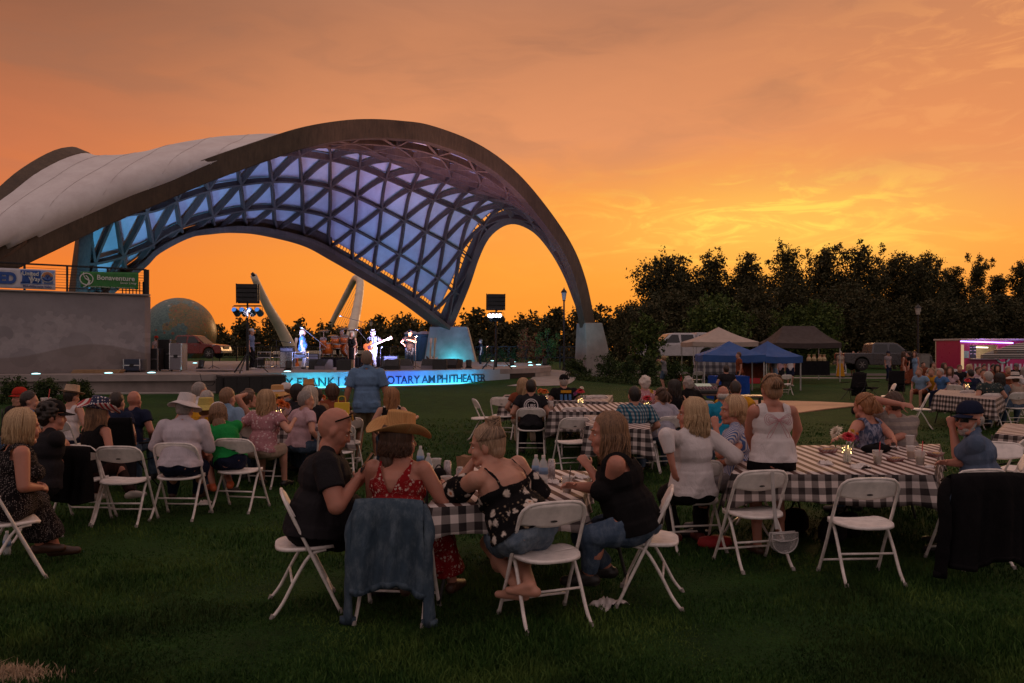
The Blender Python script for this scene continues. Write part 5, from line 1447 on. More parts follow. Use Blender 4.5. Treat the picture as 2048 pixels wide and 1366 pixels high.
cup(B(1134, 985), 'plastic cup with dark straw held by the woman in the black top', AMBER, M('straw_dark', (0.02, 0.02, 0.02), 0.4)); napkin(B(1108, 966), 'crumpled white napkin beside the water bottles', 0.11, 1)
napkin(B(1157, 957), 'folded white paper on the far right corner of the nearest table', 0.12, 2, name='paper', cat='paper')
nap = napkin(onground(1215, 1212), 'white folded paper napkin lying on the grass by the nearest chair', 0.20, 3)
hb_ = empty('black_purse', B(878, 962), 0, 'small black bag between the cans on the nearest table', 'bag'); MB().ell((0, 0, 0.05), (0.06, 0.05, 0.055), 14).build('bag_body', C_BLACK, hb_, smooth=True); MB().tube(cr_interp([(-0.04, 0, 0.08), (0, 0.0, 0.13), (0.04, 0, 0.08)], 8), 0.005, 6).build('strap', C_BLACK, hb_, smooth=True)
table(qd((1462, 948), (1868, 950), (1880, 888), (1500, 892)), 'long folding table on the right under gingham, loaded with cups and plates', 'gingham cloth on the right-hand table with the cream and red flowers', 0.24, GING, 5)
chair(1384, 206, 10, 'white folding chair under the blonde woman in the white shirt')
pp('blonde woman in loose white shirt turned left with her arm over the chair back', 1398, 214, 22, hands=((1345, 930, 222), (1450, 925, 205)), fem=True, g=1.3, H=1.72, hs=1.15, top='long', topm=C_WHITE, sleeve=0.6, neck='crew', bot='pants', botm=C_BLACK, hairs='long', hairlen=0.19, hairm=H_BLOND, head=(52, 2), face=True, vox=0.0095, skin=SKIN_R, elb=((-1, -0.9, 0.1), None), lean=-2,
 kneep=((1330, 990, 195), (1400, 995, 195)), footp=((1350, 1075, 200), (1400, 1070, 200)), shoe=M('dark_red_shoe', (0.10, 0.012, 0.014), 0.5))
pp('older woman with short blond bob and blue striped blouse, reaching toward the blonde woman', 1492, 196, 68, hands=((1432, 858, 200), (1470, 905, 205)), fem=True, g=1.2, H=1.70, hs=1.14, top='tshirt', topm=C_BSTR, bot='pants', botm=C_GREY, hairs='bob', hairlen=0.06, hairm=H_BLOND, head=(22, 4), face=True, vox=0.0095, skin=SKIN_R, elb=((-0.5, -0.2, -1), None), loc=atk(1492, 196))
chair(1505, 190, 60, 'white folding chair under the woman in the striped blouse')
pp('standing woman in white tank top with a large pink bow printed on the back', 1545, 214, 2, hands=((1502, 935, 200), (1592, 925, 198)), fem=True, pose='stand', g=1.34, H=1.56, hs=1.16, top='tank', topm=C_WHITE, bot='hotpants', botm=C_BLACK, hairs='pony', hairlen=0.09, hairm=H_LBROWN, vox=0.0095, skin=SKIN_R, neck='tank', head=(0, 12), elb=((-1, -0.5, 0), (1, -0.5, 0)), feet=[(-0.13, 0, 0.08), (0.09, 0.05, 0.08)], shoe=LEATHER)
bw = bpy.data.objects[[o.name for o in bpy.data.objects if o.name.startswith('person') and o.get('label', '').startswith('standing woman in white tank')][0]]
def bow(par):
 ln = MB(); base_y = -0.162; zc = 1.27
 def sf(x, z): return Vector((x, -0.148 + 1.5 * x * x - 0.02 * (z - 1.27), z))
 for sx in (-1, 1):
  for off in (0, 0.012, 0.024):
   pts = [(0, 0), (0.05, 0.045 - off), (0.095 - off, 0.055 - off), (0.115 - off * 1.2, 0.01), (0.09 - off, -0.045 + off), (0.04, -0.020), (0, -0.004)]
   ln.tube(cr_interp([sf(sx * x, zc + z) for x, z in pts], 24), 0.0024, 5)
  for q in (0, 0.02):
   pts = [(0.004, -0.01), (0.03 + q, -0.07), (0.05 + q * 1.5, -0.12), (0.075 + q, -0.165)]
   ln.tube(cr_interp([sf(sx * x, zc + z) for x, z in pts], 12), 0.0024, 5)
  for q in range(3):
   ln.tube(cr_interp([sf(sx * 0.01, zc), sf(sx * (0.04 + q * 0.012), zc + 0.02 - q * 0.018), sf(sx * (0.07 + 0.01 * q), zc + 0.028 - q * 0.025)], 8), 0.0018, 5)
 ln.ell(sf(0, zc), (0.014, 0.007, 0.016), 10)
 ln.build('bow_print', M('bow_ink', (0.46, 0.22, 0.24), 0.8), par, smooth=True)
bow(bw)
for q_ in KIDS[bw.name]:
 if q_.name.startswith('bow_print'): q_.scale = (1.05, 1.0, 0.93); q_.location.y = -0.012
cz = chair(1506, 224, 14, 'white folding chair with a clear handbag hanging from its back')[1]
bg_ = empty('clear_handbag', (cz.x + 0.02, cz.y - 0.12, 0), R(14), 'clear plastic handbag with silver trim hung by a grey strap on a white chair', 'handbag')
SILT = M('silver_trim', (0.42, 0.39, 0.38), 0.35, metal=0.2); CLB = M('clear_vinyl', (0.5, 0.47, 0.46), 0.1, 0.02, 5, alpha=0.4, spec=0.8)
sp = MB(); sp.sweep([(0.07, -0.07, 0.79), (0.07, -0.075, 0.70), (0.075, -0.09, 0.5), (0.085, -0.11, 0.34)], [(-0.016, -0.003), (0.016, -0.003), (0.016, 0.003), (-0.016, 0.003)]); sp.build('strap', SILT, bg_)
pb = [(math.cos(a) * 0.115 * (1 if math.sin(a) < 0 else 1), math.sin(a) * 0.11) for a in [PI + PI * q / 14 for q in range(15)]] + [(0.115, 0.05), (-0.115, 0.05)]
MB().prism(pb, -0.022, 0.022, m=MX, c=(0.14, -0.12, 0.26)).build('bag_body', CLB, bg_)
tr = MB()
for yy in (-0.142, -0.098): tr.tube([(0.14 + x, yy, 0.26 + z) for x, z in pb], 0.006, 6, closed=True)
tr.tube([(0.03, -0.15, 0.27), (0.09, -0.155, 0.25), (0.19, -0.155, 0.25), (0.25, -0.15, 0.27)], 0.005, 6); tr.build('trim', SILT, bg_, smooth=True)
MB().box((0.13, -0.12, 0.205), (0.12, 0.02, 0.07)).build('contents', C_CHAR, bg_, bevel=0.008)
chair(1722, 238, 3, 'empty white folding chair facing the middle of the right-hand table')
chair(1938, 222, 8, 'white folding chair hidden under a black jacket at the right end')
coat(atk(1938, 240), 5, 'long black jacket draped over a chair at the right edge', BLKJ, 9, w=0.60, ln=0.66, slen=0.76, spread=0.08, zt=0.86)
pp('older man in navy cap and denim shirt, elbow on the table, looking toward the viewer', 2000, 214, 62, hands=((1905, 858, 208), (1893, 925, 212)), g=1.45, H=1.62, hs=1.24, top='shirt', topm=CL('chambray', (0.085, 0.12, 0.19), kind='denim', c2=(0.14, 0.18, 0.26)), sleeve=0.8, bot='pants', botm=C_DENIM, hairs='fringe', hairm=H_GREY, hat_='cap', hatm=C_NAVY, head=(48, 2), face=True, vox=NV, skin=SKIN_R, lean=8,
 glasses='clear', beard=H_GREY, elb=((-0.2, -0.2, -1), (0.2, -0.8, -1)), curl=(1.1, 0.5))
pp('woman with auburn ponytail and blue tie-dye tank top resting an arm on the table', 1772, 190, 30, hands=((1672, 880, 184), (1800, 890, 186)), fem=True, g=1.3, H=1.64, hs=1.18, top='tank', topm=C_TIE, bot='pants', botm=C_DENIM, hairs='pony', hairlen=0.16, hairm=hair_mat('hair_auburn', (0.16, 0.06, 0.025), (0.42, 0.20, 0.08)), head=(5, 6), face=False, vox=0.010, skin=SKIN_R, lean=9, loc=atk(1765, 176))
pp('balding man in grey striped polo with one hand on top of his head', 1822, 176, 12, hands=((1800, 808, 172), (1750, 905, 176)), g=1.3, H=1.66, hs=1.18, top='tshirt', topm=C_GSTR, bot='pants', botm=C_KHAKI, hairs='short', hairm=H_BROWN, head=(5, 22), vox=0.010, skin=SKIN_R, lean=14, loc=atk(1822, 172), elb=((-0.4, 0.5, -0.2), None), curl=(0.5, 0.5))
vase(B(1694, 925), 'jar of cream and red flowers with fairy lights on the right-hand table', [(-0.095, 0.0, 0.275, 0.075, PETW, True), (0.0, -0.03, 0.235, 0.066, PETR, False), (0.085, 0.0, 0.225, 0.040, PETP, True), (0.06, 0.03, 0.285, 0.03, PETY, True), (0.10, 0.02, 0.26, 0.022, PETO, True)], sc=1.0)
cup(B(1755, 928), 'plastic cup of pink drink with red straw, next to the black pouch', LEMON, RED, 1.05); cup(B(1840, 930), 'plastic cup with red straw at the right end of the table', LEMON, RED, 1.1); cup(B(1822, 918), 'plastic cup with amber dregs beside the stacked cups', AMBER, None, 1.05)
cup(B(1820, 895), 'clear plastic cup behind the cup of amber dregs', None, None, 1.1); cup(B(1700, 905), 'plastic cup with red straw leaning beside the flower jar', None, RED, 0.9)
bk_ = empty('black_pouch', B(1752, 905), 0.2, 'soft black bag lying in the middle of the right-hand table', 'bag'); MB().ell((0, 0, 0.04), (0.17, 0.07, 0.05), 16).build('bag_body', C_BLACK, bk_, smooth=True); MB().tube(cr_interp([(-0.08, 0, 0.06), (0.0, -0.03, 0.10), (0.12, 0, 0.06)], 8), 0.006, 6).build('strap', C_BLACK, bk_, smooth=True)
TRAY = CL('paper_tray', (0.55, 0.47, 0.45), kind='check', c2=(0.35, 0.10, 0.10), sc=1.4)
def tray(loc, label, rz=0.0, sc=1.0):
 e = empty('food_tray', loc, rz, label, 'food tray', 'paper food trays on the tables', sc)
 MB().lathe([(0.0, 0.001), (0.075, 0.001), (0.105, 0.035), (0.102, 0.035), (0.072, 0.006), (0.0, 0.006)], n=4, sx=1.2, sy=0.85, m=Matrix.Rotation(R(45), 3, 'Z')).build('tray_body', TRAY, e)
 o_ = MB(); o_.ell((0.01, 0, 0.022), (0.06, 0.04, 0.018), 10); o_.build('food', M('food_scraps', (0.42, 0.25, 0.12), 0.7, 0.4, 60), e, smooth=True)
tray(B(1790, 922), 'checked paper food tray in front of the black bag', 0.2); tray(B(1870, 912), 'checked paper food tray at the far right corner', 0.5); tray(B(1655, 905), 'paper food tray with plastic fork beside the flower jar', 0.1, 1.2)
napkin(B(1722, 936), 'crumpled white napkin at the front edge of the right-hand table', 0.15, 5); napkin(B(1650, 928), 'white napkin with dark glasses lying on the right-hand table', 0.13, 6); napkin(B(1785, 898), 'crumpled napkin between the black bag and the couple', 0.12, 7); napkin(B(1860, 935), 'small crumpled napkin by the red straw cup', 0.08, 8)
for (px, k, mt, lb) in ((1590, 190, C_BLACK, 'black backpack on the grass behind the standing woman'), (1665, 200, C_CHAR, 'dark printed tote bag under the right-hand table'), (1695, 195, C_BLACK, 'black shoulder bag under the right-hand table')):
 q = atk(px, k); e = empty('bag', q, 0.4, lb, 'bag', 'bags under the right-hand table'); MB().lathe([(0.10, 0), (0.15, 0.04), (0.15, 0.14), (0.10, 0.22), (0.04, 0.24)], n=14, sy=0.65).build('bag_body', mt, e, smooth=True); MB().tube(cr_interp([(-0.07, 0, 0.2), (0, -0.02, 0.32), (0.07, 0, 0.2)], 8), 0.008, 6).build('handle', mt, e, smooth=True)
q = atk(1430, 205); rb = empty('red_bag', q, 0.2, 'flat red bag on the grass under the blonde woman\'s chair', 'bag'); MB().lathe([(0.15, 0), (0.17, 0.03), (0.15, 0.08), (0.05, 0.10)], n=14, sy=0.6).build('bag_body', M('red_fabric', (0.30, 0.012, 0.016), 0.7), rb, smooth=True); MB().tube(cr_interp([(-0.06, 0, 0.09), (0, -0.02, 0.16), (0.06, 0, 0.09)], 8), 0.006, 6).build('handle', C_BLACK, rb)
chair(2040, 208, 40, 'white folding chair cut by the right edge, beside the black jacket')
chair(2018, 195, 62, 'white folding chair tilted at the right edge behind the capped man'); chair(1998, 178, 150, 'white folding chair with rounded back by the small gingham table'); chair(2030, 165, 35, 'white folding chair seen edge-on behind the navy cap')
table(qd((1990, 868), (2120, 880), (2150, 856), (2010, 846)), 'small folding table at the right edge of the frame', 'gingham cloth on the small table at the right edge', 0.26, GING, 7)
chair(20, 236, -52, 'white folding chair nearest the left edge, under the blonde woman')
pp('blonde woman in sleeveless black polka dot dress clasping her hands, left edge', -22, 238, -50, hands=((72, 968, 228), (80, 975, 232)), fem=True, g=1.5, H=1.60, hs=1.25, top='tank', topm=C_DOTS, bot='longskirt', botm=C_DOTS, hairs='bob', hairlen=0.14, hairm=H_BLOND, head=(8, 6), vox=NV, skin=SKIN_R, lean=8, elb=((-0.4, -0.2, -1), (0.6, -0.2, -1)), kneep=((85, 1005, 222), (70, 1000, 226)), footp=((112, 1095, 218, -10), (80, 1090, 222)), shoe=LEATHER, curl=(0.9, 0.9))
w1 = onground(14, 1110); bottle(w1, 'clear water bottle standing in the grass under the left chair')
pp('man in dark t-shirt with curly dark hair, leg crossed, near the left edge', 58, 205, -40, hands=((98, 918, 196), (108, 905, 190)), g=1.35, H=1.60, hs=1.18, top='tshirt', topm=C_CHAR, bot='shorts', botm=C_CHAR, hairs='curly', hairm=H_DARK, head=(-25, 6), vox=0.012, skin=SKIN_R, lean=6, sleeve=0.6, kneep=((130, 885, 188), (120, 935, 180)), footp=((150, 920, 175), (118, 990, 185)), hat_='cap', hatm=C_BLACK)
chair(52, 196, -35, 'white folding chair under the man in the dark t-shirt')
chair(165, 178, -4, 'white folding chair with a black coat over it, left of the empty chair')
coat(atk(148, 186), 6, 'black coat slung over a chair beside the flag hat woman', BLKJ, 12, w=0.50, ln=0.52, sleeves=False, zt=0.84)
FLAGM = None
def flag_mat():
 m, g, b = base_mat('stars_and_stripes'); co = g.add('ShaderNodeTexCoord').outputs['Object']; x, y, z = g.sep(co)
 st = g.mapr(g.math('SINE', g.math('MULTIPLY', g.math('ADD', x, g.math('MULTIPLY', y, 0.4)), 150)), -0.15, 0.15)
 red = g.mix(st, (0.55, 0.50, 0.48, 1), (0.33, 0.02, 0.03, 1))
 v = g.add('ShaderNodeTexVoronoi'); g.put(v.inputs['Vector'], co); v.inputs['Scale'].default_value = 34; v.inputs['Randomness'].default_value = 0.15
 bl = g.mix(g.mapr(v.outputs['Distance'], 0.28, 0.36, 1, 0), (0.012, 0.02, 0.07, 1), (0.62, 0.58, 0.58, 1))
 f = g.mapr(g.math('ABSOLUTE', g.math('SUBTRACT', x, 0.02)), 0.095, 0.10)
 g.put(b.inputs['Base Color'], g.mix(f, bl, red)); b.inputs['Roughness'].default_value = 0.7; return m
FLAGM = flag_mat()
pp('woman with long brown hair in a stars and stripes cowboy hat and black tank top', 168, 176, -22, hands=((230, 905, 168), (235, 912, 172)), fem=True, g=1.15, H=1.50, hs=1.2, seat=0.42, top='tank', topm=C_BLACK, bot='pants', botm=CL('dark_brown_cloth', (0.03, 0.016, 0.014)), hairs='long', hairlen=0.34, hairm=H_LBROWN, head=(-22, 6, 6), vox=0.0115, skin=SKIN_R, lean=8, hat_='flag', hatm=FLAGM, kneep=((215, 925, 160), (248, 930, 165)), footp=((190, 990, 168), (262, 985, 172)), shoe=SHOE_W)
chair(250, 180, 0, 'empty white folding chair beside the flag hat woman')
chair(362, 174, -3, 'white folding chair under the person in the wide white hat')
pp('person in wide white bucket hat and white long shirt leaning right, seen from behind', 352, 178, 4, hands=((330, 900, 168), (402, 885, 168)), g=1.5, H=1.58, hs=1.18, top='long', topm=CL('pale_lilac_cloth', (0.55, 0.49, 0.54)), sleeve=0.9, bot='pants', botm=C_NAVY, hairs='short', hairm=H_GREY, hat_='bucket', hatm=C_WHITE, head=(-5, 16, 6), vox=0.0115, lean=13, skin=SKIN, footp=((345, 985, 168), (395, 985, 168)), shoe=LEATHER)
chair(480, 166, -10, 'white folding chair under the person in the green shirt')
pp('person in green t-shirt and white cap bending forward in the chair, orange sneakers', 462, 168, 26, hands=((405, 925, 160), (412, 900, 150)), g=1.2, H=1.54, hs=1.15, top='tshirt', topm=C_GREEN, sleeve=0.7, bot='shorts', botm=C_NAVY, hairs='long', hairlen=0.10, hairm=H_LBROWN, hat_='cap', hatm=CL('white_print_cap', (0.6, 0.55, 0.55), kind='dots', c2=(0.06, 0.04, 0.06), sc=1.2), head=(0, 22), vox=0.0115, lean=34, roll=-10, skin=SKIN_R, kneep=((415, 905, 155), (440, 920, 155)), footp=((425, 970, 168, 10), (460, 965, 166)), shoe=SHOE_O)
napkin(onground(410, 1008), 'small folded paper lying on the grass behind the white chairs', 0.16, 11)
# ================================================================== trees and shrubs
def leaf_mesh(name, lobes, n, size, seed, flat=0.35, sparse=0.0):
 """leaf-sized faces scattered through a set of lobes (x, y, z, rx, ry, rz)"""
 rng = np.random.default_rng(seed)
 vol = np.array([l[3] * l[4] * l[5] for l in lobes]) ** 0.8; cnt = (n * vol / vol.sum()).astype(int)
 P_ = []
 for l, c in zip(lobes, cnt):
  k = max(3, c // 26); d = rng.normal(size=(k, 3)); d /= np.linalg.norm(d, axis=1)[:, None]; r_ = rng.random(k) ** 0.5
  cen = d * r_[:, None] * np.array(l[3:6]) + np.array(l[:3])
  cl = cen[rng.integers(0, k, c)] + rng.normal(size=(c, 3)) * (np.array(l[3:6]).mean() * 0.13 + size * 0.6)
  P_.append(cl)
 P_ = np.concatenate(P_); m = len(P_)
 a = rng.normal(size=(m, 3)); a /= np.linalg.norm(a, axis=1)[:, None]; b = np.cross(a, rng.normal(size=(m, 3))); b /= np.linalg.norm(b, axis=1)[:, None]
 s_ = size * (0.5 + rng.random(m))[:, None]
 v = np.stack([P_ - a * s_, P_ + b * s_ * 0.5, P_ + a * s_, P_ - b * s_ * 0.5], 1)
 me = bpy.data.meshes.new(name); me.vertices.add(m * 4); me.vertices.foreach_set('co', v.reshape(-1))
 me.loops.add(m * 4); me.loops.foreach_set('vertex_index', np.arange(m * 4, dtype=np.int32)); me.polygons.add(m); me.polygons.foreach_set('loop_start', np.arange(0, m * 4, 4, dtype=np.int32)); me.update()
 return me
def leaf_mat(name, a, b_, c):
 m, g, b = base_mat(name)
 ri = g.add('ShaderNodeNewGeometry').outputs['Random Per Island']; co = g.add('ShaderNodeTexCoord').outputs['Object']
 f = g.math('ADD', g.math('MULTIPLY', ri, 0.5), g.math('MULTIPLY', g.noise(co, 0.7, 3), 0.5))
 g.put(b.inputs['Base Color'], g.ramp(f, [(0.25, a + (1,)), (0.5, b_ + (1,)), (0.75, c + (1,))])); b.inputs['Roughness'].default_value = 0.7; b.inputs['Specular IOR Level'].default_value = 0.2
 return m
LF_D = leaf_mat('dark_leaves', (0.030, 0.034, 0.015), (0.052, 0.050, 0.021), (0.088, 0.070, 0.029)); LF_G = leaf_mat('green_leaves', (0.025, 0.045, 0.010), (0.055, 0.085, 0.018), (0.11, 0.14, 0.03))
LF_O = leaf_mat('rust_leaves', (0.14, 0.035, 0.015), (0.24, 0.07, 0.025), (0.20, 0.13, 0.03)); LF_B = leaf_mat('bush_leaves', (0.014, 0.028, 0.010), (0.030, 0.052, 0.014), (0.060, 0.085, 0.022))
BARK = M('bark', (0.055, 0.038, 0.028), 0.9, 0.3, 6, bs=0.6, bscale=14, dist=0.05)
TN = [0]
def tree(px, ybase_z, Y, ytop, w_px, label, kind='round', mat=None, n=7000, leaf=None, trunk=True, group='trees beyond the lawn', name='tree', zb=0.0):
 TN[0] += 1; rng = np.random.default_rng(700 + TN[0]); x = (px - CXP) / FPX * Y; H = CAMZ - (ytop - HZN) / FPX * Y - zb; W = w_px / FPX * Y
 e = empty(name, (x, Y, zb), rng.random() * 6, label, 'tree' if name == 'tree' else 'shrub', group)
 lobes = []
 cb = {'round': 0.16, 'tall': 0.06, 'cone': 0.06, 'sapling': 0.30, 'bush': 0.0, 'thin': 0.25}[kind]
 nl = {'round': 15, 'tall': 20, 'cone': 16, 'sapling': 8, 'bush': 9, 'thin': 10}[kind]
 for q in range(nl):
  f = (q + 0.5) / nl; z = H * (cb + (1 - cb) * f * 0.93)
  if kind == 'cone': env = (1 - f) * 0.9 + 0.12
  elif kind == 'tall': env = math.sin(min(1, f * 0.85 + 0.22) * PI) ** 0.6 * 0.9 + 0.08
  elif kind == 'bush': env = math.cos(f * PI / 2 * 0.85)
  else: env = math.sin((0.12 + f * 0.80) * PI) ** 0.7
  a = q * 2.4 + rng.random(); rr = W / 2 * env * (0.30 + 0.42 * rng.random()); sz = W / 2 * (0.40 + 0.22 * rng.random()) * (0.5 + 0.5 * env)
  lobes.append((math.cos(a) * rr, math.sin(a) * rr, z, sz, sz, sz * (1.0 if kind != 'bush' else 0.8)))
 if kind in ('round', 'tall', 'bush'): lobes.append((0, 0, H * 0.5, W * 0.33, W * 0.33, H * 0.36))
 if kind in ('tall', 'cone', 'round'):
  for q in range(7): a = rng.random() * 6.3; r_ = W * 0.36 * rng.random(); lobes.append((math.cos(a) * r_, math.sin(a) * r_, H * (0.80 + 0.17 * rng.random()), W * 0.06, W * 0.06, H * 0.06))
 me = leaf_mesh('crown', lobes, n, leaf or max(0.05, W * (0.019 if n > 10000 else (0.026 if n > 9000 else 0.034))), 900 + TN[0]); me.materials.append(mat or LF_D)
 o = bpy.data.objects.new('foliage' if name != 'tree' else 'crown', me); link(o, e)
 if trunk:
  t = MB(); r0 = max(0.02, W * 0.03 if kind != 'sapling' else 0.05); pts = [(0, 0, -0.2), (0.02 * W, 0, H * 0.3), (-0.01 * W, 0.02 * W, H * 0.6), (0, 0, H * 0.85)]
  cp = cr_interp(pts, 12); t.tube(cp, r0, 8, radii=[r0 * (1 - 0.85 * i / 11) for i in range(12)])
  for l in lobes[:min(len(lobes), 12)]:
   b0 = Vector((0, 0, max(H * 0.15, l[2] - l[3] * 1.6))); t.tube(cr_interp([b0, b0.lerp(Vector(l[:3]), 0.5) + Vector((0, 0, -0.05 * H * rng.random())), Vector(l[:3])], 6), r0 * 0.4, 5, radii=[r0 * (0.45 - 0.065 * i) for i in range(6)])
  t.build('trunk', BARK, e, smooth=True)
 return e
TALL = [(1340, 100, 512, 130, 'round'), (1420, 104, 505, 120, 'tall'), (1492, 102, 508, 120, 'tall'), (1575, 96, 484, 110, 'tall'), (1648, 100, 486, 115, 'tall'), (1722, 98, 484, 120, 'tall'), (1790, 101, 505, 100, 'round'),
  (1850, 97, 500, 105, 'round'), (1905, 100, 530, 90, 'tall'), (1955, 96, 510, 78, 'cone'), (1998, 100, 545, 80, 'cone'), (2042, 97, 520, 90, 'cone'), (1270, 108, 610, 100, 'round'), (2110, 98, 540, 90, 'tall')]
TL = ['broad dark tree at the left end of the tall treeline', 'tall dark poplar second in the tall treeline', 'tall dark poplar behind the cream tent', 'tallest dark tree, first behind the black tent', 'tall dark tree with wispy tip, second behind the black tent', 'wide tall dark tree, third behind the black tent', 'dark tree in the dip right of the tallest group',
  'round dark tree behind the right lamp post', 'short dark tree between the round tree and the pointed pair', 'pointed dark tree above the food trailer', 'lower pointed dark tree right of the food trailer roof', 'pointed dark tree cut by the right edge of the photo', 'low dark tree just right of the arch footing', 'dark tree at the far right end of the row']
for (px, Y, yt, w_, kd), lb in zip(TALL, TL): tree(px, 0, Y, yt, w_ * 1.16, lb, kd, n=25000)
MIDT = [(1300, 78, 612, 110, LF_D), (1430, 72, 600, 135, LF_G), (1395, 76, 640, 90, LF_D), (1520, 80, 628, 110, LF_D), (1580, 73, 612, 95, LF_G), (1640, 71, 606, 105, LF_G), (1720, 78, 590, 120, LF_D), (1790, 74, 600, 110, LF_D), (1860, 76, 598, 110, LF_D), (1930, 74, 600, 110, LF_D), (2000, 77, 590, 120, LF_D), (2060, 74, 600, 90, LF_D), (1690, 82, 560, 120, LF_D), (1500, 88, 575, 120, LF_D), (1350, 90, 580, 120, LF_D)]
ML = ['low dark tree behind the white pickup bonnet', 'large rounded green tree behind the cream tent', 'small dark tree left of the rounded green tree', 'dark tree between the two light green trees', 'round green tree left behind the black tent', 'round green tree right behind the black tent', 'dark tree filling the gap behind the sandwich board', 'dark tree behind the grey pickup', 'dark tree behind the right lamp post and utility box', 'dark tree behind the left end of the food trailer', 'dark tree behind the middle of the food trailer', 'dark tree behind the striped umbrellas', 'deep dark tree under the tallest crowns', 'deep dark tree under the poplars', 'deep dark tree under the broad left crown']
for (px, Y, yt, w_, mt), lb in zip(MIDT, ML): tree(px, 0, Y, yt, w_, lb, 'round', mt, n=9500, group='lower trees in front of the treeline')
FAR = [(440, 652, 60), (490, 636, 70), (540, 632, 60), (600, 650, 70), (650, 648, 60), (700, 652, 60), (760, 632, 75), (810, 626, 75), (855, 640, 60), (950, 612, 80), (1005, 634, 70), (1060, 626, 70), (1110, 612, 75), (1150, 614, 60), (1200, 606, 70), (1240, 612, 70), (1285, 618, 60), (395, 660, 60), (340, 664, 60), (1035, 640, 60), (980, 646, 60), (1085, 640, 60), (725, 656, 50), (570, 655, 50)]
for i, (px, yt, w_) in enumerate(FAR):
 where = ['left of', 'behind', 'right of'][i % 3]
 tree(px, 0, 118 + (i * 7) % 12, yt, w_ * 1.6, 'dark bushy tree in the low far treeline behind the stage', 'bush', n=3200, group='low trees behind the stage', zb=0.0)
tree(1300, 0, 46, 634, 75, 'young green tree standing in front of the white pickup', 'sapling', LF_G, n=2600, leaf=0.10, group='young trees on the lawn edge')
tree(1052, 0, 55, 658, 40, 'rust coloured sapling beside the stage', 'thin', LF_O, n=900, leaf=0.07, group='young trees on the lawn edge')
tree(1096, 0, 53, 652, 46, 'slender green sapling right of the rust coloured one', 'thin', LF_G, n=1100, leaf=0.07, group='young trees on the lawn edge')
tree(1072, 0, 57, 668, 40, 'thin rust and green sapling between the other two', 'thin', LF_O, n=700, leaf=0.07, group='young trees on the lawn edge')
SHR = [(1150, 44, 716, 62, 'round dark shrub left of the front arch footing'), (1215, 43, 706, 74, 'dark shrub right of the front arch footing'), (1258, 41, 716, 60, 'dark shrub third from the arch footing'), (1300, 42, 712, 70, 'dark shrub below the young green tree'), (1345, 43, 716, 60, 'dark shrub beside the woman with raised arms'), (1395, 45, 728, 60, 'low dark shrub under the blue tent leg'),
  (30, 23.0, 758, 90, 'dark shrub at the left edge in front of the stage base'), (95, 23.2, 760, 75, 'dark shrub second from the left edge by the stage base'), (160, 23.4, 760, 68, 'dark leafy shrub at the right end of the left planting')]
for (px, Y, yt, w_, lb) in SHR:
 z_ = gz((px - CXP) / FPX * Y, Y); tree(px, 0, Y, yt, w_, lb, 'bush', LF_B, n=2600, leaf=0.055 if Y > 30 else 0.035, trunk=False, group='shrubs round the stage', name='shrub', zb=z_)
for i, (px, Y) in enumerate(((968, 56), (1000, 56.5), (1030, 57))): tree(px, 0, Y, 695, 40, ('clipped hedge shrub just right of the rear arch footing', 'clipped hedge shrub behind the right speaker stand', 'clipped hedge shrub under the rust sapling')[i], 'bush', LF_B, n=1300, leaf=0.07, trunk=False, group='hedge behind the stage', name='shrub')
gc = [( (px - CXP) / FPX * Y, Y, gz((px - CXP) / FPX * Y, Y) + 0.10, 1.2, 0.8, 0.16) for px, Y in ((1180, 39), (1225, 38.4), (1270, 37.6), (1315, 38), (1360, 39), (1410, 41))]
me = leaf_mesh('ground_cover', gc, 5200, 0.05, 77); me.materials.append(LF_B); o = bpy.data.objects.new('ground_cover', me); link(o); tag(o, kind='stuff')
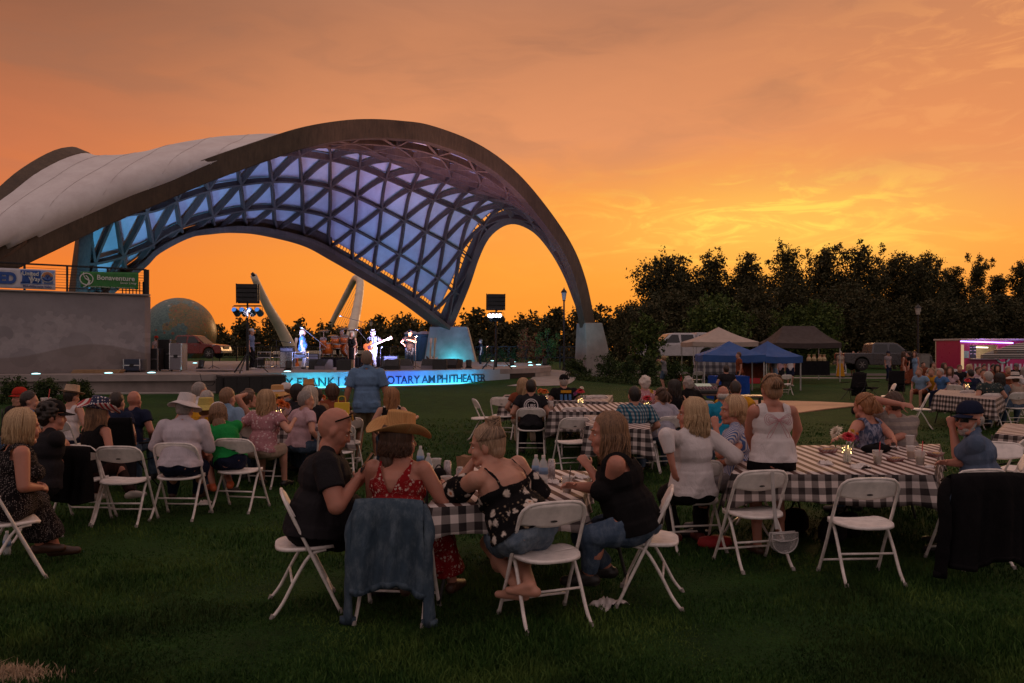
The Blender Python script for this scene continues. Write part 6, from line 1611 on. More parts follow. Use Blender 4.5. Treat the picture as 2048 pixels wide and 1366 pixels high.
# ================================================================== wall, railing and banners (left)
wl_ = empty('concrete_wall', (0, 0, 0), 0, 'tall grey concrete wall at the left of the stage with faint gear shapes in its surface', 'wall')
WY = 31.0; WYL = 26.5
def wallpt(px):
 t = (px - 290) / -290.0; Y = WY + (WYL - WY) * max(0, t) * 0.5; return ((px - CXP) / FPX * Y, Y)
def mural_mat():
 m, g, b = base_mat('gear_mural_concrete'); co = g.add('ShaderNodeTexCoord').outputs['Object']; x, y, z = g.sep(co)
 n1_ = g.noise(co, 0.8, 6, 0.7); n2_ = g.noise(co, 3.0, 5, 0.7)
 c = g.ramp(n1_, [(0.3, (0.20, 0.185, 0.20, 1)), (0.7, (0.27, 0.25, 0.265, 1))])
 def gear(cx, cz, r_, teeth, c):
  dx_ = g.math('SUBTRACT', x, cx); dz_ = g.math('SUBTRACT', z, cz); d = g.math('SQRT', g.math('ADD', g.math('MULTIPLY', dx_, dx_), g.math('MULTIPLY', dz_, dz_))); a = g.math('ARCTAN2', dz_, dx_)
  rr = g.math('ADD', r_, g.math('MULTIPLY', g.mapr(g.math('SINE', g.math('MULTIPLY', a, teeth)), -0.3, 0.3), 0.16)); ins = g.mapr(g.math('SUBTRACT', rr, d), 0.0, 0.03)
  hole = g.mapr(g.math('SUBTRACT', d, r_ * 0.45), 0.0, 0.03); ringm = g.math('MULTIPLY', ins, hole)
  return g.mix(g.math('MULTIPLY', ringm, g.mapr(n2_, 0.3, 0.6, 0.15, 0.5)), c, (0.36, 0.33, 0.345, 1))
 for (px, py, r_, t_) in ((160, 690, 1.0, 16), (60, 715, 0.75, 12), (235, 715, 0.6, 11), (110, 655, 0.45, 9), (255, 675, 0.5, 10), (20, 668, 0.6, 10)):
  wx, wy = wallpt(px); p = at(px, py, wy); c = gear(p.x, p.z, r_, t_, c)
 c = g.mix(g.mapr(n2_, 0.55, 0.75, 0, 0.2), c, (0.14, 0.13, 0.14, 1))
 dm = g.mapr(g.math('ADD', z, g.math('MULTIPLY', g.math('SINE', g.math('MULTIPLY', x, 1.3)), 0.25)), 1.7, 1.78, 0.5, 0.0)
 c = g.mix(dm, c, (0.14, 0.105, 0.085, 1))
 g.put(b.inputs['Base Color'], c); b.inputs['Roughness'].default_value = 0.85; bump(g, b, n2_, 0.2, 0.02); return m
MUR = mural_mat()
P0, P1, P2 = wallpt(290), wallpt(0), wallpt(-500)
zt_ = at(290, 591, P0[1]).z
mb = MB(); mb.prism([(P0[0], P0[1]), (P0[0], P0[1] + 0.5), (P2[0], P2[1] + 0.5), (P2[0], P2[1])], ZS - 0.02, zt_); mb.build('wall_body', MUR, wl_, bevel=0.03)
MB().bar((P0[0] + 0.05, P0[1] + 0.25, zt_ + 0.02), (P2[0], P2[1] + 0.25, zt_ + 0.02), 0.62, 0.05).build('coping', CONC, wl_)
rl = empty('metal_railing', (0, 0, 0), 0, 'black metal railing on top of the concrete wall carrying two banners', 'railing')
dW = Vector((P2[0] - P0[0], P2[1] - P0[1], 0)).normalized(); R0 = Vector((P0[0], P0[1] + 0.12, zt_ + 0.04)); Lw = 14
hr_ = (586 - 542) / FPX * P0[1] + 0.12
for i in range(12):
 p = R0 + dW * (i * 1.35); MB().bar(p, p + Vector((0, 0, hr_)), 0.06 if i else 0.2, 0.05).build('post', BLACKM, rl)
for h, w_ in ((hr_, 0.05), (0.14, 0.035), (hr_ * 0.66, 0.025)): MB().bar(R0 + Vector((0, 0, h)), R0 + dW * Lw + Vector((0, 0, h)), w_, w_).build('rail', BLACKM, rl)
cb_ = MB()
for q in range(9): h = 0.14 + q * 0.10; cb_.tube([R0 + Vector((0, 0, h)), R0 + dW * Lw + Vector((0, 0, h))], 0.006, 4)
tag(cb_.build('wire_infill', BLACKM, rl), kind='stuff')
pk = MB()
for q in range(7): p = R0 + dW * (0.12 + q * 0.12); pk.bar(p, p + Vector((0, 0, 0.5)), 0.03, 0.03)
pk.build('picket_panel', BLACKM, rl)
def cl_flat(name, col, rough=0.6): return M(name, col, rough, 0.08, 6, bs=0.25, bscale=10)
BAN_G = cl_flat('banner_green', (0.025, 0.17, 0.035)); BAN_B = cl_flat('banner_blue', (0.018, 0.075, 0.30)); BAN_L = cl_flat('banner_light_blue', (0.16, 0.26, 0.55)); BAN_W = cl_flat('banner_white', (0.50, 0.50, 0.56)); INK_W = cl_flat('banner_ink_white', (0.58, 0.60, 0.58)); INK_D = cl_flat('banner_ink_blue', (0.02, 0.04, 0.20)); INK_O = cl_flat('banner_ink_orange', (0.75, 0.30, 0.06))
ux = -dW; uz = Vector((0, 0, 1)); un = Vector((ux.y, -ux.x, 0))
if un.y > 0: un = -un
def ray_wall(px, py, off=0.0):
 r_ = (px - CXP) / FPX; a = R0 + un * off
 Y = (a.x * ux.y - a.y * ux.x) / (r_ * ux.y - ux.x); return at(px, py, Y)
def banner(name, px0, py0, px1, py1, py0b, py1b, mat, label):
 e = empty(name, (0, 0, 0), 0, label, 'banner')
 A, B_, C_, D_ = ray_wall(px0, py0b, 0.06), ray_wall(px1, py1b, 0.06), ray_wall(px1, py1, 0.06), ray_wall(px0, py0, 0.06)
 m_ = MB(); m_.grid(lambda u, v: (A.lerp(B_, u)).lerp(D_.lerp(C_, u), v) + un * 0.02 * math.sin(u * 40) * math.sin(v * PI) , 60, 8); m_.build('sheet', mat, e, smooth=True, solid=0.004, fix=False); return e
def wtext(txt, px, py, hpx, mat, par, off=0.095, name='lettering', align='CENTER', stretch=1.0, **kw):
 p = ray_wall(px, py, off); size = hpx / FPX * p.y * 1.42
 m4 = Matrix(((ux.x * stretch, uz.x, un.x, p.x), (ux.y * stretch, uz.y, un.y, p.y), (ux.z, uz.z, un.z, p.z), (0, 0, 0, 1)))
 return place_text(txt, size, mat, par, m4, name=name, align=align, extrude=0.004, **kw)
bn = banner('banner', 161, 543, 277, 545, 574, 579, BAN_G, 'green banner reading Bonaventure Senior Living on the railing')
wtext('Bonaventure', 232, 556.5, 9.6, INK_W, bn, stretch=0.98, bold=0.004); wtext('Senior Living', 256, 566.4, 4.2, INK_W, bn, shear=0.3, stretch=0.95); wtext('Helping Fulfill Purpose, Rise, Renewed and Enjoy', 224, 574.5, 2.5, INK_W, bn, stretch=1.2)
def ring(par, px, py, rpx, tpx, mat, off=0.09, a0=0, a1=2 * PI, nn=28, name='emblem'):
 c = ray_wall(px, py, off); k = c.y / FPX; pts = [c + (ux * math.cos(a0 + (a1 - a0) * q / nn) + uz * math.sin(a0 + (a1 - a0) * q / nn)) * rpx * k for q in range(nn + 1)]
 m_ = MB(); m_.tube(pts[:-1] if a1 - a0 > 6.2 else pts, tpx * k / 2, 6, closed=a1 - a0 > 6.2); return m_.build(name, mat, par, smooth=True)
ring(bn, 173, 558, 11.5, 2.2, INK_W); ring(bn, 163, 561, 13, 2.4, INK_W, a0=R(-75), a1=R(55)); ring(bn, 183, 548, 14, 2.0, INK_W, a0=R(170), a1=R(265)); ring(bn, 169, 566, 9, 2.2, INK_W, a0=R(-20), a1=R(85))
b2 = banner('banner', -40, 534, 111, 540, 574, 580, BAN_W, 'white and blue banner reading United Way Mid-Willamette Valley on the railing')
def patch(par, x0, y0, x1, y1, mat, off=0.075, name='panel'):
 A, B_, C_, D_ = ray_wall(x0, y1, off), ray_wall(x1, y1 + 1, off), ray_wall(x1, y0 + 1, off), ray_wall(x0, y0, off)
 m_ = MB(); m_.grid(lambda u, v: A.lerp(B_, u).lerp(D_.lerp(C_, u), v) + un * 0.022 * math.sin(u * 25 + x0) * math.sin(v * PI), 30, 6); return m_.build(name, mat, par, smooth=True, solid=0.003, fix=False)
patch(b2, 41, 540, 81, 566, BAN_B); patch(b2, 81, 541, 109, 567, BAN_L); patch(b2, 41, 566.5, 109, 567.8, BAN_L, 0.085); 
wtext('United', 61, 547.5, 8.0, INK_W, b2, stretch=0.92, bold=0.004, off=0.115); wtext('Way', 69, 558.5, 8.0, INK_W, b2, stretch=0.92, bold=0.004, off=0.115); wtext('Mid-Willamette Valley', 75, 573, 4.4, INK_D, b2, stretch=0.88, off=0.1, bold=0.002)
ring(b2, 95, 554, 10.5, 1.3, INK_W, 0.11); 
for rr in (9, 7.4, 5.8): ring(b2, 95, 554, rr, 1.1, INK_O, 0.115, a0=0.1, a1=PI - 0.1)
ring(b2, 95, 551, 9.5, 3.4, BAN_B, 0.12, a0=PI + 0.5, a1=2 * PI - 0.5); yv = ray_wall(95, 555, 0.125); kk = yv.y / FPX
yb = MB(); 
for s_ in (-1, 1): yb.bar(yv, yv + ux * s_ * 3.2 * kk + uz * 4.5 * kk, 1.3 * kk, 1.3 * kk)
yb.bar(yv - uz * 5 * kk, yv, 1.5 * kk, 1.5 * kk); yb.build('emblem', INK_D, b2)
wtext('ED', 15, 557, 21, BAN_B, b2, off=0.10, stretch=0.8, bold=0.03)
# ================================================================== mosaic globe, footbridge, fence, lamp posts
def globe_mat():
 m, g, b = base_mat('mosaic_globe'); co = g.add('ShaderNodeTexCoord').outputs['Object']
 v = g.add('ShaderNodeTexVoronoi'); g.put(v.inputs['Vector'], co); v.inputs['Scale'].default_value = 7; r_ = g.sep(v.outputs['Color'])[0]
 sea = g.ramp(r_, [(0.2, (0.055, 0.11, 0.11, 1)), (0.8, (0.10, 0.17, 0.16, 1))]); x, y, z = g.sep(co)
 ld = g.math('ADD', g.noise(co, 0.42, 5, 0.62), g.math('MULTIPLY', g.math('SUBTRACT', x, 0.3), 0.045)); ld = g.math('ADD', ld, g.math('MULTIPLY', z, 0.018)); land = g.ramp(g.math('ADD', g.math('MULTIPLY', r_, 0.5), g.math('MULTIPLY', g.noise(co, 1.4, 3), 0.5)), [(0.3, (0.12, 0.10, 0.05, 1)), (0.5, (0.24, 0.13, 0.05, 1)), (0.7, (0.10, 0.13, 0.06, 1))])
 c = g.mix(g.mapr(ld, 0.55, 0.57), sea, land)
 v2 = g.add('ShaderNodeTexVoronoi'); g.put(v2.inputs['Vector'], co); v2.inputs['Scale'].default_value = 1.15
 spt = g.mapr(v2.outputs['Distance'], 0.16, 0.20, 1, 0); c2 = g.sep(v2.outputs['Color'])
 c = g.mix(g.math('MULTIPLY', spt, 0.8), c, g.ramp(c2[1], [(0.3, (0.25, 0.07, 0.04, 1)), (0.5, (0.04, 0.05, 0.06, 1)), (0.75, (0.38, 0.36, 0.30, 1))], 'CONSTANT'))
 lat = g.mapr(g.math('ABSOLUTE', g.math('SINE', g.math('MULTIPLY', z, 2.4))), 0.0, 0.06, 0.5, 0.0); c = g.mix(lat, c, (0.03, 0.04, 0.04, 1))
 g.put(b.inputs['Base Color'], c); b.inputs['Roughness'].default_value = 0.4; bump(g, b, v.outputs['Distance'], 0.3, 0.03); return m
gc_ = at(359, 666, 92); gl_ = empty('mosaic_globe', gc_, 0, 'huge tiled globe sculpture with continents and sea creatures behind the wall', 'globe sculpture')
mb = MB(); mb.ell((0, 0, 0), 4.05, 48); mb.build('globe_shell', globe_mat(), gl_, smooth=True)
MB().cyl((0, 0, -gc_.z), (0, 0, -3.2), 1.6, 2.0, 24).build('plinth', CONC, gl_)
CREAM = M('bridge_steel', (0.66, 0.58, 0.46), 0.5, 0.15, 0.6, bs=0.05)
fb = empty('footbridge_arch', (0, 0, 0), 0, 'leaning pale steel bridge arch rib left of the band', 'bridge arch', 'arches of the footbridge')
mb = MB(); pts = cr_interp([at(507, 551, 100), at(535, 612, 103), (at(563, 660, 106)), at(588, 712, 108)], 20); mb.tube(pts, 0.55, 16, radii=[0.40 + 0.45 * (i / 19) for i in range(20)]); mb.build('arch_rib', CREAM, fb, smooth=True)
MB().tube([at(505, 551.5, 100), at(509, 548, 100)], 0.34, 12).build('end_cap', BLACKM, fb)
fb2 = empty('footbridge_arch', (0, 0, 0), 0, 'hairpin shaped pale bridge arch with hanging cables behind the drummer', 'bridge arch', 'arches of the footbridge')
ap = cr_interp([at(640, 706, 150), at(662, 650, 147), at(684, 606, 144), at(702, 572, 141), at(711, 557, 138), at(719, 560, 134), at(720, 575, 131), at(715, 612, 126), at(706, 655, 121), at(696, 708, 116)], 50)
mb = MB(); mb.tube(ap, 0.6, 14, radii=[0.45 + 0.35 * (i / 49) for i in range(50)]); mb.build('arch_rib', CREAM, fb2, smooth=True)
for q in range(9):
 a = ap[24 + q * 2]; b_ = at(646 + q * 4.6, 697, 140 - q * 2); MB().tube([a, b_], 0.035, 4).build('cable', CREAM, fb2)
MB().bar(at(560, 706, 108), at(735, 704, 120), 3.0, 0.5).build('deck', CREAM, fb2)
fn = empty('metal_fence', (0, 0, 0), 0, 'low black metal fence along the back of the stage plaza', 'fence')
FY = 66.0
for i, px in enumerate(range(440, 1160, 34)):
 p = at(px, 700, FY); MB().bar((p.x, p.y, 0.85 if px < 940 else 0.0), (p.x, p.y, 2.05), 0.10, 0.08).build('post', BLACKM, fn)
for z in (2.05, 1.15): MB().bar((at(440, 700, FY).x, FY, z), (at(1160, 700, FY).x, FY, z), 0.08, 0.07).build('rail', BLACKM, fn)
pk = MB()
for q in range(190): x = at(440, 700, FY).x + q * 0.155; pk.bar((x, FY, 1.15), (x, FY, 2.05), 0.018, 0.018)
tag(pk.build('pickets', BLACKM, fn), kind='stuff')
LGL = M('lantern_glass', (0.45, 0.40, 0.35), 0.3, 0.05, 8)
def lamp_post(px, ytop, Y, label, zb=0.0):
 x = (px - CXP) / FPX * Y; H = CAMZ - (ytop - HZN) / FPX * Y - zb; e = empty('lamp_post', (x, Y, zb), 0, label, 'lamp post', 'park lamp posts')
 MB().lathe([(0.20, 0), (0.20, 0.25), (0.12, 0.5), (0.085, 0.9), (0.06, H * 0.83), (0.10, H * 0.835), (0.10, H * 0.845)], n=14).build('pole', BLACKM, e, smooth=False)
 MB().lathe([(0.11, H * 0.845), (0.19, H * 0.925), (0.19, H * 0.93)], n=8).build('lantern', LGL, e); MB().lathe([(0.24, H * 0.93), (0.20, H * 0.945), (0.07, H * 0.97), (0.03, H * 0.98), (0.0, H)], n=8).build('lantern_cap', BLACKM, e)
lamp_post(1128, 573, 58, 'tall black lamp post with glass lantern between the arch legs'); lamp_post(1836, 606, 52, 'tall black lamp post in front of the trees at right'); lamp_post(742, 637, 90, 'distant small lamp post behind the bass player')
# ================================================================== vehicles
GLASSD = M('dark_car_glass', (0.012, 0.013, 0.016), 0.12, 0.02, 4, bs=0, spec=0.6); TYRE = M('tyre_rubber', (0.012, 0.011, 0.011), 0.8); RIMM = M('alloy_rim', (0.22, 0.21, 0.21), 0.3, metal=0.5)
LAMPG = M('car_lamp', (0.20, 0.18, 0.17), 0.2); TAILL = M('tail_lamp', (0.30, 0.02, 0.02), 0.3)
def pickup(loc, rz, paint, label, cat='pickup truck', canopy_=False, suv=False, sc=1.0):
 """faces +X"""
 e = empty('pickup_truck', loc, rz, label, cat); e.scale = (sc,) * 3
 hw = 0.96
 lo = 0.42; hb = 1.14
 body = [(-2.75, 0.55), (-2.78, 1.10), (-2.70, hb), (-1.0, hb), (1.05, hb), (1.30, 1.16), (2.45, 1.05), (2.66, 0.95), (2.72, 0.62), (2.62, 0.42), (2.25, 0.40)]
 arch = lambda cx: [(cx + 0.46 * math.cos(a), 0.42 + 0.48 * math.sin(a)) for a in [0 + PI * q / 9 for q in range(10)]]
 body += arch(1.72) + [(1.2, 0.38), (-1.1, 0.38)] + arch(-1.66) + [(-2.3, 0.45)]
 b = MB(); b.prism(body, -hw, hw, m=MX, c=(0, 0, 0)); b.build('body', paint, e, bevel=0.05)
 back = -2.65 if suv else -1.05
 cab = [(back - (0.05 if suv else 0.02), hb - 0.03), (back + 0.10, 1.70), (back + 0.30, 1.80), (0.35, 1.80), (0.62, 1.74), (1.30, hb - 0.03)]
 b = MB(); n = len(cab); vs = []
 for sx, t in ((-1, 1), (1, 1)):
  for x, z in cab: vs.append((x, sx * (hw - 0.03 - 0.16 * (z - hb) / 0.66), z))
 b.add(vs, [tuple(range(n - 1, -1, -1)), tuple(range(n, 2 * n))] + [(k, (k + 1) % n, n + (k + 1) % n, n + k) for k in range(n)]); b.build('cab', paint, e, bevel=0.04)
 for sy in (-1, 1):
  def gp(x, z): return (x, sy * (hw - 0.025 + 0.006 - 0.16 * (z - hb) / 0.66), z)
  wins = [(-0.90, -0.06), (0.04, 0.95)] if not suv else [(-2.45, -1.65), (-1.5, -0.55), (-0.45, 0.90)]
  for (a, c) in wins:
   xt = min(c, 0.52); m_ = MB(); q = [gp(a + 0.08, 1.69), gp(xt, 1.69), gp(c if c < 0.9 else 1.02, 1.20), gp(a, 1.20)]; m_.add(q, [(0, 1, 2, 3)]); m_.build('side_window', GLASSD, e, solid=0.01)
  m_ = MB(); m_.box((0.98, sy * (hw + 0.10), 1.26), (0.10, 0.20, 0.16)); m_.build('mirror', BLACKM, e, bevel=0.02)
  for x in (-0.15, 0.85): m_ = MB(); m_.box((x - 0.15, sy * (hw + 0.012), 1.02), (0.17, 0.03, 0.03)); m_.build('door_handle', RIMM, e)
  for x in ((-0.98, -0.01, 1.02) if not suv else (-1.6, -0.5, 1.02)): m_ = MB(); m_.box((x, sy * (hw + 0.001), 0.80), (0.012, 0.012, 0.62)); m_.build('door_gap', BLACKM, e)
  for x in (1.72, -1.66):
   w_ = MB(); w_.lathe([(0.20, -0.12), (0.36, -0.13), (0.40, -0.08), (0.40, 0.08), (0.36, 0.13), (0.20, 0.12)], c=(x, sy * (hw - 0.12), 0.40), n=28, m=Matrix.Rotation(PI / 2, 3, 'X')); tw = w_.build('wheel', TYRE, e, smooth=True)
   rm_ = MB(); yy = sy * (hw + 0.0); rm_.cyl((x, yy - sy * 0.1, 0.40), (x, yy - sy * 0.005, 0.40), 0.24, 0.24, 20)
   for q in range(6): a = q * PI / 3; rm_.bar((x, yy, 0.40), (x + math.cos(a) * 0.22, yy, 0.40 + math.sin(a) * 0.22), 0.05, 0.03, up=(0, 1, 0))
   rm_.build('rim', RIMM, tw)
  m_ = MB(); m_.box((2.52, sy * 0.72, 0.90), (0.30, 0.36, 0.17)); m_.build('headlight', LAMPG, e, bevel=0.03)
  m_ = MB(); m_.box((-2.74, sy * 0.84, 0.93), (0.08, 0.16, 0.30)); m_.build('tail_light', TAILL, e, bevel=0.01)
 ws = MB(); ws.add([(1.30, -0.80, 1.17), (1.30, 0.80, 1.17), (0.64, 0.68, 1.72), (0.64, -0.68, 1.72)], [(0, 1, 2, 3)]); ws.build('windscreen', GLASSD, e, solid=0.012)
 g_ = MB(); g_.box((2.70, 0, 0.83), (0.06, 1.0, 0.24)); g_.build('grille', BLACKM, e, bevel=0.01); g_ = MB(); g_.box((2.72, 0, 0.52), (0.14, 1.8, 0.20)); g_.build('bumper', RIMM, e, bevel=0.03); g_ = MB(); g_.box((-2.82, 0, 0.52), (0.12, 1.8, 0.18)); g_.build('bumper', RIMM, e, bevel=0.03)
 if canopy_:
  g_ = MB(); g_.prism([(-2.70, hb), (-2.55, 1.80), (-1.05, 1.83), (-1.05, hb)], -0.90, 0.90, m=MX); cn = g_.build('bed_canopy', paint, e, bevel=0.05)
  for sy in (-1, 1): g_ = MB(); g_.box((-1.80, sy * 0.905, 1.50), (1.25, 0.02, 0.32)); g_.build('canopy_window', GLASSD, cn, bevel=0.01)
 return e
REDP = M('red_paint', (0.16, 0.018, 0.014), 0.25, 0.08, 2, bs=0, spec=0.6); WHTP = M('white_paint', (0.52, 0.50, 0.52), 0.3, 0.05, 2, bs=0, spec=0.6); GRYP = M('grey_paint', (0.085, 0.085, 0.095), 0.3, 0.05, 2, bs=0, metal=0.4)
p = at(385, 718, 62); pickup((p.x, p.y, at(400, 717, 62).z), R(-4), REDP, 'dark red pickup parked behind the stage, its bonnet to the right', suv=False)
p = at(1352, 722, 56); pickup((p.x, p.y, at(1350, 724, 56).z), R(186), WHTP, 'white pickup with bed canopy parked behind the young tree', canopy_=True, sc=1.12)
p = at(1760, 741, 52); pickup((p.x + 0.2, p.y, at(1750, 741, 52).z), R(-4), GRYP, 'grey crew cab pickup parked left of the food trailer', sc=1.0)
PTB = M('toilet_blue', (0.015, 0.10, 0.17), 0.5, 0.1, 3); PTR = M('toilet_roof', (0.45, 0.36, 0.33), 0.6)
for i, px in enumerate((823, 849)):
 p = at(px, 722, 61.5); zb = at(px, 722, 61.5).z; s_ = 1.0
 e = empty('portable_toilet', (p.x, p.y, zb), R(6), ('blue portable toilet behind the stage, the left one of the pair', 'blue portable toilet behind the stage, half hidden by the arch footing')[i], 'portable toilet', 'portable toilets behind the stage')
 MB().box((0, 0, 1.03), (0.98, 1.1, 2.06)).build('cabin', PTB, e, bevel=0.03)
 m_ = MB(); m_.prism([(-0.55, 2.05), (0.55, 2.05), (0.53, 2.16), (0.25, 2.27), (-0.25, 2.27), (-0.53, 2.16)], -0.6, 0.6, m=MX); m_.build('roof', PTR, e, bevel=0.02)
 m_ = MB(); m_.box((0, -0.56, 1.0), (0.74, 0.03, 1.86)); d = m_.build('door', PTB, e, bevel=0.01); m_ = MB(); m_.box((0.28, -0.59, 1.0), (0.05, 0.03, 0.16)); m_.build('handle', PTR, d); m_ = MB(); m_.box((0, -0.565, 1.85), (0.5, 0.02, 0.10)); m_.build('vent', BLACKM, e)
# ================================================================== market tents
def tent(px, Y, ytop, yeave, w_px, mat, label, leg_y, depth=3.0, ridge=0.0, rz=0.0, sag=0.10):
 x = (px - CXP) / FPX * Y; zt = CAMZ - (ytop - HZN) / FPX * Y; ze = CAMZ - (yeave - HZN) / FPX * Y; W = w_px / FPX * Y; zb = gz(x, Y)
 e = empty('canopy_tent', (x, Y, 0), R(rz), label, 'tent', 'pop-up tents on the lawn')
 hw, hd = W / 2, depth / 2; m_ = MB()
 def roof(u, v):
  t = u * 4; s_ = int(t) % 4; f = t - int(t); cs = [(-hw, -hd), (hw, -hd), (hw, hd), (-hw, hd)]; a, b = cs[s_], cs[(s_ + 1) % 4]; ex = a[0] + (b[0] - a[0]) * f; ey = a[1] + (b[1] - a[1]) * f
  tx = max(-ridge, min(ridge, ex * 10)) if ridge else 0
  x_ = ex + (tx - ex) * v; y_ = ey * (1 - v); z = ze + (zt - ze) * v - sag * math.sin(v * PI) * (zt - ze) * 0.9 - 0.04 * math.sin(f * PI) * (1 - v) ** 3
  return (x_, y_, z)
 m_.grid(roof, 64, 10); m_.build('roof', mat, e, smooth=False, solid=0.01, fix=False)
 v_ = MB(); v_.grid(lambda u, v: (lambda p: (p[0] * 1.0, p[1] * 1.0, p[2] - 0.28 * v))(roof(u, 0)), 64, 2); v_.build('valance', mat, e, solid=0.01, fix=False)
 for sx in (-1, 1):
  for sy in (-1, 1):
   m_ = MB(); m_.bar((sx * (hw - 0.06), sy * (hd - 0.06), zb), (sx * (hw - 0.06), sy * (hd - 0.06), ze), 0.045, 0.045, up=(0, 1, 0)); m_.build('leg', TENTL, e)
 for sy in (-1, 1):
  br = MB(); br.tube([(-hw * .95, sy * hd * .95, ze - 0.1), (0, sy * hd * .95, ze - 0.35), (hw * .95, sy * hd * .95, ze - 0.1)], 0.014, 5); br.build('truss', TENTL, e)
 return e
TENTL = M('tent_steel', (0.42, 0.40, 0.38), 0.4)
T_CREAM = M('tent_cream', (0.42, 0.33, 0.28), 0.8, 0.1, 2); T_BLK = M('tent_black', (0.045, 0.030, 0.027), 0.8, 0.15, 2); T_BLU = M('tent_blue', (0.018, 0.075, 0.26), 0.75, 0.12, 2)
tent(1437, 50, 654, 684, 128, T_CREAM, 'cream pop-up tent beside the white pickup', 0, 3.4); tent(1597, 46, 652, 686, 126, T_BLK, 'wide black pop-up tent over a draped table', 0, 3.2, ridge=0.9)
tent(1458, 34, 682, 709, 118, T_BLU, 'larger blue pop-up tent, left of the two', 0, 2.6, rz=-6); tent(1535, 36, 682, 712, 84, T_BLU, 'smaller blue pop-up tent partly behind the first', 0, 2.4, rz=18)
PRINTC = CL('geometric_print', (0.52, 0.48, 0.50), kind='check', c2=(0.03, 0.03, 0.04), c3=(0.05, 0.05, 0.07), sc=0.18); DRB = CL('black_drape', (0.012, 0.011, 0.013)); DRBL = CL('blue_drape', (0.015, 0.06, 0.30))
def draped(px0, px1, ytop, Y, dep, mat, label, clabel, h=0.76, cgroup='draped market tables', rz=0.0):
 x0 = (px0 - CXP) / FPX * Y; x1 = (px1 - CXP) / FPX * Y; xm = (x0 + x1) / 2; zb = CAMZ - (ytop - HZN) / FPX * Y - h
 e = empty('market_table', (xm, Y, zb), R(rz), label, 'table', 'market tables'); W = x1 - x0
 MB().box((0, 0, h - 0.03), (W, dep, 0.04)).build('tabletop', TTOP, e)
 for sx in (-1, 1):
  for sy in (-1, 1): MB().bar((sx * W * .45, sy * dep * .4, 0), (sx * W * .45, sy * dep * .4, h - 0.05), 0.03, 0.03, up=(0, 1, 0)).build('leg', TLEG, e)
 if mat is None: return e, zb
 m_ = MB()
 def f(u, v):
  t = u * 4; s_ = int(t) % 4; q = t - int(t); cs = [(-W / 2, -dep / 2), (W / 2, -dep / 2), (W / 2, dep / 2), (-W / 2, dep / 2)]; a, b = cs[s_], cs[(s_ + 1) % 4]; o = 0.02 + 0.03 * v + 0.015 * math.sin(u * 120) * v
  x_ = a[0] + (b[0] - a[0]) * q; y_ = a[1] + (b[1] - a[1]) * q; return (x_ * (1 + o / (W / 2)), y_ * (1 + o / (dep / 2)), h - (h - 0.03) * v)
 m_.grid(f, 120, 4); m_.box((0, 0, h + 0.003), (W + 0.03, dep + 0.03, 0.01)); c = m_.build('tablecloth', mat, smooth=False, fix=False); c.location = (xm, Y, zb); c.rotation_euler = (0, 0, R(rz)); tag(c, clabel, 'tablecloth', cgroup); return e, zb
draped(1394, 1470, 716, 36.5, 0.8, PRINTC, 'folding table under the larger blue tent', 'black and white printed cloth on the table under the larger blue tent')
draped(1581, 1652, 722, 42, 0.8, DRB, 'table in front of the black tent', 'floor length black cloth on the table under the black tent')
draped(1424, 1490, 752, 25.5, 0.8, DRBL, 'small table behind the sound desk', 'bright blue cloth on the table behind the sound desk')
draped(1481, 1524, 724, 37, 0.7, C_RUST, 'display table between the two blue tents', 'dark red cloth under the display between the blue tents')
TPL = M('table_white', (0.50, 0.44, 0.41), 0.6)
p = onground(1684, 747); e = empty('sandwich_board', p, R(4), 'white framed sandwich board with dark panel on the lawn by the black tent', 'sign')
MB().box((0, 0, 0.55), (0.62, 0.05, 1.10), m=Matrix.Rotation(R(-8), 3, 'X')).build('frame', CAPW, e, bevel=0.01); MB().box((0, 0.22, 0.53), (0.60, 0.04, 1.06), m=Matrix.Rotation(R(12), 3, 'X')).build('back_frame', CAPW, e, bevel=0.01)
m8 = Matrix.Rotation(R(-8), 3, 'X'); MB().box((0, -0.034, 0.54), (0.50, 0.012, 0.88), m=m8).build('panel', M('sign_plum', (0.025, 0.018, 0.035), 0.6), e)
rg = MB(); rg.tube([Vector((0, -0.048 - 0.0, 0.60)) + m8 @ Vector((math.cos(a) * 0.13, 0, math.sin(a) * 0.10)) for a in [2 * PI * q / 24 for q in range(24)]], 0.006, 5, closed=True); rg.tube([(-0.16, -0.05, 0.60), (0.16, -0.05, 0.60)], 0.012, 5); rg.tube([(-0.03, -0.028, 0.82), (0.03, -0.028, 0.82)], 0.015, 5); rg.build('emblem', CAPW, e)
MB().box((0, -0.085, 0.24), (0.34, 0.01, 0.05), m=m8).build('writing_line', CAPW, e)
p = at(1846, 735, 49); e = empty('utility_cabinet', (p.x, p.y, 0), 0, 'pale grey utility cabinet beside the food trailer', 'utility box'); MB().box((0, 0, 0.75), (0.56, 0.5, 1.5)).build('cabinet', M('cabinet_grey', (0.22, 0.21, 0.20), 0.5), e, bevel=0.02); MB().box((0.02, -0.26, 0.75), (0.5, 0.02, 1.3)).build('door', M('cabinet_grey', ()), e, bevel=0.005); MB().box((0, 0, 1.52), (0.62, 0.56, 0.05)).build('lid', M('cabinet_grey', ()), e)
WOODP = wood_mat('plywood', (0.33, 0.17, 0.10, 1), (0.52, 0.30, 0.19, 1))
wp_ = [onground(*q) for q in ((1400, 806), (1560, 830), (1650, 820), (1745, 810), (1640, 805), (1480, 800))]
m_ = MB(); m_.prism([(q.x, q.y) for q in wp_], 0.004, 0.035); o = m_.build('plywood_walkway', WOODP, bevel=0.004); tag(o, 'orange brown plywood panels laid across the lawn as a walkway', 'walkway')
WOODG = None
